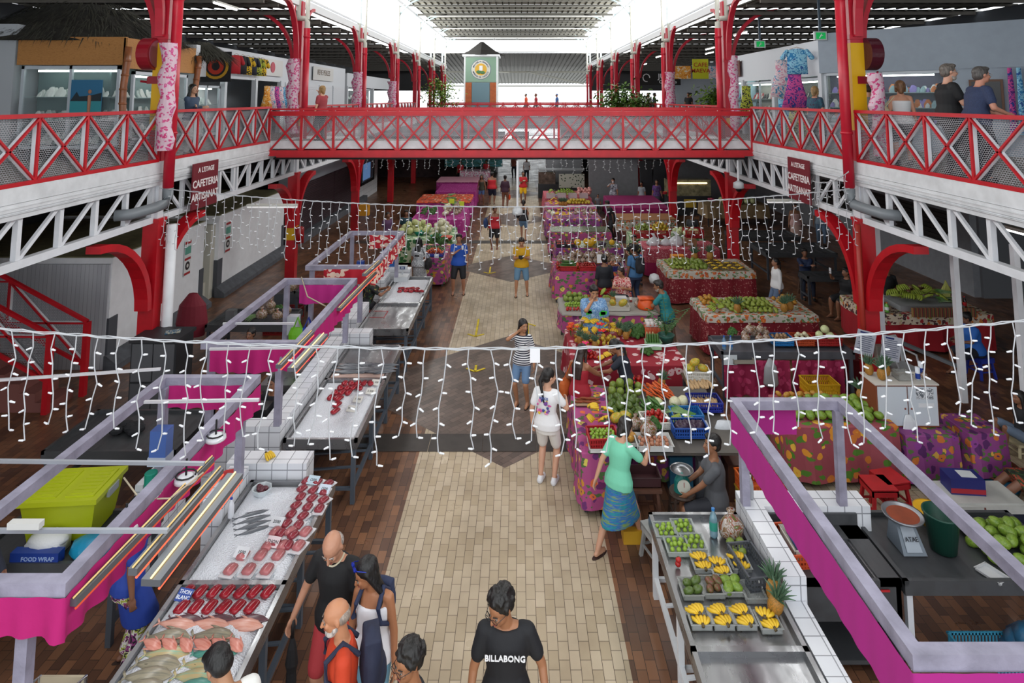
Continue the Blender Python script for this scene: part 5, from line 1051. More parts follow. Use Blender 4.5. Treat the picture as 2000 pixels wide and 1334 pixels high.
def proto(k):
    if k in PROT: return PROT[k]
    P_ = PROT
    if k == 'mango': o = mango_mesh('mango', '70832e', '8a9438')
    elif k == 'ymango': o = mango_mesh('mango', 'b08a22', 'a86a2a')
    elif k == 'rmango': o = mango_mesh('mango', '7a3a3a', '5a5a2c', 1.15)
    elif k == 'bigmango': o = mango_mesh('mango', '5f7f28', '7a9434', 1.35)
    elif k == 'papaya': o = mango_mesh('papaya', 'd8902a', '8a9a30', 1.7)
    elif k == 'avocado': o = mango_mesh('avocado', '52682a', '455a22', 1.3)
    elif k == 'lime': o = round_mesh('lime', '7a9a2c', .026, '8aa838')
    elif k == 'tomato': o = round_mesh('tomato', 'a81a14', .034, None, '3a5a2a')
    elif k == 'orange': o = round_mesh('orange', 'c98a24', .042, '9a9a2c')
    elif k == 'gfruit': o = round_mesh('breadfruit', '6a8030', .07, '7a8a38')
    elif k == 'pumpkin': o = round_mesh('melon', 'd0a418', .13, None, '6a5a2a', 12)
    elif k == 'melon': o = round_mesh('melon', 'a8b070', .13, 'c2c48a', None, 12)
    elif k == 'cabbage': o = round_mesh('cabbage', 'b4c08a', .1, 'c8cf9e', None, 12)
    elif k == 'cauli': o = round_mesh('cauliflower', 'd0ccb4', .09, 'c2c09a', None, 12)
    elif k == 'potato': o = round_mesh('potato', '8a6a4a', .032, '9a7a58')
    elif k == 'onion': o = round_mesh('onion', '9a5a4a', .034, 'b07a5a')
    elif k == 'radish': o = round_mesh('tomato', 'a03028', .03)
    elif k == 'eggplant': o = mango_mesh('eggplant', '2a1a2e', '35203a', 1.4)
    elif k == 'cucumber': b = MB(); b.cap((0, -.1, 0), (0, .1, 0), .024, .022, 8); o = b.build('cucumber', fm('2f5222', '47702c'), smooth=True)
    elif k == 'carrot': b = MB(); b.path([(0, .1, 0), (0, .09, 0), (0, 0, 0), (0, -.11, 0)], [.008, .02, .015, .003], 8); o = b.build('carrot', M('cf5a24', .5, vary=.1), smooth=True)
    elif k == 'root': b = MB(); b.path([(0, -.09, 0), (0, -.07, 0), (0, .03, .004), (0, .1, 0)], [.012, .026, .026, .012], 8); o = b.build('taro_root', M('a88a64', .8, vary=.2), smooth=True)
    elif k == 'sweet': b = MB(); b.path([(0, -.07, 0), (0, -.03, 0), (0, .03, .0), (0, .08, 0)], [.008, .02, .018, .005], 7); o = b.build('sweet_potato', M('8a4426', .7, vary=.2), smooth=True)
    elif k == 'banana': o = banana_mesh()
    elif k == 'gbanana': o = banana_mesh(c='8a9a34', n=6)
    elif k == 'pine': o = reg(pineapple())
    elif k == 'lettuce':
        b = MB(); rr = random.Random(4)
        for i in range(26): a = i*2.4; t = i/26; p = Vector((math.cos(a)*.09*(1-t*.6), math.sin(a)*.09*(1-t*.6), .02+.09*t)); b.ell(p, (.035, .035, .022), 6, Matrix.Rotation(a, 3, 'Z') @ Matrix.Rotation(.7, 3, 'Y'))
        o = b.build('leafy_greens', M('33591f', .7, vary=.4, bump=.5, bs=60))
    elif k == 'leek':
        b = MB()
        for i in range(7): x = (i-3)*.018; b.path([(x, -.18, .0), (x, 0, .01), (x*2, .15, .02), (x*3.4, .26, .0)], [.011, .01, .013, .003], 6)
        o = b.build('green_onion_bunch', wavy('leekm', ['cfd8b8', '4a7a34', '3a6a2c'], 1.5))
    elif k == 'bag':
        b = MB(); b.loft([((0, 0, z), (w, 0, 0), (0, w*.8, 0)) for z, w in ((0, .05), (.02, .08), (.07, .085), (.11, .05), (.13, .015), (.16, .03))], 10); o = b.build('produce_bag', blotch('bagmix', ['b0a8a0', '7a5e44', 'a89e96', '8a4a34', '5f6a38', 'b8b0aa'], 16, .25), smooth=True)
    elif k == 'carrotbag':
        b = MB(); rr = random.Random(8)
        for i in range(6): b.path([(-.04+.016*i, 0, .0), (-.04+.016*i, .02, .1), (-.04+.016*i, .0, .2)], [.012, .017, .008], 7)
        b.mat(1); b.loft([((0, .01, z), (w, 0, 0), (0, w*.5, 0)) for z, w in ((.17, .06), (.21, .03), (.25, .045))], 10); o = b.build('bag_of_carrots', [M('c8603c', .35, vary=.15), M('d8d0cc', .3)], smooth=True)
    PROT[k] = o; return o
RP = random.Random(11)
def pile(k, lb, x0, x1, y0, y1, z, grp, r=.045, layers=1, fill=1., cat=None, flat=False, up=None, sc=1., maxn=400):
    """individual copies heaped in layers over a rectangle"""
    p = proto(k); c = cat or p.name.split('.')[0].replace('_', ' '); n = 0; cx, cy = (x0+x1)/2, (y0+y1)/2
    for l in range(layers):
        f = l/max(1, layers); hx, hy = (x1-x0)/2*(1-f*.75), (y1-y0)/2*(1-f*.75); st = r*1.95; nx, ny = max(1, int(2*hx/st)), max(1, int(2*hy/st))
        for i in range(nx):
            for j in range(ny):
                if RP.random() > fill or n >= maxn: continue
                x = cx-hx+(i+.5+RP.uniform(-.16, .16)+(.5 if j % 2 else 0)*.6)*2*hx/nx; y = cy-hy+(j+.5+RP.uniform(-.16, .16))*2*hy/ny
                x = min(max(x, cx-hx+r*.5), cx+hx-r*.5)
                ro = (RP.uniform(-.4, .4)+(1.35 if flat or k in ('mango', 'ymango', 'rmango', 'bigmango', 'papaya', 'avocado', 'eggplant') else 0), RP.uniform(-.4, .4), RP.uniform(0, 6.28)) if up is None else (RP.uniform(-.1, .1), RP.uniform(-.1, .1), up+RP.uniform(-.3, .3))
                place(p, (x, y, z+r*.85+l*r*1.35), label=lb, group=grp, rot=ro, sc=sc*RP.uniform(.88, 1.1), cat=c); n += 1
    return n
ZT = .875
def tile_group(k, lb, pts, grp, z=ZT, **kw):
    for x, y in pts: place(proto(k), (x, y, z), label=lb, group=grp, rot=(0, 0, RP.uniform(0, 6.28)), **kw)
# nearest vegetable stall (table .9-3.0, 9.25-11.3, h .8)
z = .83
crate('crate', .42, .36, .15, 'a81820', 'red crate of wrapped limes behind the striding woman', 'crate', (1.22, 9.45, z), .05); pile('lime', 'lime heaped in the red crate at the stall front', 1.04, 1.4, 9.3, 9.6, z+.1, 'limes in the red crate', .028, 2)
tray(.46, .34, .06, 'd8d8d6', 'white tray below the red lime crate', (1.24, 9.36, z-.0), nm='tray'); tray(.5, .36, .08, 'd8d8d6', 'white tray of brown roots beside the scale', (1.95, 9.4, z)); pile('onion', 'small brown bulb in the white front tray', 1.74, 2.16, 9.27, 9.53, z+.03, 'bulbs in the white front tray', .034, 1)
place(proto('bag'), (1.92, 9.58, z+.04), label='clear bag of ginger standing in the white front tray', rot=(0, 0, .4), sc=1.6, cat='bag')
pile('banana', 'yellow banana bunch on the nearest vegetable stall', .98, 1.42, 9.8, 10.35, z, 'banana bunches on the nearest vegetable stall', .095, 2)
tray(.36, .2, .03, 'b8a080', 'flat box of brown sweet potatoes at the walk side', (1.12, 10.62, z)); pile('sweet', 'brown sweet potato in the flat box at the walk side', .96, 1.3, 10.54, 10.7, z+.02, 'sweet potatoes in the flat box', .03, 2, up=1.5)
pile('avocado', 'dark green avocado heaped on the nearest vegetable stall', 1.45, 1.95, 10.15, 10.75, z, 'avocados on the nearest vegetable stall', .056, 2); pile('gfruit', 'green breadfruit in the back row of the nearest vegetable stall', 1.5, 2.1, 10.8, 11.2, z, 'breadfruit of the nearest vegetable stall', .075, 2)
pile('cucumber', 'dark green cucumber in the tray on the nearest vegetable stall', 2.0, 2.32, 10.2, 10.6, z, 'cucumbers on the nearest vegetable stall', .04, 3, up=.2)
crate('basket', .4, .36, .1, 'd4d2c8', 'white basket of tomatoes on the nearest stall', 'basket', (2.1, 9.98, z), .08); pile('tomato', 'red tomato in the white basket', 1.94, 2.27, 9.84, 10.13, z+.05, 'tomatoes in the white basket', .036, 3)
place(proto('lettuce'), (2.02, 9.76, z+.05), label='bushy parsley in front of the tomatoes', cat='parsley', sc=1.25); place(proto('bag'), (1.78, 9.85, z), label='pink netted bag left of the parsley', sc=1.3, cat='bag')
pile('radish', 'small red tomato in a strip by the banana heap', 1.6, 1.86, 9.98, 10.08, z, 'small red tomatoes by the bananas', .027, 1)
pile('carrot', 'orange carrot lying across the nearest vegetable stall', 2.15, 2.6, 10.7, 11.15, z, 'carrots on the nearest vegetable stall', .045, 3, up=.5); pile('cauli', 'white green cauliflower beside the blue crate', 2.4, 2.82, 10.38, 10.66, z, 'cauliflowers on the nearest vegetable stall', .09, 1)
place(proto('cabbage'), (2.25, 10.45, z+.08), label='pale round cabbage between cucumbers and cauliflowers', sc=.95)
crate('crate', .46, .3, .12, '1c6aa8', 'bright blue crate of green onions on the nearest stall', 'crate', (2.62, 10.13, z), .03); place(proto('leek'), (2.58, 10.12, z+.1), rot=(0, 0, 1.0), label='bunch of green onions lying in the bright blue crate', cat='green onions')
crate('crate', .5, .3, .14, '1c4a9a', 'blue crate below the hanging white bags', 'crate', (2.55, 9.72, z)); pile('eggplant', 'dark aubergine in the blue crate below the white bags', 2.35, 2.75, 9.62, 9.82, z+.06, 'aubergines in the blue crate', .05, 1); pile('papaya', 'yellow green papaya behind the head of the striding woman', 1.45, 1.75, 10.0, 10.15, z, 'papayas behind the striding woman', .07, 1); tray(.34, .3, .05, 'c8c8c4', 'white tray between the two front trays', (1.58, 9.5, z)); pile('ymango', 'mango in the white middle tray', 1.45, 1.7, 9.4, 9.6, z+.02, 'mangoes in the middle tray', .05, 1)
pile('gbanana', 'greenish bananas right of the tomato basket', 2.35, 2.7, 9.95, 10.0, z, 'greenish bananas of the nearest stall', .08, 1)
crate('crate', .5, .34, .14, '1c2a8c', 'dark blue crate of taro roots on the nearest stall', 'crate', (3.0, 10.45, z+.02), .0)
for i in range(2): pile('root', ['tan taro root standing in the dark blue crate', 'tan taro root in the upper pink bundle'][i], 2.8, 3.2, 10.35+.25*i, 10.52+.25*i, z+.08+.17*i, ['taro roots in the dark blue crate', 'taro roots in the upper bundle'][i], .028, 1, up=0)
pile('tomato', 'red tomato in the dark tray at the back of the nearest stall', 1.9, 2.2, 11.2, 11.45, .85, 'tomatoes in the dark back tray', .036, 2)
crate('basket', .42, .32, .14, 'ccc9c0', 'white basket of papayas at the back of the nearest stall', 'basket', (3.2, 11.55, .85), -.1); pile('papaya', 'yellow green papaya in the white back basket', 3.03, 3.38, 11.45, 11.66, .92, 'papayas in the white back basket', .08, 2)
table('small table under the papaya basket', 2.95, 3.5, 11.35, 11.75, .84)
place(proto('pine'), (2.45, 11.15, z+.02), label='pineapple standing behind the carrots of the nearest stall', rot=(.3, 0, 1)); crate('crate', .44, .16, .12, '1c2a8c', 'small blue crate below the bright blue one', 'crate', (2.7, 9.75, z-.18)) if 0 else None
for i in range(2):
    b = MB(); b.loft([((0, 0, -.01), (.1, 0, 0), (0, .03, 0)), ((0, 0, -.12), (.15, 0, 0), (0, .05, 0)), ((0, .0, -.34), (.16, 0, 0), (0, .06, 0)), ((0, 0, -.42), (.13, 0, 0), (0, .03, 0))], 12)
    tag(b.build('plastic_bag', M('c9cdd2', .25, vary=.1, bump=.6, bs=14), loc=(2.78+.36*i, 9.92, .92), smooth=True), 'white plastic bag hanging from the stall edge, %s one' % ('left', 'right')[i], 'bag')
b = MB(); b.b2((2.2, 9.3, .6), (3.05, 9.6, .64)); tag(b.build('shelf_board', M('55504a', .7)), 'dark board beside the scale pan', 'board') if 0 else None
# scale on a stool
def stool(lb, x, y, h, c, kind='wood', w=.32, rz=0):
    r = thing('stool', lb, 'stool', (x, y, 0), rz); m = M(c, .6, vary=.2)
    if kind == 'wood': MB().box((0, 0, h-.02), (w, w, .04)).build('seat', m, r)
    elif kind == 'round': MB().lathe([(w/2, h-.04), (w/2+.01, h-.02), (w/2, h)], n=20).build('seat', m, r)
    else: MB().box((0, 0, h-.02), (w, w, .03)).build('seat', m, r)
    for sx in (-1, 1):
        for sy in (-1, 1): MB().bar((sx*w*.36, sy*w*.36, h-.03), (sx*w*.5, sy*w*.5, 0), .04 if kind != 'round' else .028, .04 if kind != 'round' else .028).build('leg', m, r)
    zz = (.2, .38) if kind == 'round' else (h*.35,)
    for q in zz:
        f = .5-.14*q/h
        for sx in (-1, 1): MB().bar((sx*w*f, -w*f, q), (sx*w*f, w*f, q), .022, .022).build('rung', m, r); MB().bar((-w*f, sx*w*f, q), (w*f, sx*w*f, q), .022, .022).build('rung', m, r)
    if kind == 'plastic': b = MB(); b.b2((-w/2, -w/2, h-.1), (w/2, -w/2+.02, h-.02)); b.b2((-w/2, w/2-.02, h-.1), (w/2, w/2, h-.02)); b.b2((-w/2, -w/2, h-.1), (-w/2+.02, w/2, h-.02)); b.b2((w/2-.02, -w/2, h-.1), (w/2, w/2, h-.02)); b.build('apron', m, r)
    return r
stool('tall round bar stool carrying the green dial scale', 2.18, 8.72, .62, '3a2a20', 'round', .34); stool('wooden stool with a dark tray between the two plastic ones', 1.72, 8.95, .6, '5a3a2c', 'wood', .4)
stool('dusty grey plastic stool behind the striding woman, with rags on it', 1.78, 8.35, .42, '9a9a98', 'plastic', .34, .3)
b = MB(); rr = random.Random(9)
for i in range(10): b.ell((rr.uniform(-.1, .1), rr.uniform(-.08, .08), .03+.01*i/3), (.05, .03, .03), 7, Matrix.Rotation(rr.uniform(0, 3), 3, 'Z'))
tag(b.build('rag_pile', M('8a7a64', .9, bump=.5, bs=20), loc=(1.78, 8.35, .43)), 'brown rags crumpled on the dusty plastic stool', 'rags')
r = thing('dial_scale', 'green dial scale with a steel pan on the round stool', 'scale', (2.18, 8.72, .62)); b = MB(); b.loft([((0, 0, 0), (.11, 0, 0), (0, .09, 0)), ((0, 0, .14), (.1, 0, 0), (0, .07, 0)), ((0, 0, .22), (.05, 0, 0), (0, .05, 0))], 12); b.build('scale_body', M('0e6a64', .4), r)
b = MB(); b.path([(0, -.08, .1), (0, -.1, .1)], .085, 20); b.build('dial', M('c9ccc0', .4), r); MB().box((0, -.105, .13), (.006, .004, .06)).build('needle', M('a02020', .4), r); MB().lathe([(.02, .22), (.1, .235), (.15, .27), (.155, .272), (.1, .24)], n=24, close=False).build('steel_pan', STEEL, r, smooth=True)
tray(.4, .3, .12, '3a1c20', 'dark red tray on the wooden stool', (1.72, 8.95, .61), nm='crate', cat='crate')
# flower and fruit stall (1.02-3.15, 12-13.8, h .85)
pile('banana', 'small banana bunch in the back row of the flowered stall', 1.1, 2.1, 13.3, 13.75, ZT, 'bananas at the back of the flowered stall', .1, 2)
pile('orange', 'orange or lemon heaped in the middle of the flowered stall', 1.55, 2.0, 12.8, 13.25, ZT, 'oranges on the flowered stall', .05, 2); pile('ymango', 'golden mango beside the flowers of the flowered stall', 1.15, 1.55, 13.0, 13.35, ZT, 'golden mangoes on the flowered stall', .055, 2)
for i, (x, y) in enumerate(((1.35, 12.75), (1.25, 12.95), (1.52, 12.7), (2.22, 13.2), (2.32, 13.35), (2.12, 13.4))): place(proto('pine'), (x, y, ZT), label='pineapple on the flowered stall', group='pineapples on the flowered stall', rot=(0, 0, i))
pile('tomato', 'tomato by the pink flowers of the flowered stall', 1.1, 1.5, 12.2, 12.5, ZT, 'tomatoes by the pink flowers', .036, 2); tile_group('banana', 'banana bunch right of the pink flowers', ((1.6, 12.25), (1.7, 12.4)), 'bananas right of the pink flowers')
pile('potato', 'pale root heaped before the kneeling vendor', 1.75, 2.1, 12.4, 12.7, ZT, 'pale roots on the flowered stall', .03, 2)
for x, y, s in ((2.35, 13.6, 1.6), (2.55, 13.5, 1.6), (2.45, 13.35, 1.5), (2.5, 12.5, 1.2)): place(proto('lettuce'), (x, y, ZT), label='leafy green head on the flowered stall', group='leafy greens on the flowered stall', sc=s, cat='greens')
for i in range(7): place(proto('carrotbag'), (2.7+.09*(i % 4), 13.3+.14*(i//4), ZT), label='clear bag of carrots standing on the flowered stall', group='bags of carrots on the flowered stall', rot=(0, 0, RP.uniform(-.4, .4)), sc=1.25, cat='bag of carrots')
tray(.3, .22, .14, '9ac49a', 'pale green tub of cucumbers on the flowered stall', (2.68, 12.75, ZT), nm='tub', cat='tub')
for i in range(5): place(proto('cucumber'), (2.58+.05*i, 12.78, ZT+.13), label='cucumber standing in the pale green tub', group='cucumbers in the pale green tub', rot=(PI/2-.2, 0, .0), sc=1.1)
for i in range(3): place(proto('root'), (2.6+.06*i, 12.95, ZT+.12), label='white root standing behind the cucumber tub', group='white roots behind the cucumber tub', rot=(PI/2, 0, 0), sc=1.2)
def flowers(lb, x, y, z, c, n=7, s=.05):
    r = thing('flower_bunch', lb, 'flowers', (x, y, z)); rr = random.Random(n)
    for i in range(n):
        a = rr.uniform(0, 6.28); d = rr.uniform(0, .12); p = Vector((math.cos(a)*d, math.sin(a)*d, rr.uniform(.12, .26))); f = MB()
        for k in range(5): t = k*1.257; f.ell(p+Vector((math.cos(t)*s*.6, math.sin(t)*s*.6, .0)), (s*.5, s*.35, s*.16), 6, Matrix.Rotation(t, 3, 'Z'))
        f.mat(1).ell(p+Vector((0, 0, .01)), (s*.2,)*3, 5); f.build('blossom', [M(c, .6), M('e0b030', .6)], r); MB().bar(p, (0, 0, 0), .006, .006).build('stem', M('3a6a2a', .7), r)
    return r
flowers('bunch of orange red flowers at the corner of the flowered stall', 1.1, 13.35, ZT, 'd0401c', 10, .06); flowers('hot pink flowers in front of the long haired shopper', 1.28, 12.3, ZT, 'd8206a', 7, .07); flowers('red hibiscus in the middle of the flowered stall', 1.6, 13.1, ZT+.1, 'd01822', 2, .09); flowers('pale pink and white blossoms on the flowered stall', 1.35, 13.55, ZT+.05, 'c8a8a0', 9, .05)
for i, (x, y, hh) in enumerate(((1.5, 13.55, .36), (1.75, 13.3, .42))):
    b = MB(); b.bar((0, 0, 0), (.03, 0, hh), .008, .008); b.poly([(-.05, 0, hh), (.09, .0, hh+.04), (.11, .0, hh+.1), (0, 0, hh+.12), (-.06, 0, hh+.07)]); b.box((.02, .002, hh+.06), (.1, .004, .06)); tag(b.build('price_flag', M('2fc23a', .6), loc=(x, y, ZT)), 'neon green price flag among the bananas, %s one' % ('shorter', 'taller')[i], 'price flag')
r = thing('potted_plant', 'leafy plant in a green pot at the right end of the flowered stall', 'plant', (3.0, 13.0, ZT)); MB().lathe([(.12, 0), (.16, .14), (.175, .17), (.16, .17), (.14, .12)], n=20).build('pot', M('1e5448', .4), r, smooth=True)
for i in range(9):
    a = i*.72; ln = .28+.16*(i % 3); s_ = MB(); s_.path([(0, 0, .15), (math.cos(a)*.08, math.sin(a)*.08, .15+ln*.7), (math.cos(a)*ln*.8, math.sin(a)*ln*.8, .15+ln)], .007, 5); s_.mat(1)
    for k in range(8):
        t = .25+k*.1; p = Vector((math.cos(a)*ln*.8*t, math.sin(a)*ln*.8*t, .15+ln*t))
        for sg in (-1, 1): s_.ell(p+Vector((-math.sin(a)*.045*sg, math.cos(a)*.045*sg, .01)), (.045, .014, .004), 6, Matrix.Rotation(a+sg*1.1, 3, 'Z'))
    s_.build('frond', [M('35552a', .6), M('3c6a34', .5, vary=.2)], r)
# small fruit table (1.02-3.22, 14.8-15.9)
tray(.52, .34, .09, 'c9c6bc', 'clear tray of two ripe papayas on the small fruit table', (2.35, 15.05, ZT)); pile('papaya', 'ripe orange papaya in the clear tray', 2.15, 2.55, 14.97, 15.13, ZT+.05, 'papayas in the clear tray', .1, 1, sc=1.15)
b = MB(); b.lathe([(.19, 0), (.2, .05), (.15, .2), (.1, .22)], n=20); b.box((0, 0, .235), (.36, .26, .02)); tag(b.build('bucket', [M('d2521a', .45)], loc=(3.02, 15.1, ZT), smooth=True), 'orange bucket upside down with a plate on it', 'bucket')
for (k, lb, x0, x1, y0, y1, g, r_, l_) in (('gfruit', 'green fruit in the left back corner of the small fruit table', 1.1, 1.7, 15.5, 15.85, 'green fruit on the small fruit table', .06, 2), ('tomato', 'tomato in the trays at the left end of the small fruit table', 1.1, 1.5, 14.85, 15.05, 'tomatoes on the small fruit table', .036, 1), ('lime', 'lime left of the tomatoes on the small fruit table', 1.1, 1.55, 15.12, 15.4, 'limes on the small fruit table', .03, 2), ('gbanana', 'green banana bunch beside the big man', 1.95, 2.3, 15.4, 15.75, 'green bananas on the small fruit table', .1, 2)): pile(k, lb, x0, x1, y0, y1, ZT, g, r_, l_)
def bottle(lb, x, y, z, c='a8c8e0', cap='2458b8', h=.26, r=.04, label_c=None, grp=None, clear=True):
    rt_ = thing('bottle', lb, 'bottle', (x, y, z), 0, grp); m = M(c, .1, trans=.6 if clear else 0); MB().lathe([(r*.9, 0), (r, .02), (r, h*.6), (r*.8, h*.75), (r*.35, h*.88), (r*.35, h*.93)], n=14).build('bottle_body', m, rt_, smooth=True); MB().lathe([(r*.42, h*.92), (r*.42, h)], n=12).build('cap', M(cap, .4), rt_)
    if label_c: MB().lathe([(r*1.02, h*.25), (r*1.02, h*.55)], n=14, close=False).build('bottle_label', M(label_c, .5), rt_)
    return rt_
bottle('small bottle with a red cap on the small fruit table', 2.75, 15.55, ZT, 'b0504a', 'c01818', .22, .035, 'e0dcd8'); place(proto('bag'), (2.85, 15.2, ZT), label='white crumpled bag on the small fruit table', sc=1.1, cat='bag'); tag(MB().box((0, 0, .05), (.3, .2, .1)).build('box', M('c4c4c2', .6), loc=(2.5, 15.6, ZT)), 'pale box behind the papaya tray', 'box')
place(proto('pine'), (2.3, 15.45, ZT), label='pineapple on the small fruit table', rot=(0, 0, 2))
# zucchini stall
for i, (x, c, k, lb, rr_, g) in enumerate(((1.45, 'b01c22', 'cucumber', 'zucchini in the left red crate', .045, 'zucchini in the red crate'), (2.0, 'b01c22', 'radish', 'small tomato in the right red crate', .032, 'small tomatoes in the red crate'), (2.75, '20286e', 'onion', 'onion in the dark blue crate of the zucchini stall', .036, 'onions in the dark blue crate'))):
    crate('crate', .48, .4, .12, c, ['left red crate full of zucchini', 'right red crate of small tomatoes', 'dark blue crate at the right end of the zucchini stall'][i], 'crate', (x, 18.45, ZT)); pile(k, lb, x-.2, x+.2, 18.3, 18.6, ZT+.06, g, rr_, 3, up=1.4 if k == 'cucumber' else None)
pile('bag', 'bagged vegetable in the back rows of the zucchini stall', 1.15, 3.1, 18.75, 19.35, ZT, 'bagged vegetables of the zucchini stall', .09, 2, sc=1.1, cat='bag', up=0); pile('carrot', 'carrot between the two red crates', 1.68, 1.8, 18.3, 18.9, ZT, 'carrots of the zucchini stall', .03, 3, up=.1)
pile('tomato', 'tomato in the dark boxes at the left end of the zucchini stall', 1.08, 1.22, 18.25, 18.9, ZT, 'tomatoes in dark boxes', .036, 3); tag(MB().box((0, 0, .12), (.26, .01, .24), tilt=Matrix.Rotation(-.2, 3, 'X')).build('paper_sign', M('dedede', .6), loc=(2.45, 18.65, ZT+.12)), 'white price sheet standing on the zucchini stall', 'sign')
# pumpkins, foil top, far stalls
for x, y in ((2.0, 21.25), (2.32, 21.35), (2.42, 21.15), (2.55, 21.45), (3.15, 21.25)): place(proto('pumpkin'), (x, y, ZT+.12), label='yellow melon on the foil covered part of the pumpkin table', group='yellow melons on the pumpkin table', rot=(0, 0, x*3), sc=.95 if x < 3 else .75)
for i in range(4): tray(.28, .3, .1, '1c1c20', 'black tray of packed fruit at the left end of the melon table', (1.42+.32*(i % 2), 21.2+.36*(i//2), ZT), grp='black trays on the melon table'); pile('radish', 'small dark red fruit packed in the black trays', 1.3+.32*(i % 2), 1.54+.32*(i % 2), 21.08+.36*(i//2), 21.3+.36*(i//2), ZT+.06, 'dark red fruit in black trays', .03, 1)
place(proto('eggplant'), (2.85, 21.3, ZT+.05), label='dark aubergine between the melons', sc=1.5, rot=(1.4, 0, 1.2), cat='aubergine')
FOIL = M('b9c0a4', .18, .8, vary=.3, bump=.5, bs=6)
tag(MB().box((0, 0, 0), (2.2, .95, .012)).build('foil_sheet', FOIL, loc=(2.33, 23.9, .885)), 'shiny foil sheet covering the table beyond the melons', 'sheet'); tag(MB().box((0, 0, 0), (1.5, 1.0, .008)).build('foil_sheet', FOIL, loc=(2.7, 21.52, .873)), 'shiny foil sheet under the yellow melons', 'sheet')
for (k, lb, x0, x1, y0, y1, g, r_, l_) in (('banana', 'small banana bunch on the banana and corn table', 1.5, 2.2, 26.1, 26.7, 'bananas on the banana and corn table', .11, 2), ('cauli', 'white head at the left of the banana and corn table', 1.25, 1.55, 26.5, 27.2, 'white heads on the banana and corn table', .1, 1), ('bag', 'clear bag of nuts on the banana and corn table', 2.3, 3.2, 26.2, 27.2, 'nut bags on the banana and corn table', .12, 1), ('banana', 'banana bunch at the left of the orange table', 1.35, 1.9, 28.7, 29.6, 'bananas on the orange table', .12, 2), ('orange', 'orange in the back row of the orange table', 2.2, 3.4, 29.4, 30.1, 'oranges on the orange table', .07, 2), ('lime', 'green lime in the long heap at the lime stall', 1.9, 3.0, 32.0, 33.0, 'limes of the lime stall', .07, 3), ('gbanana', 'green yellow bananas beside the striped child', 1.4, 1.8, 31.4, 32.2, 'bananas beside the striped child', .12, 2), ('gfruit', 'green fruit in the red crates on the palm printed table', 4.25, 4.8, 22.7, 23.4, 'green fruit in the red crates', .08, 2), ('orange', 'yellow citrus in the red crates on the palm printed table', 4.85, 5.5, 22.7, 23.4, 'yellow citrus in the red crates', .07, 3), ('cabbage', 'pale green vegetable at the right of the palm printed table', 5.7, 6.6, 22.8, 23.6, 'green vegetables of the palm printed table', .1, 1)):
    pile(k, lb, x0, x1, y0, y1, ZT+(.14 if 'red crates' in lb else 0), g, r_, l_, sc=(1.5 if k in ('orange', 'lime') else 1.))
for i in range(3): place(proto('pine'), (1.95+.12*i, 29.0, ZT), label='pineapple leaning on the orange table', group='pineapples on the orange table', rot=(0, 0, i), sc=1.3)
for i, x in enumerate((4.5, 5.15, 6.35)): crate('crate', .62, .6, .26, 'a81424', ['left red crate of green fruit on the palm printed table', 'middle red crate of yellow citrus', 'right red crate on the palm printed table'][i], 'crate', (x, 22.9, .83))
for i in range(4): tray(.42, .4, .22, 'cfc0c4', 'clear pinkish box at the front of the lime stall', (1.62+.55*i, 31.35, ZT), grp='clear boxes on the lime stall', nm='clear_box', cat='box')
b = MB(); rr = random.Random(5)
for i in range(24): b.ell((rr.uniform(-.3, .3), rr.uniform(-.2, .2), rr.uniform(.05, .35)), (.1, .1, .09), 7)
tag(b.build('wrapped_bundle', M('c98a84', .35, vary=.2), loc=(3.4, 32.2, ZT)), 'pink plastic wrapped bundle at the right of the lime stall', 'bundle')
# mango displays
pile('mango', 'green mango in the nearer mango display', 4.85, 6.0, 14.65, 15.6, .9, 'green mangoes of the nearer display', .055, 2, .95); pile('ymango', 'ripening mango at the edge of the nearer display', 4.4, 4.75, 15.2, 15.7, .9, 'ripening mangoes of the nearer display', .055, 2); pile('gbanana', 'green banana bunch at the left of the nearer display', 4.4, 4.8, 14.65, 15.1, .9, 'green bananas of the nearer display', .09, 2)
for i, (x, y) in enumerate(((5.05, 14.7), (6.15, 14.75), (6.35, 14.9))): place(proto('pine'), (x, y, .9), label='pineapple standing in the nearer mango display', group='pineapples in the nearer mango display', rot=(0, 0, i), sc=1.25)
pile('ymango', 'yellow mango in the back corner of the nearer display', 6.2, 6.7, 15.2, 15.65, .9, 'yellow mangoes of the nearer display', .06, 2)
tag(MB().box((0, 0, .12), (.3, .22, .24)).build('plastic_box', M('8d949c', .4), loc=(6.25, 14.62, .9)), 'grey translucent box at the right end of the nearer display', 'box') if 0 else None
pile('mango', 'green mango in the farther display', 4.4, 5.2, 18.2, 19.3, .9, 'green mangoes of the farther display', .055, 2, .9); pile('gfruit', 'green round fruit in the middle of the farther display', 5.0, 5.5, 18.3, 19.1, .9, 'green round fruit of the farther display', .06, 2, .9)
for i in range(14): tray(.22, .22, .04, '8a7a5a', 'small clear box of bananas in the farther display', (5.7+.24*(i % 4), 18.3+.27*(i//4), .9), grp='banana boxes in the farther display', nm='clear_box', cat='box'); place(proto('banana'), (5.7+.24*(i % 4), 18.24+.27*(i//4), .93), label='yellow banana bunch boxed in the farther display', group='boxed bananas in the farther display', rot=(0, 0, RP.uniform(-1, 1)), cat='banana bunch')
for i, (x, y) in enumerate(((5.35, 19.2), (5.85, 19.3))): place(proto('pine'), (x, y, .9), label='tall pineapple at the back of the farther display', group='tall pineapples in the farther display', rot=(0, 0, i), sc=1.6)
tag(MB().box((0, 0, .06), (.4, .1, .1), tilt=Matrix.Rotation(.4, 3, 'X')).build('price_board', M('d8861c', .6), loc=(4.85, 19.35, .95)), 'orange card behind the mangoes of the farther display', 'sign')
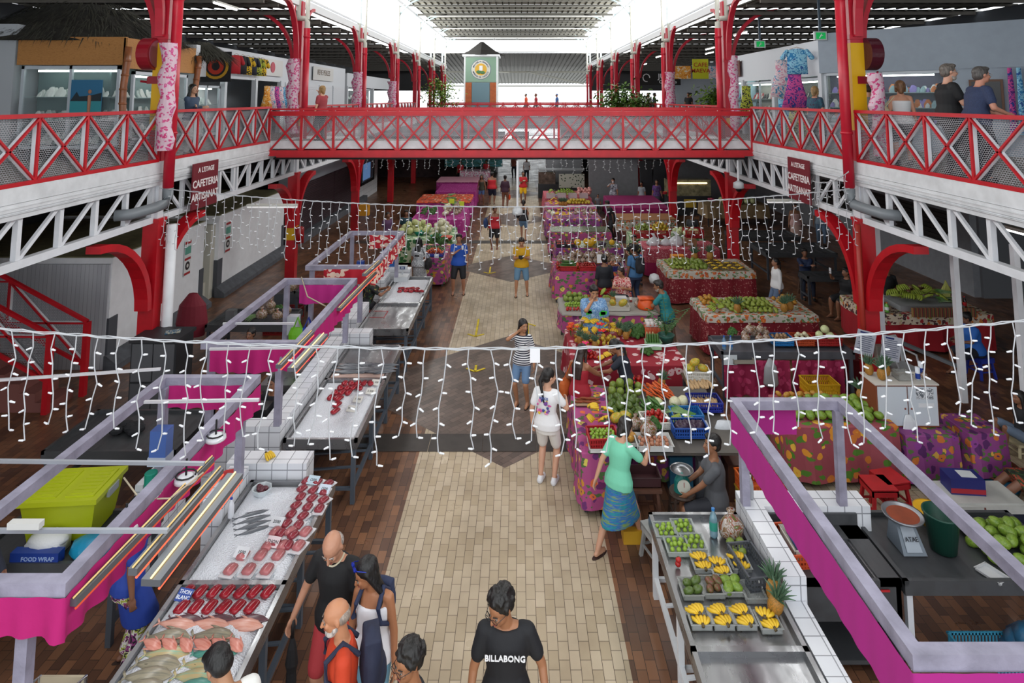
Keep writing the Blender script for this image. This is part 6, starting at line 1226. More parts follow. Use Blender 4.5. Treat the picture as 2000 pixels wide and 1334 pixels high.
# white bags and cardboard box
for i, (x, s) in enumerate(((4.55, 1.), (4.95, .8), (5.3, 1.15))):
    b = MB(); b.loft([((0, 0, 0), (.2, 0, 0), (0, .16, 0)), ((0, 0, .08), (.25, 0, 0), (0, .18, 0)), ((.03, 0, .2), (.15, 0, 0), (0, .12, 0)), ((.05, 0, .28), (.04, 0, 0), (0, .04, 0)), ((-.02, 0, .38), (.07, 0, 0), (0, .03, 0))], 12); o = b.build('plastic_bag', M('c9cbcf', .3, vary=.15, bump=.6, bs=10), loc=(x, 21.3, .9), smooth=True); o.scale = (s,)*3; tag(o, 'white plastic bag on the pale red cloth, %s' % ('left one', 'small middle one', 'right one with dark greens')[i], 'bag')
r = thing('cardboard_box', 'brown cardboard box beside the white plastic bags', 'box', (5.75, 21.25, .9)); b = MB(); b.b2((-.22, -.16, 0), (.22, .16, .2)); b.build('box_body', M('8a6444', .8), r); MB().box((0, -.163, .08), (.18, .004, .07)).build('white_label', M('c4c4c4', .6), r); MB().b2((-.21, -.15, .2), (.21, -.02, .215)).build('flap', M('7a5638', .8), r)
# mango stall at the right stall frame
pile('bigmango', 'large green mango on the green flowered stall', 4.3, 5.65, 9.95, 10.6, .87, 'large mangoes of the green flowered stall', .072, 2, .95); pile('ymango', 'yellow red mango in the back row of the green flowered stall', 4.25, 5.1, 10.66, 10.82, .87, 'yellow red mangoes of the green flowered stall', .06, 1)
for i, (x, y) in enumerate(((5.62, 10.55), (5.78, 10.35))): place(proto('pine'), (x, y, .88), label='pineapple leaning by the white cabinet', group='pineapples by the white cabinet', rot=(-.3, 0, i), sc=1.2)
for i in range(3): b = crate('basket', .56, .4, .2, ['c89a18', 'c2641a', 'c89a18'][i], ['yellow plastic basket, lowest of the stack behind the mangoes', 'orange plastic basket in the middle of the stack', 'yellow plastic basket on top of the stack behind the mangoes'][i], 'basket', (5.55, 11.9, .02+.21*i))
for i in range(3): crate('basket', .6, .42, .2, ['c89a18', 'b8962a', 'd2601c'][i], ['yellow basket on the floor behind the man in grey', 'second yellow basket behind the man in grey', 'orange basket holding pink netting behind the man in grey'][i], 'basket', (3.35, 9.0, .02+.21*i), .06)
place(proto('bag'), (3.3, 9.0, .66), label='pink net sack of fruit in the orange basket', sc=2.2, cat='sack')
r = thing('white_cabinet', 'white doored display cabinet with pineapples on top', 'cabinet', (6.05, 10.25, .74)); b = MB(); b.b2((-.48, -.18, 0), (.48, .22, .62)); b.build('cabinet_body', M('7a3e22', .6), r)
for s in (-1, 1): MB().b2((.235*s-.225, -.2, .03), (.235*s+.225, -.182, .6)).build('door', M('c4ccd4', .4), r); MB().ell((.05*s, -.205, .28), (.016, .01, .016), 8).build('door_knob', M('7a3a2a', .4), r)
MB().b2((.13, -.204, .42), (.4, -.2, .58)).build('photo_poster', blotch('poster', ['c9ccd0', '5a6068', 'd8dade', '9a9ea4'], 16), r); MB().b2((.16, -.204, .3), (.4, -.2, .36)).build('paper_strip', M('d8dade', .5), r)
b = MB(); b.loft([((-.02, -.215, .2), (.04, 0, 0), (0, .01, 0)), ((0, -.22, .1), (.1, 0, 0), (0, .02, 0)), ((0, -.22, -.08), (.12, 0, 0), (0, .02, 0))], 10); b.build('white_carrier_bag', M('d4d8dc', .3, bump=.4, bs=12), r)
MB().b2((-.5, -.2, .62), (.5, .24, .64)).build('cabinet_top', M('c8c4bc', .6), r)
for i, (x, y) in enumerate(((5.75, 10.2), (5.9, 10.35), (5.65, 10.38))): place(proto('pine'), (x, y, 1.385), label='pineapple on top of the white cabinet', group='pineapples on top of the white cabinet', rot=(0, 0, i), sc=1.05)
for i, (x, y) in enumerate(((6.32, 10.2), (6.5, 10.4))):
    r = thing('powder_can', 'blue and white cylindrical can on the cabinet, %s one' % ('left', 'right')[i], 'can', (x, y, 1.385)); MB().lathe([(.035, 0), (.035, .19)], n=16).build('can_body', M('cfd4dc', .4), r, smooth=True); MB().lathe([(.036, .02), (.036, .1)], n=16, close=False).build('blue_band', M('1c3a8c', .4), r)
tray(.22, .2, .1, 'a8a8a4', 'clear box with a straw on the white cabinet', (6.1, 10.25, 1.385), nm='clear_box', cat='box'); place(proto('bag'), (6.45, 10.25, 1.385), label='crumpled brown bag on the right end of the cabinet', sc=.7, cat='bag')
# grey counter goods
b = .9
for i, (x, c, k, lb, g, sc_) in enumerate(((5.3, '1c6aa8', 'potato', 'potato in the blue basket on the grey counter', 'potatoes in the blue basket', 1.), (5.72, 'a8401c', 'cauli', 'pale bulb in the orange basket on the grey counter', 'pale bulbs in the orange basket', .5), (6.2, '9a1c1c', 'cabbage', 'pale cabbage in the dark red basket', 'cabbages in the dark red basket', .85))):
    crate('basket', .4 if i < 2 else .52, .34, .13, c, ['blue basket of potatoes on the grey counter', 'orange basket on the grey counter', 'dark red basket heaped with cabbages'][i], 'basket', (x, 12.95, .9)); pile(k, lb, x-.17-.06*(i == 2), x+.17+.06*(i == 2), 12.82, 13.1, .97, g, (.034, .05, .085)[i], 2, sc=sc_)
pile('bag', 'clear bag of red potatoes at the left of the grey counter', 4.45, 5.1, 12.7, 13.2, .9, 'potato bags on the grey counter', .1, 2, sc=1.1, cat='bag', up=0)
for i in range(2): bottle('blue capped water bottle on the grey counter, %s one' % ('left', 'right')[i], 4.05+.13*i, 12.62, .9, '8ab0d0', '2458b8', .26, .04, '2a6ab0')
tag(MB().box((0, 0, 0), (.26, .01, .18)).build('price_label', M('c4ccd0', .5), loc=(4.1, 12.43, .78)), 'small white card hung below the water bottles', 'sign')
tray(.4, .2, .08, '9a9488', 'steel tray with cloth at the left of the grey counter', (4.35, 12.48, .72)); 
b = MB(); b.loft([((0, 0, 0), (.03, 0, 0), (0, .02, 0)), ((0, -.02, -.15), (.12, 0, 0), (0, .05, 0)), ((0, -.02, -.45), (.15, 0, 0), (0, .06, 0)), ((.02, 0, -.52), (.1, 0, 0), (0, .03, 0))], 12); tag(b.build('plastic_bag', M('a8acb0', .2, alpha=.75, bump=.6, bs=12), loc=(4.85, 12.4, .82), smooth=True), 'translucent plastic bag hanging in front of the dark pink curtain', 'bag')
pile('lettuce', 'dark green leafy head at the back left of the grey counter', 4.3, 4.5, 13.1, 13.3, .9, 'leafy heads on the grey counter', .1, 1, cat='greens')
# fruit counter at the right
tr = [(1.68, 7.55, 'lime'), (1.9, 7.6, 'lime'), (1.75, 7.3, 'lime'), (1.95, 7.35, 'lime')]
for i, (x, y, k) in enumerate(tr): tray(.24, .24, .05, 'b8c0bc', 'clear box of limes at the far left of the banana counter', (x, y, .86), grp='clear lime boxes on the banana counter', nm='clear_box', cat='box'); pile('lime', 'lime in the clear boxes on the banana counter', x-.1, x+.1, y-.1, y+.1, .88, 'limes on the banana counter', .026, 2)
for i, (x, y) in enumerate(((1.95, 7.05), (2.12, 6.98), (2.35, 7.05), (1.72, 6.36), (1.93, 6.36), (2.14, 6.36), (2.36, 6.32))):
    tray(.19, .21, .05, 'b0b4b2', 'clear box of bananas on the steel counter', (x, y, .86), grp='clear banana boxes on the steel counter', nm='clear_box', cat='box')
    for q in range(2): place(proto('banana'), (x+.01-.02*q, y-.05+.1*q, .872+.02*q), label='yellow banana bunch in a clear box on the steel counter', group='banana bunches on the steel counter', rot=(0, 0, RP.uniform(-.4, .4)), sc=.95, cat='banana bunch')
for i, (x, y, k, lb, g) in enumerate(((1.74, 6.72, 'avocado', 'green avocado in the left box on the steel counter', 'avocados on the steel counter'), (1.96, 6.74, 'rmango', 'purple mango on the steel counter', 'purple mangoes on the steel counter'), (2.15, 6.76, 'bigmango', 'long green mango on the steel counter', 'long green mangoes on the steel counter'))):
    tray(.2, .24, .05, 'a8aca8', 'clear box under the %s' % ('avocados', 'purple mangoes', 'long green mangoes')[i], (x, y, .86), nm='clear_box', cat='box'); pile(k, lb, x-.09, x+.09, y-.1, y+.1, .87, g, .043, 1, sc=.78)
tray(.2, .24, .05, 'a0a4a2', 'empty clear box right of the long green mangoes', (2.35, 6.68, .86), nm='clear_box', cat='box')
pile('tomato', 'red fruit in the small netted bag beside the limes', 1.66, 1.76, 7.0, 7.1, .86, 'red fruit in the netted bag', .032, 2)
crate('basket', .26, .5, .14, '4a4e54', 'grey perforated basket behind the bananas', 'basket', (2.43, 6.95, .86), .12)
place(proto('bag'), (2.42, 7.5, .86), label='clear bag stuffed with green vegetables by the tiled wall', sc=1.8, cat='bag'); pile('gfruit', 'green fruit next to the bag by the tiled wall', 2.28, 2.5, 7.15, 7.4, .86, 'green fruit by the tiled wall', .05, 1, sc=.75)
for i, (x, y) in enumerate(((2.46, 6.45), (2.52, 6.58))): place(proto('pine'), (x, y, .87), label='ripe pineapple leaning in a clear tub, %s one' % ('nearer', 'farther')[i], rot=(.25, .2, i*2), sc=1.1)
bottle('water bottle with a blue cap and green label on the steel counter', 2.22, 7.5, .86, '9cc4d4', '2a7ac0', .3, .045, '2f8a7a')
bottle('steel flask on the tiled wall beside the frame post', 2.76, 7.8, 1.08, '9a9da2', 'b8babd', .26, .036, clear=False)
# sink and dark table goods
crate('basket', .34, .5, .14, 'b8441c', 'orange basket holding trays beside the sink', 'basket', (3.02, 7.2, .9), .1); tray(.24, .4, .1, 'c4c0b4', 'cream tray standing in the orange basket', (3.05, 7.2, .95)); tag(MB().box((0, 0, .02), (.18, .3, .03)).build('tray', M('1c5a9a', .4), loc=(3.07, 7.18, 1.0)), 'small blue tray on the cream tray', 'tray')
r = thing('kitchen_scale', 'grey kitchen scale with a brown plate on the dark table', 'scale', (4.35, 7.45, .82)); b = MB(); b.loft([((0, -.12, 0), (.13, 0, 0), (0, .02, 0)), ((0, -.12, .02), (.13, 0, 0), (0, .02, 0))], 4); b.v = []; b.f = []; b.m = []
n_ = 0
for q in ((-.13, -.2, 0), (.13, -.2, 0), (.13, .12, 0), (-.13, .12, 0), (-.1, -.02, .24), (.1, -.02, .24), (.1, .1, .24), (-.1, .1, .24)): b.v.append(Vector(q))
for q in ((0, 1, 5, 4), (1, 2, 6, 5), (2, 3, 7, 6), (3, 0, 4, 7), (4, 5, 6, 7), (3, 2, 1, 0)): b.face(list(q))
b.build('scale_body', M('6f7a84', .35, .3), r); MB().lathe([(.12, .27), (.2, .29), (.215, .32), (.2, .315), (.12, .285)], n=28).build('round_plate', M('8f9298', .3, .7), r, smooth=True); MB().lathe([(.0, .3), (.19, .302)], n=24, close=False).build('brown_liner', M('8a3c1e', .7, vary=.2), r); MB().tube((0, .04, .24), (0, .04, .28), .04).build('neck', M('5a6068', .4), r)
MB().poly([(-.085, -.19, .03), (.085, -.19, .03), (.07, -.05, .21), (-.07, -.05, .21)]).build('dial_face', M('9aa4ae', .3), r); text('ATAE', .06, M('20242c', .6), r, (0, -.14, .13), (math.radians(52), 0, 0), 'scrawled_lettering', .002)
b = MB(); b.lathe([(.13, 0), (.175, .36), (.19, .37), (.19, .385), (.17, .385), (.12, .02)], n=24); tag(b.build('bucket', M('0e4034', .45), loc=(4.72, 7.35, .83), smooth=True), 'tall dark green bucket on the dark table', 'bucket')
b = MB(); b.lathe([(.11, 0), (.17, .16), (.185, .17), (.165, .165)], n=24); tag(b.build('basin', M('d8a410', .45), loc=(4.86, 7.75, .83), smooth=True), 'yellow basin behind the dark green bucket', 'basin')
pile('bigmango', 'green mango heaped on the dark table at the right edge', 5.05, 5.85, 7.05, 7.75, .82, 'green mangoes on the dark table', .068, 2, .92); tray(.17, .24, .03, 'c4c6c8', 'white foam tray in front of the green mangoes', (4.98, 6.98, .82), .4)
stool('low worn wooden stool below the dark table', 4.35, 6.25, .4, '54402e', 'wood', .44, .5)
crate('crate', .6, .4, .3, '3a8aa8', 'light blue crate on the floor under the dark table', 'crate', (4.75, 6.75, .0)); b = MB(); rr = random.Random(3)
for i in range(14): b.ell((rr.uniform(-.3, .3), rr.uniform(-.2, .2), rr.uniform(.12, .42)), (.2, .18, .14), 8)
tag(b.build('blue_bundle', M('2a5a7a', .4, vary=.3, bump=.8, bs=8), loc=(5.4, 6.7, 0), smooth=True), 'blue plastic bundle on the floor under the dark table', 'bundle')
# cooler and box
r = thing('cool_box', 'white lidded cool box on the floor with a boxed drink pack on top', 'cool box', (6.25, 8.95, 0)); b = MB(); b.b2((-.48, -.26, 0), (.48, .26, .36)); b.build('cooler_body', M('141c30', .4), r); b = MB(); b.b2((-.5, -.28, .36), (.5, .28, .45)); b.b2((-.46, -.24, .45), (.46, .24, .47)); b.build('lid', M('b4b4b0', .5, vary=.1), r)
text('IGLOO', .1, M('5a6270', .5), r, (-.05, -.266, .27), (PI/2, 0, 0), 'brand_lettering'); MB().box((-.05, -.264, .13), (.3, .004, .16)).build('sticker', blotch('stick', ['2a6a8a', '8ab8c8', '1c3a5a'], 20), r)
b = MB(); b.path([(-.1, -.28, .44), (-.1, -.31, .3), (-.09, -.3, .1)], .012, 6); b.build('rope_strap', M('6a3a34', .8), r)
r = thing('drink_carton', 'blue and red printed carton on the cool box', 'carton', (6.1, 9.0, .47), -.1); b = MB(); b.b2((-.22, -.13, 0), (.22, .13, .2)); b.build('carton_body', M('1a1f66', .5), r); MB().b2((-.221, -.132, .02), (.221, -.128, .08)).build('red_band', M('a01c2a', .5), r); MB().box((.05, 0, .203), (.2, .16, .004)).build('paper', M('c9ccd0', .5), r); text('Sao', .06, M('d8d8d8', .5), r, (.08, -.133, .1), (PI/2, 0, 0), 'lettering') if 0 else None
stool('red plastic stool behind the right frame post', 5.05, 9.2, .45, 'a8101a', 'plastic', .36); stool('second red plastic stool nested beside the first', 5.3, 9.35, .45, 'a8101a', 'plastic', .36, .2)
stool('blue plastic stool under the woman in bright blue', 9.72, 13.55, .42, '2438a0', 'plastic', .36, .2)
tag(MB().lathe([(.0, 0), (.38, .01), (.42, .06), (.4, .06), (.36, .02)], n=28).build('wooden_bowl', M('6a3018', .5), loc=(7.3, 10.15, .1), smooth=True), 'wide shallow wooden bowl by the seated girl', 'bowl')
b = MB(); 
for i in range(8): b.ell((.12*i-.4, .05*(i % 3), .06), (.16, .14, .07), 8)
tag(b.build('blue_bag', M('1a5a7a', .4, bump=.6, bs=10), loc=(7.0, 9.75, 0), smooth=True), 'flattened blue bag on the floor by the cool box', 'bag')
stool('low cream stool under the girl in black', 8.3, 10.75, .2, 'b4a888', 'wood', .34)
stool('low stool under the barefoot seller', 7.5, 9.42, .2, '5a4a3a', 'wood', .34)
# plastic chair & tyres by the right pillar
r = thing('plastic_chair', 'white slatted plastic armchair beside the right pillar', 'chair', (7.75, 13.0, 0), .2); m = M('b9bcc0', .4)
MB().box((0, 0, .42), (.46, .44, .03)).build('seat', m, r)
for sx in (-1, 1):
    for sy in (-1, 1): MB().bar((sx*.2, sy*.19, .41), (sx*.24, sy*.24, 0), .05, .04).build('leg', m, r)
    MB().path([(sx*.23, .2, .42), (sx*.26, .22, .66), (sx*.26, -.1, .66), (sx*.23, -.2, .42)], .022, 6).build('armrest', m, r)
b = MB(); b.path([(-.22, .22, .42), (-.24, .26, .75), (-.15, .3, .9), (.15, .3, .9), (.24, .26, .75), (.22, .22, .42)], .026, 8)
for i in range(7): x = -.15+.05*i; b.bar((x, .23, .45), (x, .29, .88), .02, .012)
b.build('backrest', m, r)
b = MB(); b.path([(.3*math.cos(t), 0, .3*math.sin(t)) for t in [2*PI*k/20 for k in range(21)]], .09, 10); ty = b.build('rubber_tyre', M('1a1a1c', .7, bump=.4, bs=40), loc=(7.15, 12.85, .42), smooth=True); ty.rotation_euler = (0, .2, .9); tag(ty, 'black tyre leaning upright against the red cover by the pillar', 'tyre')
tag(MB().lathe([(.36, 0), (.36, .3), (.34, .55), (.2, .7), (.05, .74)], n=20, sy=.7).build('red_cover', M('7a1422', .6, bump=.3, bs=6), loc=(7.0, 13.15, 0)), 'red plastic cover bundle at the foot of the right pillar', 'cover')
for i, (x, z_, a) in enumerate(((6.5, 1.25, .25), (6.98, 1.15, .2))):
    r = thing('notice_board', 'white printed notice on the right pillar, %s sheet' % ('left', 'right')[i], 'notice', (x, 12.02, z_)); R_m = Matrix.Rotation(a, 3, 'Y'); MB().box((0, 0, 0), (.36, .006, .44), tilt=R_m).build('sheet', M('b9bcc8', .5), r)
    b = MB(); 
    for k in range(9): b.box(R_m @ Vector((0, -.005, .14-.036*k)), (.28 if k % 3 else .2, .002, .012), tilt=R_m)
    b.build('printed_lines', M('5a6078', .6), r); b = MB(); b.box(R_m @ Vector((-.05, -.005, .18)), (.16, .002, .03), tilt=R_m); b.build('heading', M('1c2a6a', .6), r)
# far right stall
pile('gbanana', 'green banana bunch in the row on the plaid covered stall', 8.9, 10.2, 15.0, 15.6, 1.0, 'green bananas on the plaid covered stall', .12, 2, sc=1.2); pile('gfruit', 'green fruit heap left on the plaid covered stall', 8.2, 8.7, 14.85, 15.7, .88, 'green fruit on the plaid covered stall', .08, 3); pile('rmango', 'reddish root behind the bananas of the plaid covered stall', 9.3, 10.4, 15.65, 15.95, 1.0, 'reddish roots on the plaid covered stall', .07, 2); pile('leek', 'bunch of leeks right on the plaid covered stall', 10.1, 10.5, 15.0, 15.5, .92, 'leeks on the plaid covered stall', .12, 2, up=1.3, cat='leeks')
tag(MB().box((0, 0, .0), (1.5, .8, .12)).build('display_box', M('8d8f92', .5), loc=(9.65, 15.25, .94)), 'raised board under the green bananas of the plaid covered stall', 'board')
b = MB()
for i in range(5): b.path([(-.06+.03*i, 0, 0), (-.09+.045*i, 0, .2), (0, 0, .42)], [.03, .028, .01], 6)
tag(b.build('banana_stalk', M('b4b460', .6), loc=(10.35, 15.4, 1.0)), 'upright bundle of pale stalks tied on the plaid covered stall', 'stalks'); bottle('dark cola bottle with a white band on the plaid covered stall', 10.5, 15.0, .88, '241012', 'b01820', .3, .04, 'b01820', clear=False)
bottle('green and orange juice carton at the left of the plaid covered stall', 8.55, 14.8, .88, '6aa84a', 'd8742c', .22, .045, 'd8dcd8', clear=False)
for i, (x, y0_, z0_, z1_) in enumerate(((7.85, 13.6, 1.05, 3.3), (8.6, 12.6, .35, 3.3), (9.85, 12.5, .0, 3.35))): tag(MB().b2((-.06, -.06, 0), (.06, .06, z1_-z0_)).build('white_post', WHITE, loc=(x, y0_, z0_)), 'slim white post under the right gallery, %s of the three' % ('leftmost', 'middle', 'rightmost')[i], 'post') if 0 else None
# left tables
pile('cucumber', 'cucumber beside the walk on the left stall', -3.15, -2.4, 20.3, 20.9, ZT, 'cucumbers of the left walk stall', .05, 2, up=.4); pile('carrot', 'carrot in the blue edged tray at the left walk', -2.95, -2.35, 19.85, 20.2, ZT+.05, 'carrots of the left walk stall', .04, 3, up=.3); pile('lettuce', 'leafy green bundle on the left walk stall', -3.1, -2.4, 21.0, 21.5, ZT, 'leafy greens of the left walk stall', .12, 2, sc=1.3, cat='greens'); tray(.62, .38, .1, '1c3a9a', 'blue tray of carrots at the corner of the left walk stall', (-2.66, 20.02, ZT))
for i in range(2): tag(MB().box((0, 0, 0), (.14, .006, .12)).build('price_card', M('c9d0e0', .5), loc=(-2.82+.28*i, 19.72, .93)), 'white price card on the blue carrot tray, %s one' % ('left', 'right')[i], 'sign')
pile('melon', 'pale melon on the left palm edged table', -4.4, -3.3, 22.9, 24.1, ZT, 'pale melons on the left table', .14, 2); pile('cauli', 'cauliflower or cabbage on the left palm edged table', -3.2, -2.5, 22.4, 23.9, ZT, 'white cabbages on the left table', .12, 3, sc=1.2)
pile('cauli', 'cauliflower near the leeks on the left', -3.3, -2.9, 26.4, 28.2, ZT, 'cauliflowers near the leeks', .12, 2); pile('leek', 'upright leek bunch on the far left table', -3.4, -2.7, 28.0, 28.8, ZT+.1, 'leek bunches on the left', .14, 3, up=.2, cat='leeks', sc=1.4); pile('bag', 'clear bag of red vegetables on the far left table', -2.9, -2.4, 26.1, 28.4, ZT, 'vegetable bags on the far left table', .13, 2, sc=1.3, cat='bag', up=0); pile('lettuce', 'dark herbs on the far left table', -4.2, -3.5, 26.2, 27.4, ZT, 'herbs on the far left table', .13, 1, cat='herbs', sc=1.2)
for i, (x, y, c, l) in enumerate(((-3.6, 23.0, '1c8a7a', 'teal basin among the melons'), (-2.9, 22.3, '1c8a7a', 'teal basin at the near edge of the melon table'), (-2.5, 22.1, 'c03a28', 'red net of vegetables on the melon table'))): tag(MB().lathe([(.14, 0), (.2, .12), (.21, .13), (.18, .12)], n=18).build('basin', M(c, .5), loc=(x, y, ZT), smooth=True), l, 'basin')
for i, (x, y) in enumerate(((-2.95, 27.9), (-2.45, 27.2))): tag(MB().box((0, 0, .1), (.22, .02, .2)).build('price_card', M('c8d83a', .6), loc=(x, y, ZT+.3)), 'yellow price card on the far left table, %s one' % ('left', 'right')[i], 'sign')
# left service area goods
pile('bag', 'bagged leafy vegetable on the left steel table', -6.0, -5.3, 14.3, 15.0, .75, 'vegetable bags on the left steel table', .12, 2, sc=1.5, cat='bag', up=0); place(proto('leek'), (-6.05, 14.8, .8), label='green herbs on the left steel table', rot=(0, 0, 2.5), sc=1.3, cat='herbs'); tag(MB().box((0, 0, .12), (.2, .16, .24)).build('tin_box', M('8a8d90', .35, .6), loc=(-6.55, 14.6, .76)), 'grey metal tin on the left steel table', 'tin')
for i, (x, y, z_, c, l) in enumerate(((-6.05, 16.9, .0, '9a1a1a', 'red crate on the floor behind the left steel table'), (-6.0, 16.0, .2, '1c2a8c', 'blue crate of greens behind the left steel table'), (-6.0, 16.0, .0, '9a1a1a', 'red crate under the blue one behind the left steel table'), (-5.8, 18.9, .0, 'b8483c', 'pale red crate stack by the second left pillar, lower'), (-5.8, 18.9, .32, 'b8483c', 'pale red crate stack by the second left pillar, upper'), (-4.15, 17.9, .3, '24543a', 'dark green crate below the dispenser of the third stall'), (-3.35, 14.75, .55, 'a01420', 'red crate beside the seated seller of the third stall'))): crate('crate', .6, .42, .3, c, l, 'crate', (x, y, z_))
place(proto('lettuce'), (-6.0, 16.0, .45), label='greens in the blue crate behind the left steel table', sc=1.6, cat='greens')
tray(.5, .4, .06, 'b09a24', 'yellow tray on the dark table of the third stall', (-4.9, 17.1, .8), .1); place(proto('bag'), (-6.3, 17.6, .5), label='clear bag of red food near the kiosk corner', sc=2., cat='bag')
tag(MB().box((0, 0, .25), (.7, .5, .5)).build('storage_box', M('4a4e54', .5), loc=(-6.3, 17.6, 0)), 'grey box carrying the clear bag near the kiosk corner', 'box')
# grey cabinet
r = thing('plastic_cabinet', 'two door grey plastic cabinet beside the first left pillar', 'cabinet', (-6.75, 12.2, 0)); MB().b2((-.42, -.3, 0), (.42, .3, 1.3)).build('cabinet_body', M('24262a', .5), r); MB().b2((-.45, -.34, 1.3), (.45, .34, 1.36)).build('cabinet_top', M('2a2a2e', .5), r)
for s in (-1, 1):
    MB().b2((.2*s-.19, -.32, .62), (.2*s+.19, -.3, 1.28)).build('upper_door', M('55565a', .6, bump=.1), r); MB().b2((.2*s-.19, -.32, .05), (.2*s+.19, -.3, .58)).build('lower_door', M('4c4d51', .6), r)
tag(MB().box((0, 0, 0), (.26, .2, .01)).build('magazine', blotch('mag', ['b4b09a', '2a5a7a', 'c8c4b0'], 14), loc=(-6.6, 12.25, 1.37), rz=.4), 'printed leaflet lying on the grey cabinet', 'leaflet')
b = MB(); b.lathe([(.0, 0), (.3, .02), (.36, .3), (.3, .7), (.1, .95), (0, .97)], n=18, sy=.6); tag(b.build('covered_fan', M('7a1a2c', .7, bump=.3, bs=8), loc=(-7.55, 14.8, .35)), 'dark red covered machine standing against the white kiosk wall', 'covered machine')
b = MB(); rr = random.Random(1)
for i in range(9): b.ell((rr.uniform(-.2, .2), rr.uniform(-.1, .1), .06), (.1, .09, .06), 7)
tag(b.build('cloth_bundle', M('1d1e22', .9, bump=.6, bs=16), loc=(-5.9, 9.9, .76)), 'dark cloth bundle on the dark left table', 'cloth'); 
# nearest stall back table goods (table -6.2..-4.62, 5.5-6.5, h .85)
r = thing('storage_bin', 'big lime green lidded storage bin behind the nearest stall', 'bin', (-5.22, 7.72, .82), .08)
LG = M('a8b414', .45); b = MB(); b.loft([((0, 0, 0), (.34, .0, 0), (0, .26, 0))], 4); b.v = []; b.f = []; b.m = []
for q in ((-.34, -.24, 0), (.34, -.24, 0), (.34, .24, 0), (-.34, .24, 0), (-.4, -.3, .42), (.4, -.3, .42), (.4, .3, .42), (-.4, .3, .42)): b.v.append(Vector(q))
for q in ((0, 1, 5, 4), (1, 2, 6, 5), (2, 3, 7, 6), (3, 0, 4, 7), (4, 5, 6, 7), (3, 2, 1, 0)): b.face(list(q))
b.build('bin_body', LG, r); b = MB(); b.b2((-.43, -.33, .42), (.43, .33, .47)); b.b2((-.36, -.26, .47), (-.05, .26, .485)); b.b2((.05, -.26, .47), (.36, .26, .485))
for k in range(7): b.b2((-.32, -.22+.07*k, .485), (-.09, -.195+.07*k, .492)); b.b2((.09, -.22+.07*k, .485), (.32, -.195+.07*k, .492))
b.build('lid', M('b0bc1a', .4), r); MB().b2((.42, -.1, .36), (.45, .1, .44)).build('latch', M('9aa0a0', .4), r)
b = MB(); b.loft([((0, 0, z_), (w, 0, 0), (0, w*.7, 0)) for z_, w in ((0, .2), (.05, .23), (.13, .2), (.17, .1))], 12); tag(b.build('plastic_bag', M('1c8ab0', .3, bump=.7, bs=10), loc=(-4.7, 7.3, .82), smooth=True), 'bright blue plastic bag on the worktop of the nearest stall', 'bag')
r = thing('film_box', 'blue cling film box on the worktop of the nearest stall', 'box', (-5.2, 7.17, .82)); MB().b2((-.26, -.05, 0), (.26, .05, .12)).build('carton', M('1c3a8c', .4), r); text('FOOD WRAP', .06, M('9ab0d8', .5), r, (.04, -.052, .06), (PI/2, 0, 0), 'lettering')
b = MB(); b.box((0, 0, .07), (.36, .22, .14)); b.ell((0, 0, .13), (.22, .15, .08), 12); tag(b.build('foam_trays', M('d4d6d8', .4, bump=.3), loc=(-5.2, 7.32, .82), smooth=True), 'pack of white foam trays wrapped in film', 'trays')
r = thing('water_dispenser', 'blue and white water dispenser on the frame post of the nearest stall', 'dispenser', (-4.38, 8.0, 1.5)); MB().box((0, 0, .12), (.2, .16, .3)).build('tank', M('4a6ab0', .3), r); MB().box((0, 0, -.08), (.22, .18, .1)).build('base', M('b8c0d0', .4), r)
tag(MB().lathe([(.06, 0), (.07, .01), (.07, .22), (.06, .23)], n=14).build('string_spool', M('0e8a72', .6), loc=(-4.4, 7.85, 1.12)), 'green spool hanging on the frame post of the nearest stall', 'spool')
r = thing('soap_dispenser', 'white soap dispenser on the frame post of the second stall', 'dispenser', (-4.35, 12.4, 1.45)); MB().box((0, 0, 0), (.2, .16, .34)).build('casing', M('b9bcc4', .4), r)
r = thing('soap_dispenser', 'blue and white soap dispenser of the third stall', 'dispenser', (-4.2, 16.9, 1.3)); MB().box((0, 0, .1), (.18, .14, .2)).build('tank', M('2a4aa0', .4), r); MB().lathe([(.08, -.12), (.1, 0)], n=12).build('bowl', M('b9bcc4', .4), r)
for i, (x, c, l) in enumerate(((-4.1, '6ab01c', 'lime green shopping bag hanging on the second stall rail'), (-3.9, '1c3a9a', 'blue shopping bag hanging on the second stall rail'))):
    r = thing('shopping_bag', l, 'bag', (x, 11.9, 1.15)); b = MB(); b.loft([((0, 0, .0), (.14, 0, 0), (0, .08, 0)), ((0, 0, .3), (.17, 0, 0), (0, .06, 0)), ((0, 0, .42), (.12, 0, 0), (0, .03, 0))], 12); b.build('bag_body', M(c, .5, bump=.5, bs=10), r); 
    for s in (-1, 1): MB().path([(-.08, .02*s, .4), (0, .02*s, .6), (.08, .02*s, .4)], .012, 6).build('handle', M(c, .5), r)
tag(MB().b2((-.2, 0, 0), (.2, .3, .32)).build('black_box', M('1b1c20', .4), loc=(-4.05, 9.9, .75)), 'black metal box beside the sink of the second stall', 'box')
r = thing('sink_unit', 'steel sink behind the tiled wall of the second stall', 'sink', (-4.1, 11.6, 0)); MB().b2((-.35, -.5, .8), (.25, .5, .9)).build('worktop', STEEL, r); MB().b2((-.3, -.48, 0), (.2, .48, .8)).build('cabinet_body', STEELD, r)
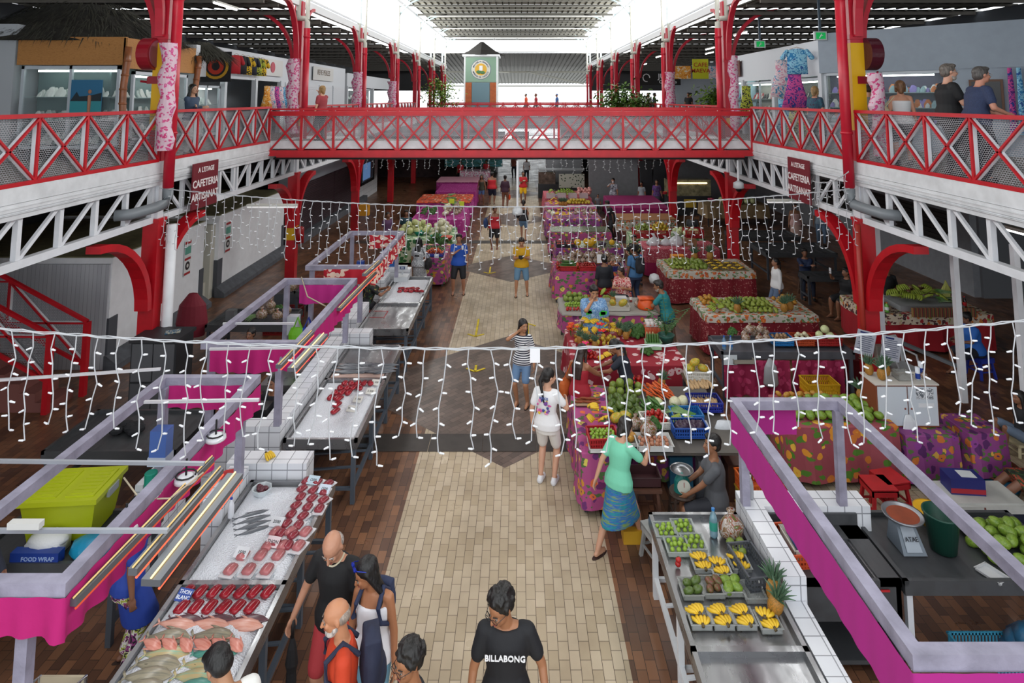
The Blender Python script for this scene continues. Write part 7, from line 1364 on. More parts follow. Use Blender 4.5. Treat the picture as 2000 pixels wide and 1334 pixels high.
# scale with display
r = thing('price_scale', 'white price computing scale with a blue display by the red flowered valance', 'scale', (-3.15, 17.2, .92)); b = MB(); b.box((0, 0, .06), (.36, .36, .12)); b.build('scale_body', M('c4c8cc', .4), r); b = MB(); b.box((.0, .1, .3), (.26, .06, .12)); b.box((0, .1, .2), (.04, .04, .2)); b.build('display_head', M('c4c8cc', .4), r); MB().box((0, .066, .3), (.14, .01, .07)).build('screen', M('1c3a6a', .3), r); text('500', .06, M('dfe6f0', .5), r, (0, .06, .3), (PI/2, 0, 0), 'digits', .001)
# chairs at the bottom left
for i, (x, y, c, l) in enumerate(((-4.68, 5.75, 'b4b8a0', 'translucent green box on the floor under the pink valance'),)): tag(MB().b2((-.25, -.2, 0), (.25, .2, .35)).build('clear_box', M(c, .3), loc=(x, y, 0)), l, 'box')
r = thing('steel_chair', 'chrome framed chair with a cream seat at the bottom left', 'chair', (-3.98, 5.7, 0)); MB().box((0, 0, .44), (.42, .42, .05)).build('seat', M('b4a890', .6), r)
for sx in (-1, 1):
    MB().path([(sx*.2, .2, 0), (sx*.2, .2, .78), (sx*.2, .1, .8), (sx*.2, -.2, .78), (sx*.2, -.2, 0)], .014, 8).build('side_frame', M('b0b4ba', .2, .9), r)
MB().box((0, .2, .68), (.38, .02, .2)).build('backrest', M('b4a890', .6), r)
# ================= FISH =================
def fish_mesh(nm, l, w, m, h=.4, tail=True):
    b = MB(); b.loft([((0, (t-.5)*l, w*.45), (w*a*h, 0, 0), (0, 0, w*a)) for t, a in ((0, .12), (.06, .3), (.18, .75), (.38, 1), (.6, .82), (.8, .4), (.92, .18))], 12)
    if tail:
        e = l*.42
        for s in (-1, 1): b.loft([((0, e, w*.45), (.006, 0, 0), (0, 0, w*.16)), ((0, e+l*.1, w*.45+s*w*.55), (.004, 0, 0), (0, 0, w*.22))], 6)
    for s in (-1, 1): b.loft([((0, -l*.1, w*.45+s*w*.85), (.005, 0, 0), (0, l*.12, 0)), ((0, l*.12, w*.45+s*w*1.2), (.003, 0, 0), (0, l*.07, 0))], 6)
    b.mat(1); b.ell((w*.3*h, -l*.4, w*.62), (.008, .01, .01), 6); return b.build(nm, [m, M('101014', .2)], smooth=True)
def fmesh(c1, c2, r=.25): return wavy('fish_'+c1, [c1, c2, c1], 4, r)
FI = {'teal': fish_mesh('reef_fish', .42, .085, fmesh('2a7a78', '5a9a8a')), 'aqua': fish_mesh('reef_fish', .42, .08, fmesh('7ab8a0', 'c0a878')), 'grey': fish_mesh('reef_fish', .42, .085, fmesh('6a6a60', '9a927c')), 'pink': fish_mesh('red_fish', .4, .065, fmesh('c8806c', 'd8a494')), 'dark': fish_mesh('dark_fish', .36, .05, fmesh('3a2a30', '6a4a50')), 'slim': fish_mesh('slim_fish', .4, .04, fmesh('3e4248', '6a6e74')), 'rose': fish_mesh('red_fish', .24, .05, fmesh('c06858', 'd89484'))}
def lay(k, x, y, rz, lb, grp=None, sc_=1., z=.9): place(FI[k], (x, y, z), label=lb, group=grp, rot=(0, PI/2*.9, rz), sc=sc_, cat='fish')
for i, (k, x, y) in enumerate((('aqua', -3.12, 5.92), ('teal', -2.7, 5.93), ('grey', -3.14, 5.82), ('aqua', -2.72, 5.82), ('grey', -3.16, 5.71), ('aqua', -2.74, 5.71), ('grey', -3.14, 5.6), ('teal', -2.72, 5.6), ('grey', -3.2, 6.09), ('grey', -2.8, 6.1))):
    lay(k, x, y, PI/2+.05*math.sin(i*2), {'teal': 'dark teal parrotfish on the near end of the ice', 'aqua': 'pale aqua parrotfish on the near end of the ice', 'grey': 'grey brown reef fish on the near end of the ice'}[k], {'teal': 'dark teal parrotfish', 'aqua': 'pale aqua parrotfish', 'grey': 'grey reef fish'}[k], z=.9)
for i in range(6): lay('rose', -3.3+.15*i, 6.01, PI/2-.4-.15*(i % 3), 'small rosy fish between the reef fish', 'small rosy fish', 1., .93)
for i in range(3): lay('pink', -3.2+.31*i, 6.24, PI/2-.1, 'long pink orange fish below the tuna pieces', 'long pink orange fish', 1.); lay('dark', -3.15+.31*i, 6.31, PI/2-.05, 'dark slender fish above the pink ones', 'dark slender fish above the pink ones', .95)
for i in range(4): lay('slim', -3.15+.05*i, 7.78-.09*i, PI/2+.45, 'slim dark grey fish on the far part of the nearest ice', 'slim dark grey fish on the nearest ice', 1.)
for i in range(9): lay('slim', -3.1+.3*(i % 3), 11.6+.13*(i//3)+.03*(i % 2), PI/2+.1*math.sin(i), 'silvery fish in the pile on the second counter', 'silvery fish pile on the second counter', 1.5)
b = MB(); b.b2((-3.33, 11.45, .86), (-2.4, 12.0, .885)); tag(b.build('wet_paper', M('b49a90', .4, vary=.2)), 'wet paper under the silvery fish', 'paper')
def chunk_proto(nm, c, l=.17, w=.055):
    r = thing(nm, 'tuna', 'tuna piece'); b = MB(); b.loft([((0, (t-.5)*l, .022*a), (w*a*1.15, 0, 0), (0, 0, .03*a)) for t, a in ((0, .6), (.08, .9), (.4, 1), (.75, .95), (.95, .85), (1, .5))], 8); b.build('tuna_flesh', M(c, .12, vary=.35), r, smooth=True)
    return r
def chunk(c, l=.17): return reg(chunk_proto('tuna_fillet', c, l))
CH1, CH2, CH3 = chunk('8e1c28', .17), chunk('8a3640', .13), chunk('b06a6c', .13)
def foam(pr_, c='d2d2d6'): MB().b2((-.075, -.1, -.006), (.075, .1, .004)).build('foam_tray', M(c, .4), pr_); return reg(pr_)
foam(CH2); foam(CH3)
for i in range(13):
    row, k = divmod(i, 7); place(CH1, (-3.3+.135*k+.05*row, 6.64-.185*row, .9), label='deep red tuna piece in the two bright rows', group='deep red tuna pieces', rot=(0, 0, -.25+.1*math.sin(i)), sc=.88)
for j in range(4):
    for k in range(3): place(CH3, (-3.0+.19*k+.04*(j % 2), 6.93+.2*(j % 2)+.0*j if j < 2 else 0, .9) if j < 2 else (-2.75+.17*k, 7.05+.22*(j-1), .9), label='pale pink tuna slice on a foam tray', group='pale pink tuna trays', rot=(0, 0, -.2+.1*math.sin(k+j)), sc=1.)
for j in range(8):
    for k in range(2 if j < 4 else 3): place(CH2, (-2.68+.15*k-.04*(j > 5), 7.3+.16*j-.03*k, .905), label='wrapped red tuna block on the right side of the nearest ice', group='wrapped red tuna blocks', rot=(0, 0, -.3+.25*math.sin(j*3+k)), sc=.9)
for j in range(4):
    for k in range(5): place(CH1, (-2.98+.11*k-.03*j, 11.1-.17*j, .925), label='dark red tuna piece on the second counter', group='dark red tuna pieces on the second counter', rot=(0, 0, .3*math.sin(j+k*2)), sc=.85) if k < 5-j else None
for i in range(3): place(CH1, (-2.92+.03*i, 10.55-.2*i, .925), label='dark tuna piece in the trailing line on the second counter', group='trailing tuna pieces on the second counter', rot=(0, 0, -.4), sc=.9)
for i in range(9): place(CH1, (-3.0+.13*(i % 5), 16.15+.18*(i//5)+.05*(i % 2), .93), label='red tuna piece on the ice of the third counter', group='red tuna pieces on the third counter', rot=(0, 0, .3*i), sc=1.)
for i, (x, y, t_, c, l) in enumerate(((-3.28, 6.55, 'THON\nBLANC', '2a4a9a', 'blue price card among the deep red tuna'), (-2.97, 7.12, '1500', 'd4d6da', 'white price card on the pale tuna trays, left'), (-2.7, 7.28, 'THON', 'dcc8cc', 'pinkish price card on the pale tuna trays'), (-2.78, 7.6, '2500', 'd4d6da', 'white price card leaning between the tuna blocks'), (-2.42, 8.2, '1500', 'c8d4e4', 'price card at the far right corner of the nearest ice'), (-2.62, 8.38, '1200', 'b8ccd8', 'small price card at the far edge of the nearest ice'), (-2.45, 11.1, '2 500', 'cfcdc6', 'topmost white price card on the second counter'), (-2.46, 10.78, '2 500', 'cfcdc6', 'second white price card on the second counter'), (-2.6, 10.5, '1 800', 'cfcdc6', 'third white price card on the second counter'), (-2.62, 10.2, 'THON', 'cfcdc6', 'lowest white price card on the second counter'))):
    r = thing('price_card', l, 'price card', (x, y, .95), -.2); r.rotation_euler.x = .5; MB().box((0, 0, 0), (.15, .11, .004)).build('card', M(c, .5), r); text(t_, .045, M('e8ecf4' if c == '2a4a9a' else '2a2a30', .6), r, (0, 0, .003), (0, 0, 0), 'price_lettering', .001)
r = thing('plastic_tub', 'clear tub of dark fish pieces at the far left of the nearest ice', 'tub', (-3.2, 8.2, .9)); MB().lathe([(.09, 0), (.12, .07), (.11, .07), (.08, .01)], n=8).build('tub_body', M('c4ccd0', .2), r); b = MB(); rr = random.Random(3)
for i in range(8): b.ell((rr.uniform(-.05, .05), rr.uniform(-.05, .05), .06), (.035, .03, .03), 7)
b.build('fish_pieces', M('5a2a34', .3, vary=.3), r, smooth=True)
bottle('white squeeze bottle with a blue cap beside the ice', -3.38, 7.75, .9, 'd4d6dc', '2a3a9a', .22, .035, clear=False)
r = thing('red_saucer', 'red dish with small bananas on the tiled wall', 'dish', (-3.62, 8.2, 1.09)); MB().lathe([(.05, 0), (.12, .03), (.1, .025)], n=16).build('saucer', M('b01c20', .5), r); 
place(proto('banana'), (-3.3, 8.62, 1.1), label='small yellow banana bunch on the tiled wall', sc=.8); 
# ================= ICICLE LIGHTS =================
WIRE = M('b4b7bb', .5); BULB = M('d8dade', .3)
def lights(lb, P, Q, sag, step, lens, seed, amp=1., bulbs=True, z1=None):
    P, Q = Vector(P), Vector(Q); r = thing('icicle_light_string', lb, 'string lights', P); n = int((Q-P).length/step); rr = random.Random(seed); f = lambda t: (Q-P)*t+Vector((0, 0, -sag*4*t*(1-t)))
    for dz in (0, .012): MB().path([f(i/(n*2))+Vector((0, .006*math.sin(i), dz+.006*math.sin(i*2.3+dz*99))) for i in range(n*2+1)], .007 if dz == 0 else .005, 5).build('main_wire', WIRE, r)
    for i in range(n):
        p = f((i+.5)/n); ln = lens*rr.uniform(.78, 1.08); k = int(ln/.115); x = 0; pts = [p]; dirn = rr.choice((-1, 1))
        for j in range(1, k+1): x = x*.9+rr.uniform(-.034, .034); pts.append(p+Vector((x, rr.uniform(-.01, .01), -ln*j/k)))
        b = MB(); b.path(pts, .0055, 5)
        if bulbs:
            b.mat(1)
            for j in range(1, k+1):
                if (j % 1) == 0: s = 1 if (j+i) % 2 else -1; a = pts[j]; q = a+Vector((s*.05, rr.uniform(-.02, .02), rr.uniform(-.028, .012))); b.path([a+(q-a)*.15, a+(q-a)*.3, q], [.004, .0095, .007], 6)
        b.build('light_strand', [WIRE, BULB], r)
    return r
z0 = atY(0, 645, 5.75); z1 = atY(2000, 632, 5.75); zc = atY(1050, 682, 5.75)
ex = .6
lights('nearest string of icicle lights hanging across the whole hall', (-6.6, 5.75, z0.z+.2), (6.3, 5.75, z1.z+.22), ((z0.z+z1.z)/2+.21)-zc.z, .193, .93, 3)
lights('second string of icicle lights slung between the first pair of pillars', (-7.05, 12.3, 4.05), (6.65, 12.3, 4.05), .36, .172, 1.12, 5)
for i, (y, z_, sg, x0, x1, l) in enumerate(((26.5, 3.95, .12, -6.9, 6.5, 'far string of icicle lights below the footbridge'), (33., 3.95, .1, -6.9, 6.5, 'farthest string of icicle lights over the far tables'))): lights(l, (x0, y, z_), (x1, y, z_), sg, .3, 1.15, 7+i, 1.3)
lights('short string of icicle lights tangled on the right truss by the sign', (6.35, 12.0, 4.4), (6.45, 13.7, 4.0), .1, .25, .5, 12)
tag(MB().box((0, 0, 0), (.09, .01, .12)).build('paper_tag', M('d8d8dc', .5), loc=(.15, 5.74, zc.z-.05)), 'small white tag hanging on the nearest light string', 'tag')
# ================= SIGNS ON THE TRUSSES =================
SG = M('6a1020', .5)
for x, y, s, l in ((-6.98, 13.45, 1, 'left'), (6.58, 14.15, -1, 'right')):
    r = thing('cafeteria_sign', 'dark red CAFETERIA ARTISANAT sign on the %s truss' % l, 'sign', (x, y, 3.42)); MB().b2((-.015, -.05, 0), (.015, 1.05, .98)).build('sign_board', SG, r); W_ = M('e0d8d8', .5); rt_ = (PI/2, 0, s*PI/2)
    for t_, z_, sz in (("A L'ETAGE", .82, .15), ('CAFETERIA', .53, .225), ('ARTISANAT', .25, .22)): text(t_, sz, W_, r, (s*.02, .5, z_), rt_, 'sign_lettering', .002, font_w=2)
for x, y, z_ in ((-9.0, 17.0, 1.1), (-8.88, 19.3, 1.15)):
    r = thing('safety_poster', 'white and red safety posters on the kiosk wall, %s' % ('near the first pillar' if y < 18 else 'on the farther kiosk'), 'poster', (-8.88, y, z_)); MB().b2((0, -.16, 0), (.01, .16, .92)).build('poster_sheet', M('d4d8d8', .6), r)
    for q, (z2, h_, c) in enumerate(((.02, .06, 'a01c24'), (.4, .06, 'a01c24'), (.82, .07, 'a01c24'), (.55, .2, '5a9a8a'))): MB().b2((.011, -.15, z2), (.014, .15, z2+h_)).build('printed_bar', M(c, .6), r)
    MB().path([(.012, 0, .25), (.016, 0, .25)], .11, 16).build('round_pictogram', M('1c1c20', .5), r); MB().path([(.015, 0, .25), (.018, 0, .25)], .05, 16).build('pictogram_centre', M('d0d0cc', .5), r)
# security cameras
for x, y, z_, l in ((-.02, 17.7, 2.55, 'white dome camera on a pole below the middle of the footbridge'), (6.3, 17.9, 3.25, 'dome camera under the right end of the footbridge')):
    r = thing('dome_camera', l, 'camera', (x, y, z_)); MB().tube((0, 0, .2), (0, 0, 4.05-z_), .03).build('pole', PWHITE, r); MB().lathe([(.04, .22), (.14, .16), (.15, .02), (.1, 0)], n=18).build('camera_housing', M('c4c8cc', .4), r, smooth=True); MB().ell((0, 0, -.01), (.09, .09, .09), 12).build('dome_glass', M('16161c', .1), r, smooth=True)
for s in (-1, 1):
    r = thing('stair_railing', 'red stair railing with mesh at the far left, %s one' % ('nearer', 'farther')[s > 0], 'railing', (-8.5, 12.0 if s < 0 else 12.8, 0)) if 0 else None
for i, (y, xe, l) in enumerate(((12.7, -8.55, 'farther red stair railing with mesh at the far left'), (12.0, -8.75, 'nearer red stair railing with mesh at the far left'))):
    railing((xe, y, .55), (xe-3.2, y, 2.15), 2, 'stair_railing', l, None, 0., .85, True, 'railing', (0, -1, 0)); MB().b2((-.05, -.05, -.55), (.05, .05, .85)).build('newel_post', RED, D.objects[[o.name for o in D.objects if o.get('label') == l][0]])
b = MB()
for k in range(10): b.b2((-8.7-.3*k, 12.05, 0), (-9.0-.3*k, 12.65, .17+.165*k))
tag(b.build('staircase', M('7a4a44', .7)), 'brown tiled staircase rising to the left behind the red railings', 'stairs')
# ceiling strip lights (aisles)
for i, (x, y, z_, w_) in enumerate(((-8.1, 16.2, 8.35, 1), (-8.3, 22.5, 8.3, 1), (8.6, 23, 8.3, 1), (9.6, 30, 8.3, 1), (8.4, 36, 8.3, 1), (10.5, 33, 8.3, 1), (9.2, 44, 8.3, 1), (-8.2, 31, 8.3, 1), (-6.55, 15.2, 3.2, 0), (6.2, 15.6, 3.25, 0), (8.3, 9.4, 3.6, 1))):
    r = thing('strip_light', ['left gallery ceiling strip light nearest the first pillar', 'left gallery strip light beyond the second pillar', 'right gallery strip light over the first white shop', 'right gallery strip light over the plants', 'right gallery strip light deep in the cafe', 'right gallery strip light over the black sign', 'right gallery strip light farthest away', 'left gallery strip light farthest away', 'faintly glowing strip light under the left truss', 'faintly glowing strip light under the right truss', 'lit strip light behind the right truss post'][i], 'lamp', (x, y, z_)); d = (1.2, 0, 0) if i in (8, 9) else (0, 1.3, 0); MB().bar((0, 0, .04), Vector(d)+Vector((0, 0, .04)), .12, .05).build('light_housing', M('c4c4bc', .5), r); MB().tube((0, 0, 0), d, .03).build('tube', M('ffffff', .4, em=6. if w_ else .25), r)  # the two truss tubes carry a faint added glow instead of none
# ================= GALLERY SHOPS =================
SHOPW = M('c9ced4', .6); GL = M('a8bcc0', .08, alpha=.1)
def disp(lb, x0, x1, y0, y1, z0, z1, nrm, seed, cols=('d8dcd8', 'e8ece8', 'b8c4c0'), shelves=3, back='4f6464', cat='display window', glow=.25):
    """lit glazed display: back panel, shelves, many small stands, frame, pane; nrm 'x' or 'y' facing"""
    r = thing('shop_window', lb, cat, ((x0+x1)/2, (y0+y1)/2, z0)); w = (y1-y0) if nrm == 'x' else (x1-x0); s = Vector((0, 1, 0)) if nrm == 'x' else Vector((1, 0, 0)); o = Vector((1 if x0 < 0 else -1, 0, 0)) if nrm == 'x' else Vector((0, -1, 0)); rr = random.Random(seed); h = z1-z0
    def bb(m, a, b_, d0, d1, za, zb): p = s*a+o*d0; q = s*b_+o*d1; m.b2((min(p.x, q.x), min(p.y, q.y), za), (max(p.x, q.x), max(p.y, q.y), zb)); return m
    bb(MB(), -w/2, w/2, -.5, -.46, 0, h).build('back_panel', M(back, .6), r); f = MB()
    for a, b_ in ((-w/2, -w/2+.06), (w/2-.06, w/2), (-.03, .03)): bb(f, a, b_, -.03, .03, 0, h)
    bb(f, -w/2, w/2, -.03, .03, 0, .06); bb(f, -w/2, w/2, -.03, .03, h-.07, h); f.build('window_frame', M('b4bcc4', .4), r)
    t = MB(); bb(t, -w*.4, w*.4, -.2, -.16, h-.12, h-.08); t.build('shelf_light', M('f0fff8', .4, em=5.), r)
    for k in range(shelves): z = .08+k*(h-.25)/shelves; bb(MB(), -w/2, w/2, -.44, -.06, z, z+.015).build('glass_shelf', M('9ab0b0', .2), r)
    for c in range(len(cols)):
        m = MB()
        for k in range(shelves):
            for j in range(max(2, int(w*5))):
                z = .095+k*(h-.25)/shelves; p = s*rr.uniform(-w/2+.12, w/2-.12)+o*rr.uniform(-.38, -.14); q = rr.uniform(.07, .15); m.loft([(p+Vector((0, 0, z)), s*q*.6, o*.03), (p+Vector((0, 0, z+q*.7))-o*.04, s*q*.7, o*.02), (p+Vector((0, 0, z+q*1.5))-o*.07, s*q*.25, o*.02)], 7)
        ob = m.build('jewellery_stands', M(cols[c], .5), r); ob['kind'] = 'stuff'
    bb(MB(), -w/2+.05, w/2-.05, 0, .008, .05, h-.06).build('glass_pane', GL, r); return r
# thatched hut, left gallery
Z0 = ZM
BAM = wavy('woven_bamboo', ['8a5a2c', 'b07c44', '9a6a34'], 12, .7)
b = MB(); b.b2((-13.2, 13.1, Z0), (-10.75, 13.9, Z0+2.9)); struct(b.build('wall_hut_left', M('a9aeb4', .7))); b = MB(); b.b2((-12, 15.9, Z0), (-8.35, 16.1, Z0+2.7)); b.b2((-12.2, 13.7, Z0), (-12, 16, Z0+2.7)); struct(b.build('wall_hut_back', SHOPW))
disp('glazed pearl shop window under the thatched roof, facing the hall', -10.6, -8.5, 13.15, 13.15, Z0+.25, Z0+2.0, 'y', 3)
disp('glass side showcase of the thatched shop beside the bamboo post', -8.4, -8.4, 13.4, 15.6, Z0+.4, Z0+1.9, 'x', 4)
b = MB().b2((-10.7, 13.1, Z0+2.02), (-8.4, 13.18, Z0+2.62)); struct(b.build('wall_hut_band_front', BAM)); b = MB().b2((-8.44, 13.1, Z0+1.95), (-8.36, 16, Z0+2.6)); struct(b.build('wall_hut_band_side', BAM))
for i, (x, y) in enumerate(((-8.3, 13.0), (-8.3, 15.9))):
    b = MB(); b.path([(.03*math.sin(k), 0, .3*k) for k in range(9)], .07, 10)
    for k in range(1, 8): b.path([(.03*math.sin(k), 0, .3*k-.02), (.03*math.sin(k), 0, .3*k+.02)], .08, 10)
    tag(b.build('bamboo_post', M('8a5230', .35, vary=.3), loc=(x, y, Z0), smooth=True), 'varnished bamboo post of the thatched shop, %s one' % ('nearer', 'farther')[i], 'post')
r = thing('surf_picture', 'blue picture of a dark island and a standing bather in the pearl shop window', 'picture', (-9.15, 13.08, Z0+.95)); MB().b2((-.33, -.01, 0), (.33, .01, .75)).build('picture_panel', M('2a6a90', .5), r); MB().b2((-.33, -.014, 0), (.33, -.011, .3)).build('sea', M('2f8a94', .5), r); MB().poly([(-.33, -.016, .3), (-.2, -.016, .5), (-.14, -.016, .4), (.1, -.016, .42), (.33, -.016, .48), (.33, -.016, .3)]).build('island_outline', M('1c2830', .6), r); b = MB(); b.cap((.08, -.018, .08), (.08, -.018, .4), .03, .035, 8); b.ell((.08, -.02, .5), (.04, .02, .045), 8); b.build('painted_bather', M('a8745a', .6), r)
def thatch(lb, x0, x1, y0, y1, z, h, seed):
    r = thing('thatched_roof', lb, 'roof', ((x0+x1)/2, (y0+y1)/2, z)); w, d = (x1-x0)/2, (y1-y0)/2; rr = random.Random(seed); b = MB(); b.loft([((0, 0, 0), (w*1.2, 0, 0), (0, d*1.2, 0)), ((0, 0, h*.55), (w*.8, 0, 0), (0, d*.8, 0)), ((0, 0, h), (w*.3, 0, 0), (0, d*.3, 0))], 16); b.build('roof_core', M('2e2c26', .95, vary=.4, bump=.8, bs=30), r)
    g = MB()
    for i in range(1500):
        a = rr.uniform(0, 6.283); t = rr.uniform(0, 1); ex_, ey = math.cos(a), math.sin(a); sc_ = 1.22-.8*t; p = Vector((ex_*w*sc_, ey*d*sc_, h*t+.04)); q = p+Vector((ex_*.3, ey*.3, -.2))+Vector((rr.uniform(-.1, .1), rr.uniform(-.1, .1), 0)); s_ = Vector((-ey, ex_, 0))*.014; g.poly([p-s_, p+s_, q+Vector((0, 0, rr.uniform(-.14, .06)))])
    o = g.build('palm_fronds', M('3a3930', .9, vary=.4), r); o['kind'] = 'stuff'
thatch('dark shaggy thatched roof over the pearl shop', -12.6, -8.3, 13.2, 15.8, Z0+2.55, .95, 1); thatch('small thatched eave beyond the first left pillar', -9.6, -8.0, 16.0, 17.4, Z0+2.4, .4, 2)
# left shop row
def shoprow(side, x, y0, y1, h, s, op):
    b = MB(); b.b2((x-s*.1, y0, Z0+1.95 if op else Z0), (x+s*.02, y1, Z0+h)); b.b2((x-s*2.5, y0, Z0+h-.02), (x, y1, Z0+h)); b.b2((x-s*2.6, y0, Z0), (x-s*2.5, y1, Z0+h)); return struct(b.build('wall_shops_'+side, SHOPW))
shoprow('left_open', -9.3, 17.6, 24.2, 2.9, 1, True); shoprow('left_shut', -9.3, 24.2, 33, 2.9, 1, False); shoprow('left_far', -9.3, 33.4, 45, 2.7, 1, True)
for y in (17.7, 19.5, 21.8, 24.1, 33.5, 36.5, 39.5): struct(MB().b2((-9.4, y-.08, Z0), (-9.24, y+.08, Z0+2)).build('trim_shop_post', SHOPW))
for i in range(4): louvre_ = MB().b2((-9.28, 24.5+2.1*i, Z0+.05), (-9.24, 26.4+2.1*i, Z0+1.95)); [louvre_.b2((-9.24, 24.5+2.1*i, Z0+.1*k), (-9.22, 26.4+2.1*i, Z0+.1*k+.07)) for k in range(1, 19)]; tag(louvre_.build('roller_shutter', M('c8ccd2', .5)), 'closed white roller shutter of the left gallery, %s' % ('first from the clothes shop', 'second', 'third, under the pearl sign', 'fourth, farthest away')[i], 'shutter')
for i, (y0, y1, t_, c, l) in enumerate(((22.0, 24.0, 'FETIA PERLES', 'b8485a', 'white shop board with a round red emblem, left gallery'), (27.6, 30.6, 'REVE PERLES', '6a5a4a', 'cream shop board lettered in brown above the shutters'))):
    r = thing('shop_sign', l, 'sign', (-9.2, y0, Z0+2.15)); MB().b2((-.01, 0, 0), (.01, y1-y0, .62)).build('sign_board', M('c8c8c6', .6), r)
    if i: text(t_, .34, M(c, .6), r, (.015, (y1-y0)/2, .36), (PI/2, 0, PI/2), 'sign_lettering', .002)
    else: MB().path([(.01, 1, .32), (.03, 1, .32)], .2, 20).build('round_emblem', M('b04a58', .6), r)
disp('glass counter of the first clothes shop on the left gallery', -9.4, -9.4, 17.8, 19.4, Z0+.2, Z0+1.7, 'x', 8, shelves=3, back='b8bcbc'); disp('far glazed shop front on the left gallery', -9.4, -9.4, 33.7, 39.3, Z0+.3, Z0+1.9, 'x', 9, back='3a3a40')
def garment(lb, x, y, z, c, rz=0, w=.42, h=.62, kind='shirt', group=None):
    r = thing('hanging_'+kind, lb, kind, (x, y, z), rz, group); m = cm_(c); b = MB()
    if kind == 'shirt': b.loft([((0, 0, -.02), (w*.18, 0, 0), (0, .03, 0)), ((0, 0, -.07), (w*.45, 0, 0), (0, .05, 0)), ((0, 0, -h*.5), (w*.42, 0, 0), (0, .06, 0)), ((0, 0, -h), (w*.44, 0, 0), (0, .05, 0))], 14); [b.cap((s*w*.42, 0, -.09), (s*w*.62, 0, -.28), .06, .07, 8) for s in (-1, 1)]
    else: b.loft([((0, 0, 0), (w*.3, 0, 0), (0, .04, 0)), ((0, 0, -.3), (w*.28, 0, 0), (0, .05, 0)), ((0, 0, -h), (w*.6, 0, 0), (0, .08, 0))], 14)
    b.build('garment_body', m, r, smooth=True); MB().path([(-w*.3, 0, -.03), (0, 0, .03), (w*.3, 0, -.03)], .008, 5).build('hanger', M('b4a090', .5), r); return r
def vivid(i): return blotch('viv%d' % i, [('c8741c', 'e0a040', 'd8d0c0'), ('1c2a1c', 'd8b020', '16161a'), ('5a2a7a', 'c84a90', '2a3a8a'), ('2a7ab0', '8ac0d8', '2a5a9a'), ('16161a', 'a8b03a', '2a2a34'), ('c88aa0', 'd8c8cc', '4a8ab0')][i % 6], 7)
for i, (y, c) in enumerate(((19.7, 'a81824'), (20.15, '1a1c22'), (20.55, vivid(1)), (20.95, '1c2030'), (21.35, vivid(4)), (21.75, vivid(1)))): garment('T-shirt hung high on the left gallery, %s from the pillar' % ('first, red', 'second, black', 'third, black with yellow', 'fourth, dark', 'fifth, dark green print', 'sixth, yellow print')[i], -9.05, y, Z0+2.72, c, PI/2-.5, .4, .62)
for i in range(5): garment('dress on the rail of the open shop, %s' % ('first, orange', 'second, pink and white', 'third, flowered', 'fourth, pale', 'fifth, violet print')[i], -9.0, 22.1+.42*i, Z0+1.75, vivid((0, 5, 2, 5, 3)[i]), PI/2-.6, .42, .8, 'dress')
r = thing('round_cloth', 'black cloth with a yellow and red sun hung beside the first left shop', 'cloth', (-9.0, 18.3, Z0+1.9)); MB().box((0, 0, .35), (.9, .02, .9)).build('cloth_panel', M('17161a', .8), r)
for q, (rad, c) in enumerate(((.38, 'b88a1c'), (.3, '17161a'), (.24, 'b0301c'), (.12, '17161a'))): MB().path([(0, -.012-.003*q, .36), (0, -.014-.003*q, .36)], rad, 22).build('printed_ring', M(c, .8), r)
# big red hose reels / fan drums on the pillars
for x, s, l in ((-7.4, 1, 'round red fire hose reel on the first left pillar'), (7.12, -1, 'red hooded fire hose reel on the first right pillar')):
    r = thing('hose_reel', l, 'hose reel', (x, 12.4, 6.45)); m = M('8e1424' if s > 0 else '4a1020', .35, bump=.0 if s > 0 else .4, bs=9); MB().path([(-.14, 0, .25), (.1, 0, .25)], .33, 24).build('drum', m, r, smooth=False)
    b = MB(); b.path([(.12, 0, -.1), (.2, 0, -.25), (.0, 0, -.32), (-.2, 0, -.3)], .025, 6); b.b2((-.05, -.05, -.35), (.3*s, .05, -.2)); b.build('bracket', M('8e1424', .4), r)
    if s > 0:
        MB().path([(.1, 0, .25), (.12, 0, .25)], .28, 24).build('spoked_face', M('8a4a58', .4), r)
# pareo cloths tied round pillars
PP = floral('pink_pareo', 'd2b4c2', ['c23a74', 'c8508a'], 'c8487e', 9, .34, edge='d2b4c2')
for i, (x, y, z_, h, w_, l) in enumerate(((-6.92, 12.15, 4.8, 2.1, .15, 'pink and white pareo wrapped round the first left pillar pipe'), (6.98, 12.0, 4.7, 1.6, .13, 'pink and white pareo tied to the first right pillar'), (-7.3, 20.0, 4.7, 2.4, .2, 'pink pareo on the second left pillar'), (7.0, 20.0, 4.6, 2.6, .15, 'pink pareo on the second right pillar'), (-7.2, 27.7, 4.7, 2.3, .25, 'pink pareo on the third left pillar'), (6.8, 27.7, 4.7, 2.3, .25, 'pink pareo on the third right pillar'), (-7.2, 35.3, 4.7, 2.1, .25, 'pink pareo on the fourth left pillar'))):
    b = MB(); n = 10; b.loft([((.03*math.sin(k*1.7+i), 0, h*k/n), (w_*(1+.18*math.sin(k*2.1+i)), 0, 0), (0, w_*.9, 0)) for k in range(n+1)], 16); tag(b.build('pareo_cloth', PP, loc=(x, y, z_)), l, 'cloth')
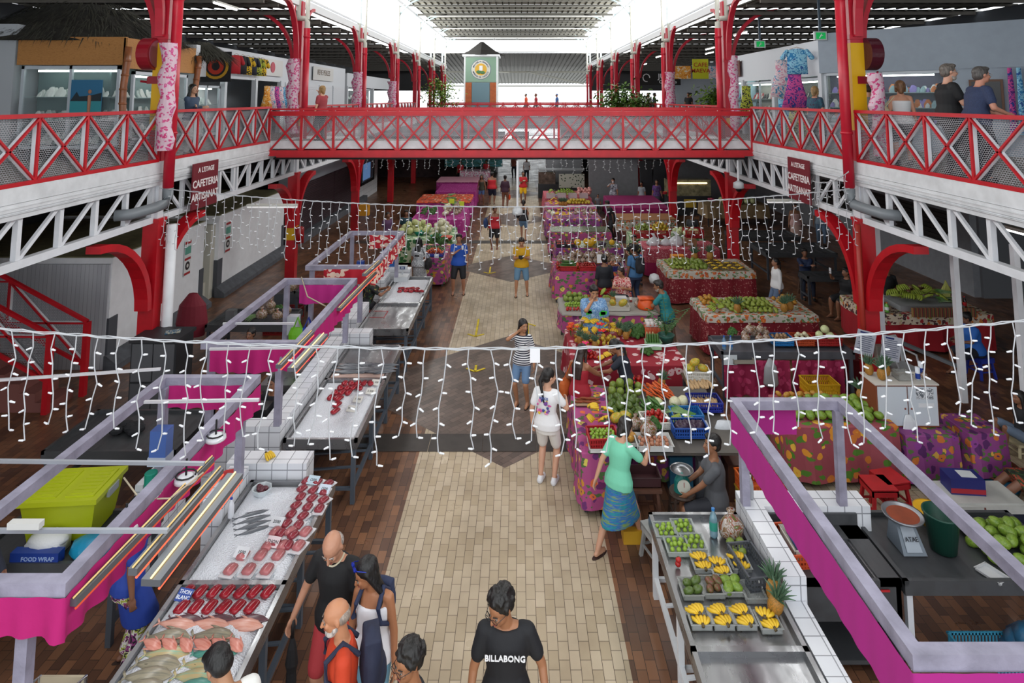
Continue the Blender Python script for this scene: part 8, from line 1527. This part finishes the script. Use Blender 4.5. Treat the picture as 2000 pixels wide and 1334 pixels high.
# right gallery
b = MB(); P0, P1 = Vector((8.35, 17.0, 0)), Vector((12.4, 13.0, 0)); dd = (P1-P0).normalized(); GW = M('8f9aa6', .7, vary=.04); b.bar(P0+Vector((0, 0, Z0+2.55)), P1+Vector((0, 0, Z0+2.55)), .12, 1.1); b.bar(P0+Vector((0, 0, Z0+.3)), P1+Vector((0, 0, Z0+.3)), .12, .6); b.bar(P0+dd*2.9+Vector((0, 0, Z0+1.3)), P1+Vector((0, 0, Z0+1.3)), .12, 1.45); struct(b.build('wall_grey_shop', GW))
q = disp('wide glazed shop front with brown frame behind the men on the right gallery', -1.4, 1.4, 0, 0, Z0+.6, Z0+2.0, 'y', 14, cols=('d4d8d8', '8a7ac0', 'c8702a', '8aa8b0'), back='3f3550'); c_ = P0+dd*1.5; q.location = (c_.x, c_.y, Z0+.6); q.rotation_euler.z = math.atan2(dd.y, dd.x)
c_ = P0+dd*3.6; r = thing('framed_screen', 'dark framed picture beside the hanging pareos, right gallery', 'frame', (c_.x, c_.y-.1, Z0+1.0), math.atan2(dd.y, dd.x)); MB().b2((-.32, -.03, 0), (.32, 0, .75)).build('wooden_frame', M('5a3a26', .5), r); MB().b2((-.27, -.035, .05), (.27, -.03, .7)).build('dark_panel', M('2a2a2c', .3), r)
for i in range(8): c_ = P0+dd*(4.1+.16*i); b = MB(); b.loft([((0, 0, 0), (.05, 0, 0), (0, .03, 0)), ((.01, 0, -.5), (.07, 0, 0), (0, .04, 0)), ((0, 0, -1.5), (.09, 0, 0), (0, .05, 0))], 8); tag(b.build('hanging_pareo', vivid((2, 3, 5, 0, 2, 1, 3, 2)[i]) if i not in (3, 4) else M(('a82a2a', 'c88a1c')[i-3], .7), loc=(c_.x-.1, c_.y-.15, Z0+2.0)), 'colourful pareo pegged in the row at the right edge', 'pareo', 'pegged pareos at the right edge')
shoprow('right_white', 8.5, 17.2, 25.5, 2.95, -1, True)
for y in (17.2, 20.4, 23.2, 25.4): struct(MB().b2((8.42, y-.1, Z0), (8.6, y+.1, Z0+2)).build('trim_shop_post', SHOPW))
disp('white jewellery stall front on the right gallery', 8.55, 8.55, 20.5, 23.1, Z0+.3, Z0+1.9, 'x', 21, cols=('b01c24', 'd8d4cc', '1c1c20'), back='8a8a80'); disp('second open stall with shell necklaces on the right gallery', 8.55, 8.55, 17.4, 20.2, Z0+.3, Z0+1.9, 'x', 22, cols=('d8d4cc', '3a5a3a', '1c1c20'), back='3a3a34'); disp('tall glazed door with stickers on the right gallery', 8.55, 8.55, 23.4, 25.3, Z0+.1, Z0+2.0, 'x', 23, cols=('6ab0c8', '5a2a2c'), back='8ab0b8')
garment('turquoise flowered shirt hung high in front of the right gallery stall', 8.0, 17.6, Z0+2.75, vivid(3), -.4, .62, .75)
for i, (x, y, z_, c, l) in enumerate(((7.95, 17.7, 2.15, 2, 'purple and black pareo dress under the turquoise shirt'), (7.9, 18.4, 2.45, 5, 'multicoloured strap dress left of the purple one'), (7.9, 18.3, 1.3, 3, 'sky blue dress below the strap dress'), (7.95, 17.7, 1.2, 4, 'dark dress with yellow leaves below the purple one'))): garment(l, x, y, Z0+z_, vivid(c), -.4, .62, 1.1, 'dress')
garment('black dress with a green band on a stand, right gallery', 8.1, 21.9, Z0+1.75, vivid(4), -.5, .5, 1.1, 'dress')
r = thing('shop_sign', 'brown sign with orange capitals reading CREATIONS on the right gallery', 'sign', (8.38, 23.2, Z0+2.15)); MB().b2((-.02, 0, 0), (.0, 2.1, .6)).build('sign_board', M('5a2418', .6), r); text('CREATIONS', .3, M('d88a20', .5), r, (-.025, 1.05, .4), (PI/2, 0, -PI/2), 'sign_lettering', .002); MB().b2((-.024, .3, .1), (-.02, 1.0, .2)).build('small_lines', M('c8b8a8', .6), r)
r = thing('shop_sign', 'black shop sign lettered in white over the far right cafe', 'sign', (8.3, 36, Z0+2.1)); MB().b2((-1.2, 0, 0), (1.2, .04, .8)).build('sign_board', M('141416', .5), r); text('JURA', .42, PWHITE, r, (.35, -.01, .5), (PI/2, 0, 0), 'sign_lettering', .003); text('Créations', .26, PWHITE, r, (.45, -.01, .18), (PI/2, 0, 0), 'sign_lettering', .003); MB().path([(-.8+.2*math.cos(t), -.02, .42+.22*math.sin(t)) for t in [k*.5 for k in range(11)]], .03, 6).build('curl_logo', PWHITE, r)
for i, (x, c, t_, l) in enumerate(((9.2, 'c0c022', 'CAFE\nMAEVA', 'yellow green cafe banner with red capitals'), (8.3, vivid(0), '', 'orange and blue painted banner left of the yellow one'), (10.0, vivid(5), '', 'framed green and brown banner right of the yellow one'))):
    r = thing('cafe_banner', l, 'banner', (x, 31, Z0+2.3)); MB().b2((-.4, 0, 0), (.4, .03, 1. if i == 0 else .65)).build('banner_sheet', cm_(c), r)
    if t_: text(t_, .3, M('b0401c', .6), r, (0, -.01, .55), (PI/2, 0, 0), 'banner_lettering', .003)
def exit_sign(lb, x, y, z, t=False):
    r = thing('exit_sign', lb, 'sign', (x, y, z)); MB().b2((-.17, -.04, -.1), (.17, .04, .14)).build('sign_box', M('c8d0d0', .5), r); MB().b2((-.13, -.045, -.07), (.13, -.04, .11)).build('green_panel', M('0e9a4a', .5, em=.4), r); b = MB(); b.cap((-.04, -.05, -.04), (.0, -.05, .03), .012, .014, 6); b.ell((.015, -.05, .06), (.016, .006, .016), 6); b.cap((0, -.05, .02), (.05, -.05, .03), .01, .008, 6); b.build('running_figure', PWHITE, r); MB().b2((-.03, -.02, .14), (.03, .02, 1.2)).build('bracket', M('4a5a68', .5), r)
exit_sign('hanging green exit sign on the right gallery', 8.1, 20.5, Z0+3.1); exit_sign('green exit sign above the grey shop corner', 8.3, 16.8, Z0+3.0)
def shrub(lb, x, y, z, r_, c, n=420, seed=1, trunk=True):
    r = thing('potted_shrub', lb, 'plant', (x, y, z)); rr = random.Random(seed); MB().lathe([(.2, 0), (.28, .3), (.25, .3)], n=12).build('pot', M('6a4a3a', .7), r); b = MB(); [b.path([(0, 0, .25), (rr.uniform(-.3, .3)*r_, rr.uniform(-.3, .3)*r_, r_*.8), (rr.uniform(-.8, .8)*r_, rr.uniform(-.5, .5)*r_, r_*rr.uniform(1.1, 1.7))], .02, 5) for _ in range(9)]; b.build('branches', M('5a3f2a', .8), r)
    g = MB()
    for i in range(n):
        d = Vector((rr.gauss(0, .42), rr.gauss(0, .42), rr.gauss(0, .36)))*r_+Vector((0, 0, r_*1.1+.1)); a = Vector((rr.uniform(-1, 1), rr.uniform(-1, 1), rr.uniform(-1, .4))).normalized()*.24; s_ = a.cross(Vector((0, 0, 1)))*.4; g.poly([d, d+a*.5+s_, d+a, d+a*.5-s_])
    o = g.build('foliage', c, r); o['kind'] = 'stuff'
LF1, LF2 = M('4a6a24', .6, vary=.4), M('6a8a2c', .6, vary=.3)
shrub('yellow green potted tree left of the lift tower', -5.9, 46.5, ZM, 1.5, LF2, 900, 2); shrub('large green shrub in the middle right of the far gallery', 5.2, 32.0, ZM-.2, 1.15, LF1, 1100, 3); shrub('second green shrub right of the large one', 6.1, 31.0, ZM, .8, LF1, 600, 5); shrub('dark potted tree beside the cafe on the right gallery', 10.6, 30.0, ZM, 1.2, LF1, 900, 6); shrub('leafy plant beside the dark tree on the right gallery', 9.7, 30.5, ZM, 1., LF2, 700, 7)
# lift tower
r = thing('lift_tower', 'glazed lift tower with a dark pyramid roof and the market emblem', 'lift tower', (-3.0, 49.5, 0)); MB().b2((-1.35, 0, 0), (1.35, 2.6, 9.3)).build('shaft', M('8a9a90', .4), r)
b = MB(); b.loft([((0, 1.3, 9.35), (1.9, 0, 0), (0, 1.9, 0)), ((0, 1.3, 9.75), (1.1, 0, 0), (0, 1.1, 0)), ((0, 1.3, 10.5), (.12, 0, 0), (0, .12, 0))], 4); b.build('pyramid_roof', M('2e2c2a', .7), r); MB().b2((-1.5, -.1, 9.2), (1.5, 2.7, 9.36)).build('roof_cornice', PWHITE, r)
for s in (-1, 1): MB().b2((s*1.3-.06, -.06, 0), (s*1.3+.06, .04, 9.2)).build('corner_post', PWHITE, r); MB().b2((s*1.0-.26, -.05, 4.2), (s*1.0+.26, -.01, 7.1)).build('orange_panel', M('a8562a', .6, vary=.2), r)
MB().b2((-1.24, -.05, 7.15), (1.24, -.01, 9.1)).build('green_glass_panel', M('7a9a84', .2), r); MB().b2((-.7, -.05, 4.2), (.7, -.01, 7.1)).build('lift_door', M('5a7a86', .2), r)
for rad, c, d in ((.8, '3a4a8a', .06), (.77, 'd0d0c4', .07), (.48, 'd8a83a', .08)): MB().path([(0, -d, 8.15), (0, -d-.01, 8.15)], rad, 28).build('emblem_disc', M(c, .6), r)
b = MB(); b.b2((-.12, -.12, 8.05), (.14, -.1, 8.45)); b.mat(1); b.ell((-.15, -.11, 7.95), (.22, .02, .14), 8); b.ell((.15, -.11, 7.9), (.2, .02, .12), 8); b.build('emblem_picture', [PWHITE, M('4a7a4a', .6)], r)
for i_, tx in enumerate(('MAISON A ORAERTE', 'MARCHE DE PAPEETE')):
    for j, ch_ in enumerate(tx):
        if ch_ == ' ': continue
        a = (1.22-2.44*j/(len(tx)-1)) if i_ == 0 else (-1.22+2.44*j/(len(tx)-1)); x = .63*math.sin(-a if i_ == 0 else a); z_ = .63*math.cos(a)*(1 if i_ == 0 else -1); text(ch_, .17, M('28366a', .6), r, (x, -.1, 8.15+z_), (PI/2, 0 if 1 else 0, 0), 'emblem_letter', .002).rotation_euler.y = (-a if i_ == 0 else -a)*-1*(1 if i_ == 0 else -1)
# ================= GROUND, FAR =================
r = thing('fruit_sign', 'green sign with red and yellow lettering over the grey back wall', 'sign', (4.75, 34.2, 2.75)); MB().b2((-.95, 0, 0), (.95, .05, .55)).build('sign_board', M('1c7a34', .6), r); text('fruits & légumes', .2, M('c8321c', .6), r, (0, -.01, .38), (PI/2, 0, 0), 'sign_lettering', .003); text('Les fruits du soleil', .19, M('d8c83a', .6), r, (0, -.01, .15), (PI/2, 0, 0), 'sign_lettering', .003)
r = thing('food_counter', 'glazed food counter with white patterned cloth at the far end of the path', 'counter', (2.7, 37.2, 0)); MB().b2((-1.5, -.4, 0), (1.2, .4, .8)).build('counter_base', M('24262a', .5), r); MB().b2((-1.5, -.3, .8), (-.5, .3, 1.5)).build('glass_case', M('5a5048', .1, vary=.5), r); MB().b2((-.3, -.42, .6), (1.2, -.38, 1.4)).build('patterned_cloth', floral('leafcloth', 'b8b8ac', ['3a4a3c', '4a5a48'], None, 7, .3), r); MB().b2((-1.5, -.45, 1.6), (1.2, .4, 1.66)).build('top_shelf', M('8a8d90', .4), r)
r = thing('glass_display_counter', 'lit glass food display at the back right between two pillars', 'counter', (8.6, 31.8, 0)); MB().b2((-1.1, -.4, 0), (1.1, .4, .95)).build('counter_base', M('2c2e32', .5), r); MB().b2((-1.1, -.3, .95), (1.1, .35, 1.75)).build('glass_case', M('8a8468', .1, vary=.5), r); MB().b2((-.9, -.33, 1.55), (.9, -.3, 1.6)).build('case_light', M('ffe8b8', .4, em=3.), r); MB().b2((-.3, -.42, .4), (.3, -.4, .8)).build('yellow_notice', M('c8a83a', .6), r)
flowers('foil wrapped bouquet of red and yellow flowers by the purple wrapped woman', 7.45, 31.6, .9, 'b8242c', 12, .1); ctable('cloth covered counter with flowers at the back right', 'pale brown cloth on the back right counter', 8.6, 11.4, 28.6, 30.0, .95, M('8a7454', .8), .4, seed=41); flowers('pink flower heap on the back right counter', 8.9, 29.0, .97, 'c84a7a', 14, .12); pile('cabbage', 'green vegetable on the back right counter', 9.4, 11.0, 28.8, 29.7, .97, 'vegetables on the back right counter', .14, 1, sc=1.3)
r = thing('stage_banner', 'blue and green island painting behind the red shirted people', 'banner', (-3.0, 44.2, 1.0)); MB().b2((-2.2, 0, 0), (1.9, .05, 1.6)).build('painted_sheet', wavy('island_paint', ['1c5a6a', '5aa0b0', '2a5a3a', '8ac0c8'], 1.5), r)
for i, (x, y) in enumerate(((-1.4, 39.9), (.15, 39.9))): tag(MB().b2((-.55, -.2, 0), (.55, .2, .5)).build('hanging_speaker', BLK, loc=(x, y, 3.2)), 'black box hanging under the far ceiling, %s one' % ('left', 'right')[i], 'speaker')
for i, (px, c) in enumerate(((3.4, '8a1c2a'), (4.6, '6a1a2a'), (5.2, '1c1c24'))): garment('printed shirt hanging at the far stall, %s' % ('left', 'middle', 'right, dark')[i], px, 39.5, 3.0, c, 0, .9, 1.0)
tag(MB().lathe([(.14, 0), (.14, .45), (.1, .5), (.04, .52)], n=14).build('fire_extinguisher', M('9a1018', .4), loc=(-6.95, 20.05, 1.25), smooth=True), 'red fire extinguisher on the second left pillar', 'fire extinguisher')
tag(MB().b2((-.2, -.15, 0), (.2, .15, .45)).build('yellow_tub', M('c88a14', .5), loc=(-6.7, 27.4, .75)), 'yellow tub hanging on the third left pillar', 'tub')
tag(MB().lathe([(.0, .0), (.13, .02), (.15, .12), (.12, .22), (.03, .26)], n=16).build('helmet', M('c4c6c8', .2), loc=(3.75, 17.5, .75), smooth=True), 'white motorcycle helmet hanging at the backpack man, yellow mark on it', 'helmet')
for x, y, z0_, l in ((7.35, 12.95, 1.1, 'leftmost'), (8.05, 11.7, .35, 'middle'), (8.55, 10.9, .0, 'rightmost')): tag(MB().b2((-.05, -.05, 0), (.05, .05, 3.3-z0_)).build('white_post', WHITE, loc=(x, y, z0_)), 'slim white post under the right truss, %s of three' % l, 'post')
tag(MB().bar((7.4, 12.9, 1.05), (8.0, 11.75, .95), .06, .06).build('slanting_pipe', M('5a5e62', .5)), 'slanting grey pipe between the slim white posts', 'pipe')

for i, (x, y, h, l) in enumerate(((2.72, 16.6, .58, 'the woman in the red flowered blouse'), (3.5, 15., .64, 'the teal man'), (2.4, 17.65, .58, 'the black waistcoat'), (3.75, 20.4, .58, 'the smiling seller'), (2.62, 8.62, .48, 'the man in grey'), (8.55, 18.9, .48, 'the man in navy'), (8.8, 17., .43, 'the seller with the phone'), (-3.78, 15.9, .6, 'the woman in the dark flowered dress'), (-5.1, 24.6, .53, 'the purple vegetable seller'), (-4.45, 25., .53, 'the teal vegetable seller'), (-3.95, 10.45, .48, 'the vendor below the pink valance'), (-5.25, 12.6, .48, 'the vendor behind the clothes rail'), (6.75, 24.4, .58, 'the grey haired seller'))): stool('plain stool under '+l, x, y, h, ('a8101a', '5a4030')[i % 2], 'plastic', .32)
tag(MB().b2((-.12, -.1, 0), (.12, .1, .16)).build('yellow_tin', M('c89a2a', .4), loc=(1.5, 8.75, 0)), 'small yellow tin on the floor behind the striding woman', 'tin')
b = MB(); b.path([(0, 0, 0), (.25, -.15, -.1), (.5, -.1, -.12), (.72, .05, .02)], .008, 6); tag(b.build('loose_cable', M('b8ab94', .5), loc=(-3.7, 6.15, 2.26), smooth=True), 'pale loose cable looping over the pink valance', 'cable')
b = MB(); b.path([(0, 0, 0), (.3, -.5, -.22), (.75, -.8, -.3)], .012, 6); tag(b.build('hanging_rope', M('b0a58c', .6), loc=(-4.3, 12.6, 2.28), smooth=True), 'beige rope hanging from the far corner of the second stall frame', 'rope')
r = thing('power_strip', 'white power strip on the nearer steel rail of the nearest stall', 'power strip', (-4.0, 5.36, 2.36)); MB().box((0, 0, 0), (.26, .06, .05)).build('strip_body', M('c8c8c4', .4), r)
for i in range(3): b = MB(); [b.b2((.0, -.9+.5*k, 0), (.34, -.45+.5*k, .5)) for k in range(1)]; tag(b.build('stall_crate', M(('2a6a8a', '8a8d90', '5a3a2c')[i], .6, vary=.2), loc=(2.25+.4*i, 10.6-.1*i, 0)), 'box stored under the dark vegetable table, %s' % ('left, blue', 'middle, grey', 'right, brown')[i], 'box')
# ---- details become sub-parts of the part they sit on ----
SUB = {'door_knob': 'door', 'photo_poster': 'door', 'paper_strip': 'door', 'white_carrier_bag': 'door', 'printed_lettering': 'shirt', 'printed_motif': 'shirt', 'strap': 'backpack', 'bag_strap': 'shoulder_bag', 'sign_lettering': 'sign_board', 'small_lines': 'sign_board', 'price_lettering': 'card', 'digits': 'screen', 'needle': 'dial', 'cap': 'bottle_body', 'bottle_label': 'bottle_body', 'tube': 'light_housing', 'red_tube': 'lamp_housing', 'emblem_letter': 'emblem_disc', 'emblem_picture': 'emblem_disc', 'round_pictogram': 'poster_sheet', 'pictogram_centre': 'poster_sheet', 'printed_bar': 'poster_sheet', 'printed_lines': 'sheet', 'heading': 'sheet', 'shelf_light': 'window_frame', 'jewellery_stands': 'glass_shelf', 'white_label': 'box_body', 'flap': 'box_body', 'red_band': 'carton_body', 'paper': 'carton_body', 'latch': 'bin_body', 'handle': 'bag_body', 'yellow_band': 'upper_shaft', 'pipe_elbow': 'rain_pipe', 'dome_glass': 'camera_housing', 'blue_band': 'can_body', 'red_sticker': 'cabinet_body', 'scrawled_lettering': 'dial_face', 'brand_lettering': 'cooler_body', 'sticker': 'cooler_body', 'banner_lettering': 'banner_sheet', 'running_figure': 'green_panel', 'printed_ring': 'cloth_panel', 'painted_bather': 'picture_panel', 'fish_pieces': 'tub_body', 'curl_logo': 'sign_board', 'round_emblem': 'sign_board', 'case_light': 'glass_case'}
bn = lambda o: o.name.split('.')[0]
for o in list(D.objects):
    if o.parent is None or o.parent.parent is not None or bn(o) not in SUB: continue
    c = [q for q in CH2_.get(o.parent.name, ()) if bn(q) == SUB[bn(o)]] if 'CH2_' in globals() else None
    if c is None:
        CH2_ = {}
        for q in D.objects:
            if q.parent: CH2_.setdefault(q.parent.name, []).append(q)
        c = [q for q in CH2_.get(o.parent.name, ()) if bn(q) == SUB[bn(o)]]
    if c:
        m = Vector(o.bound_box[0]).lerp(Vector(o.bound_box[6]), .5)+o.location
        o.parent = min(c, key=lambda q: ((Vector(q.bound_box[0])+Vector(q.bound_box[6]))/2-m).length)
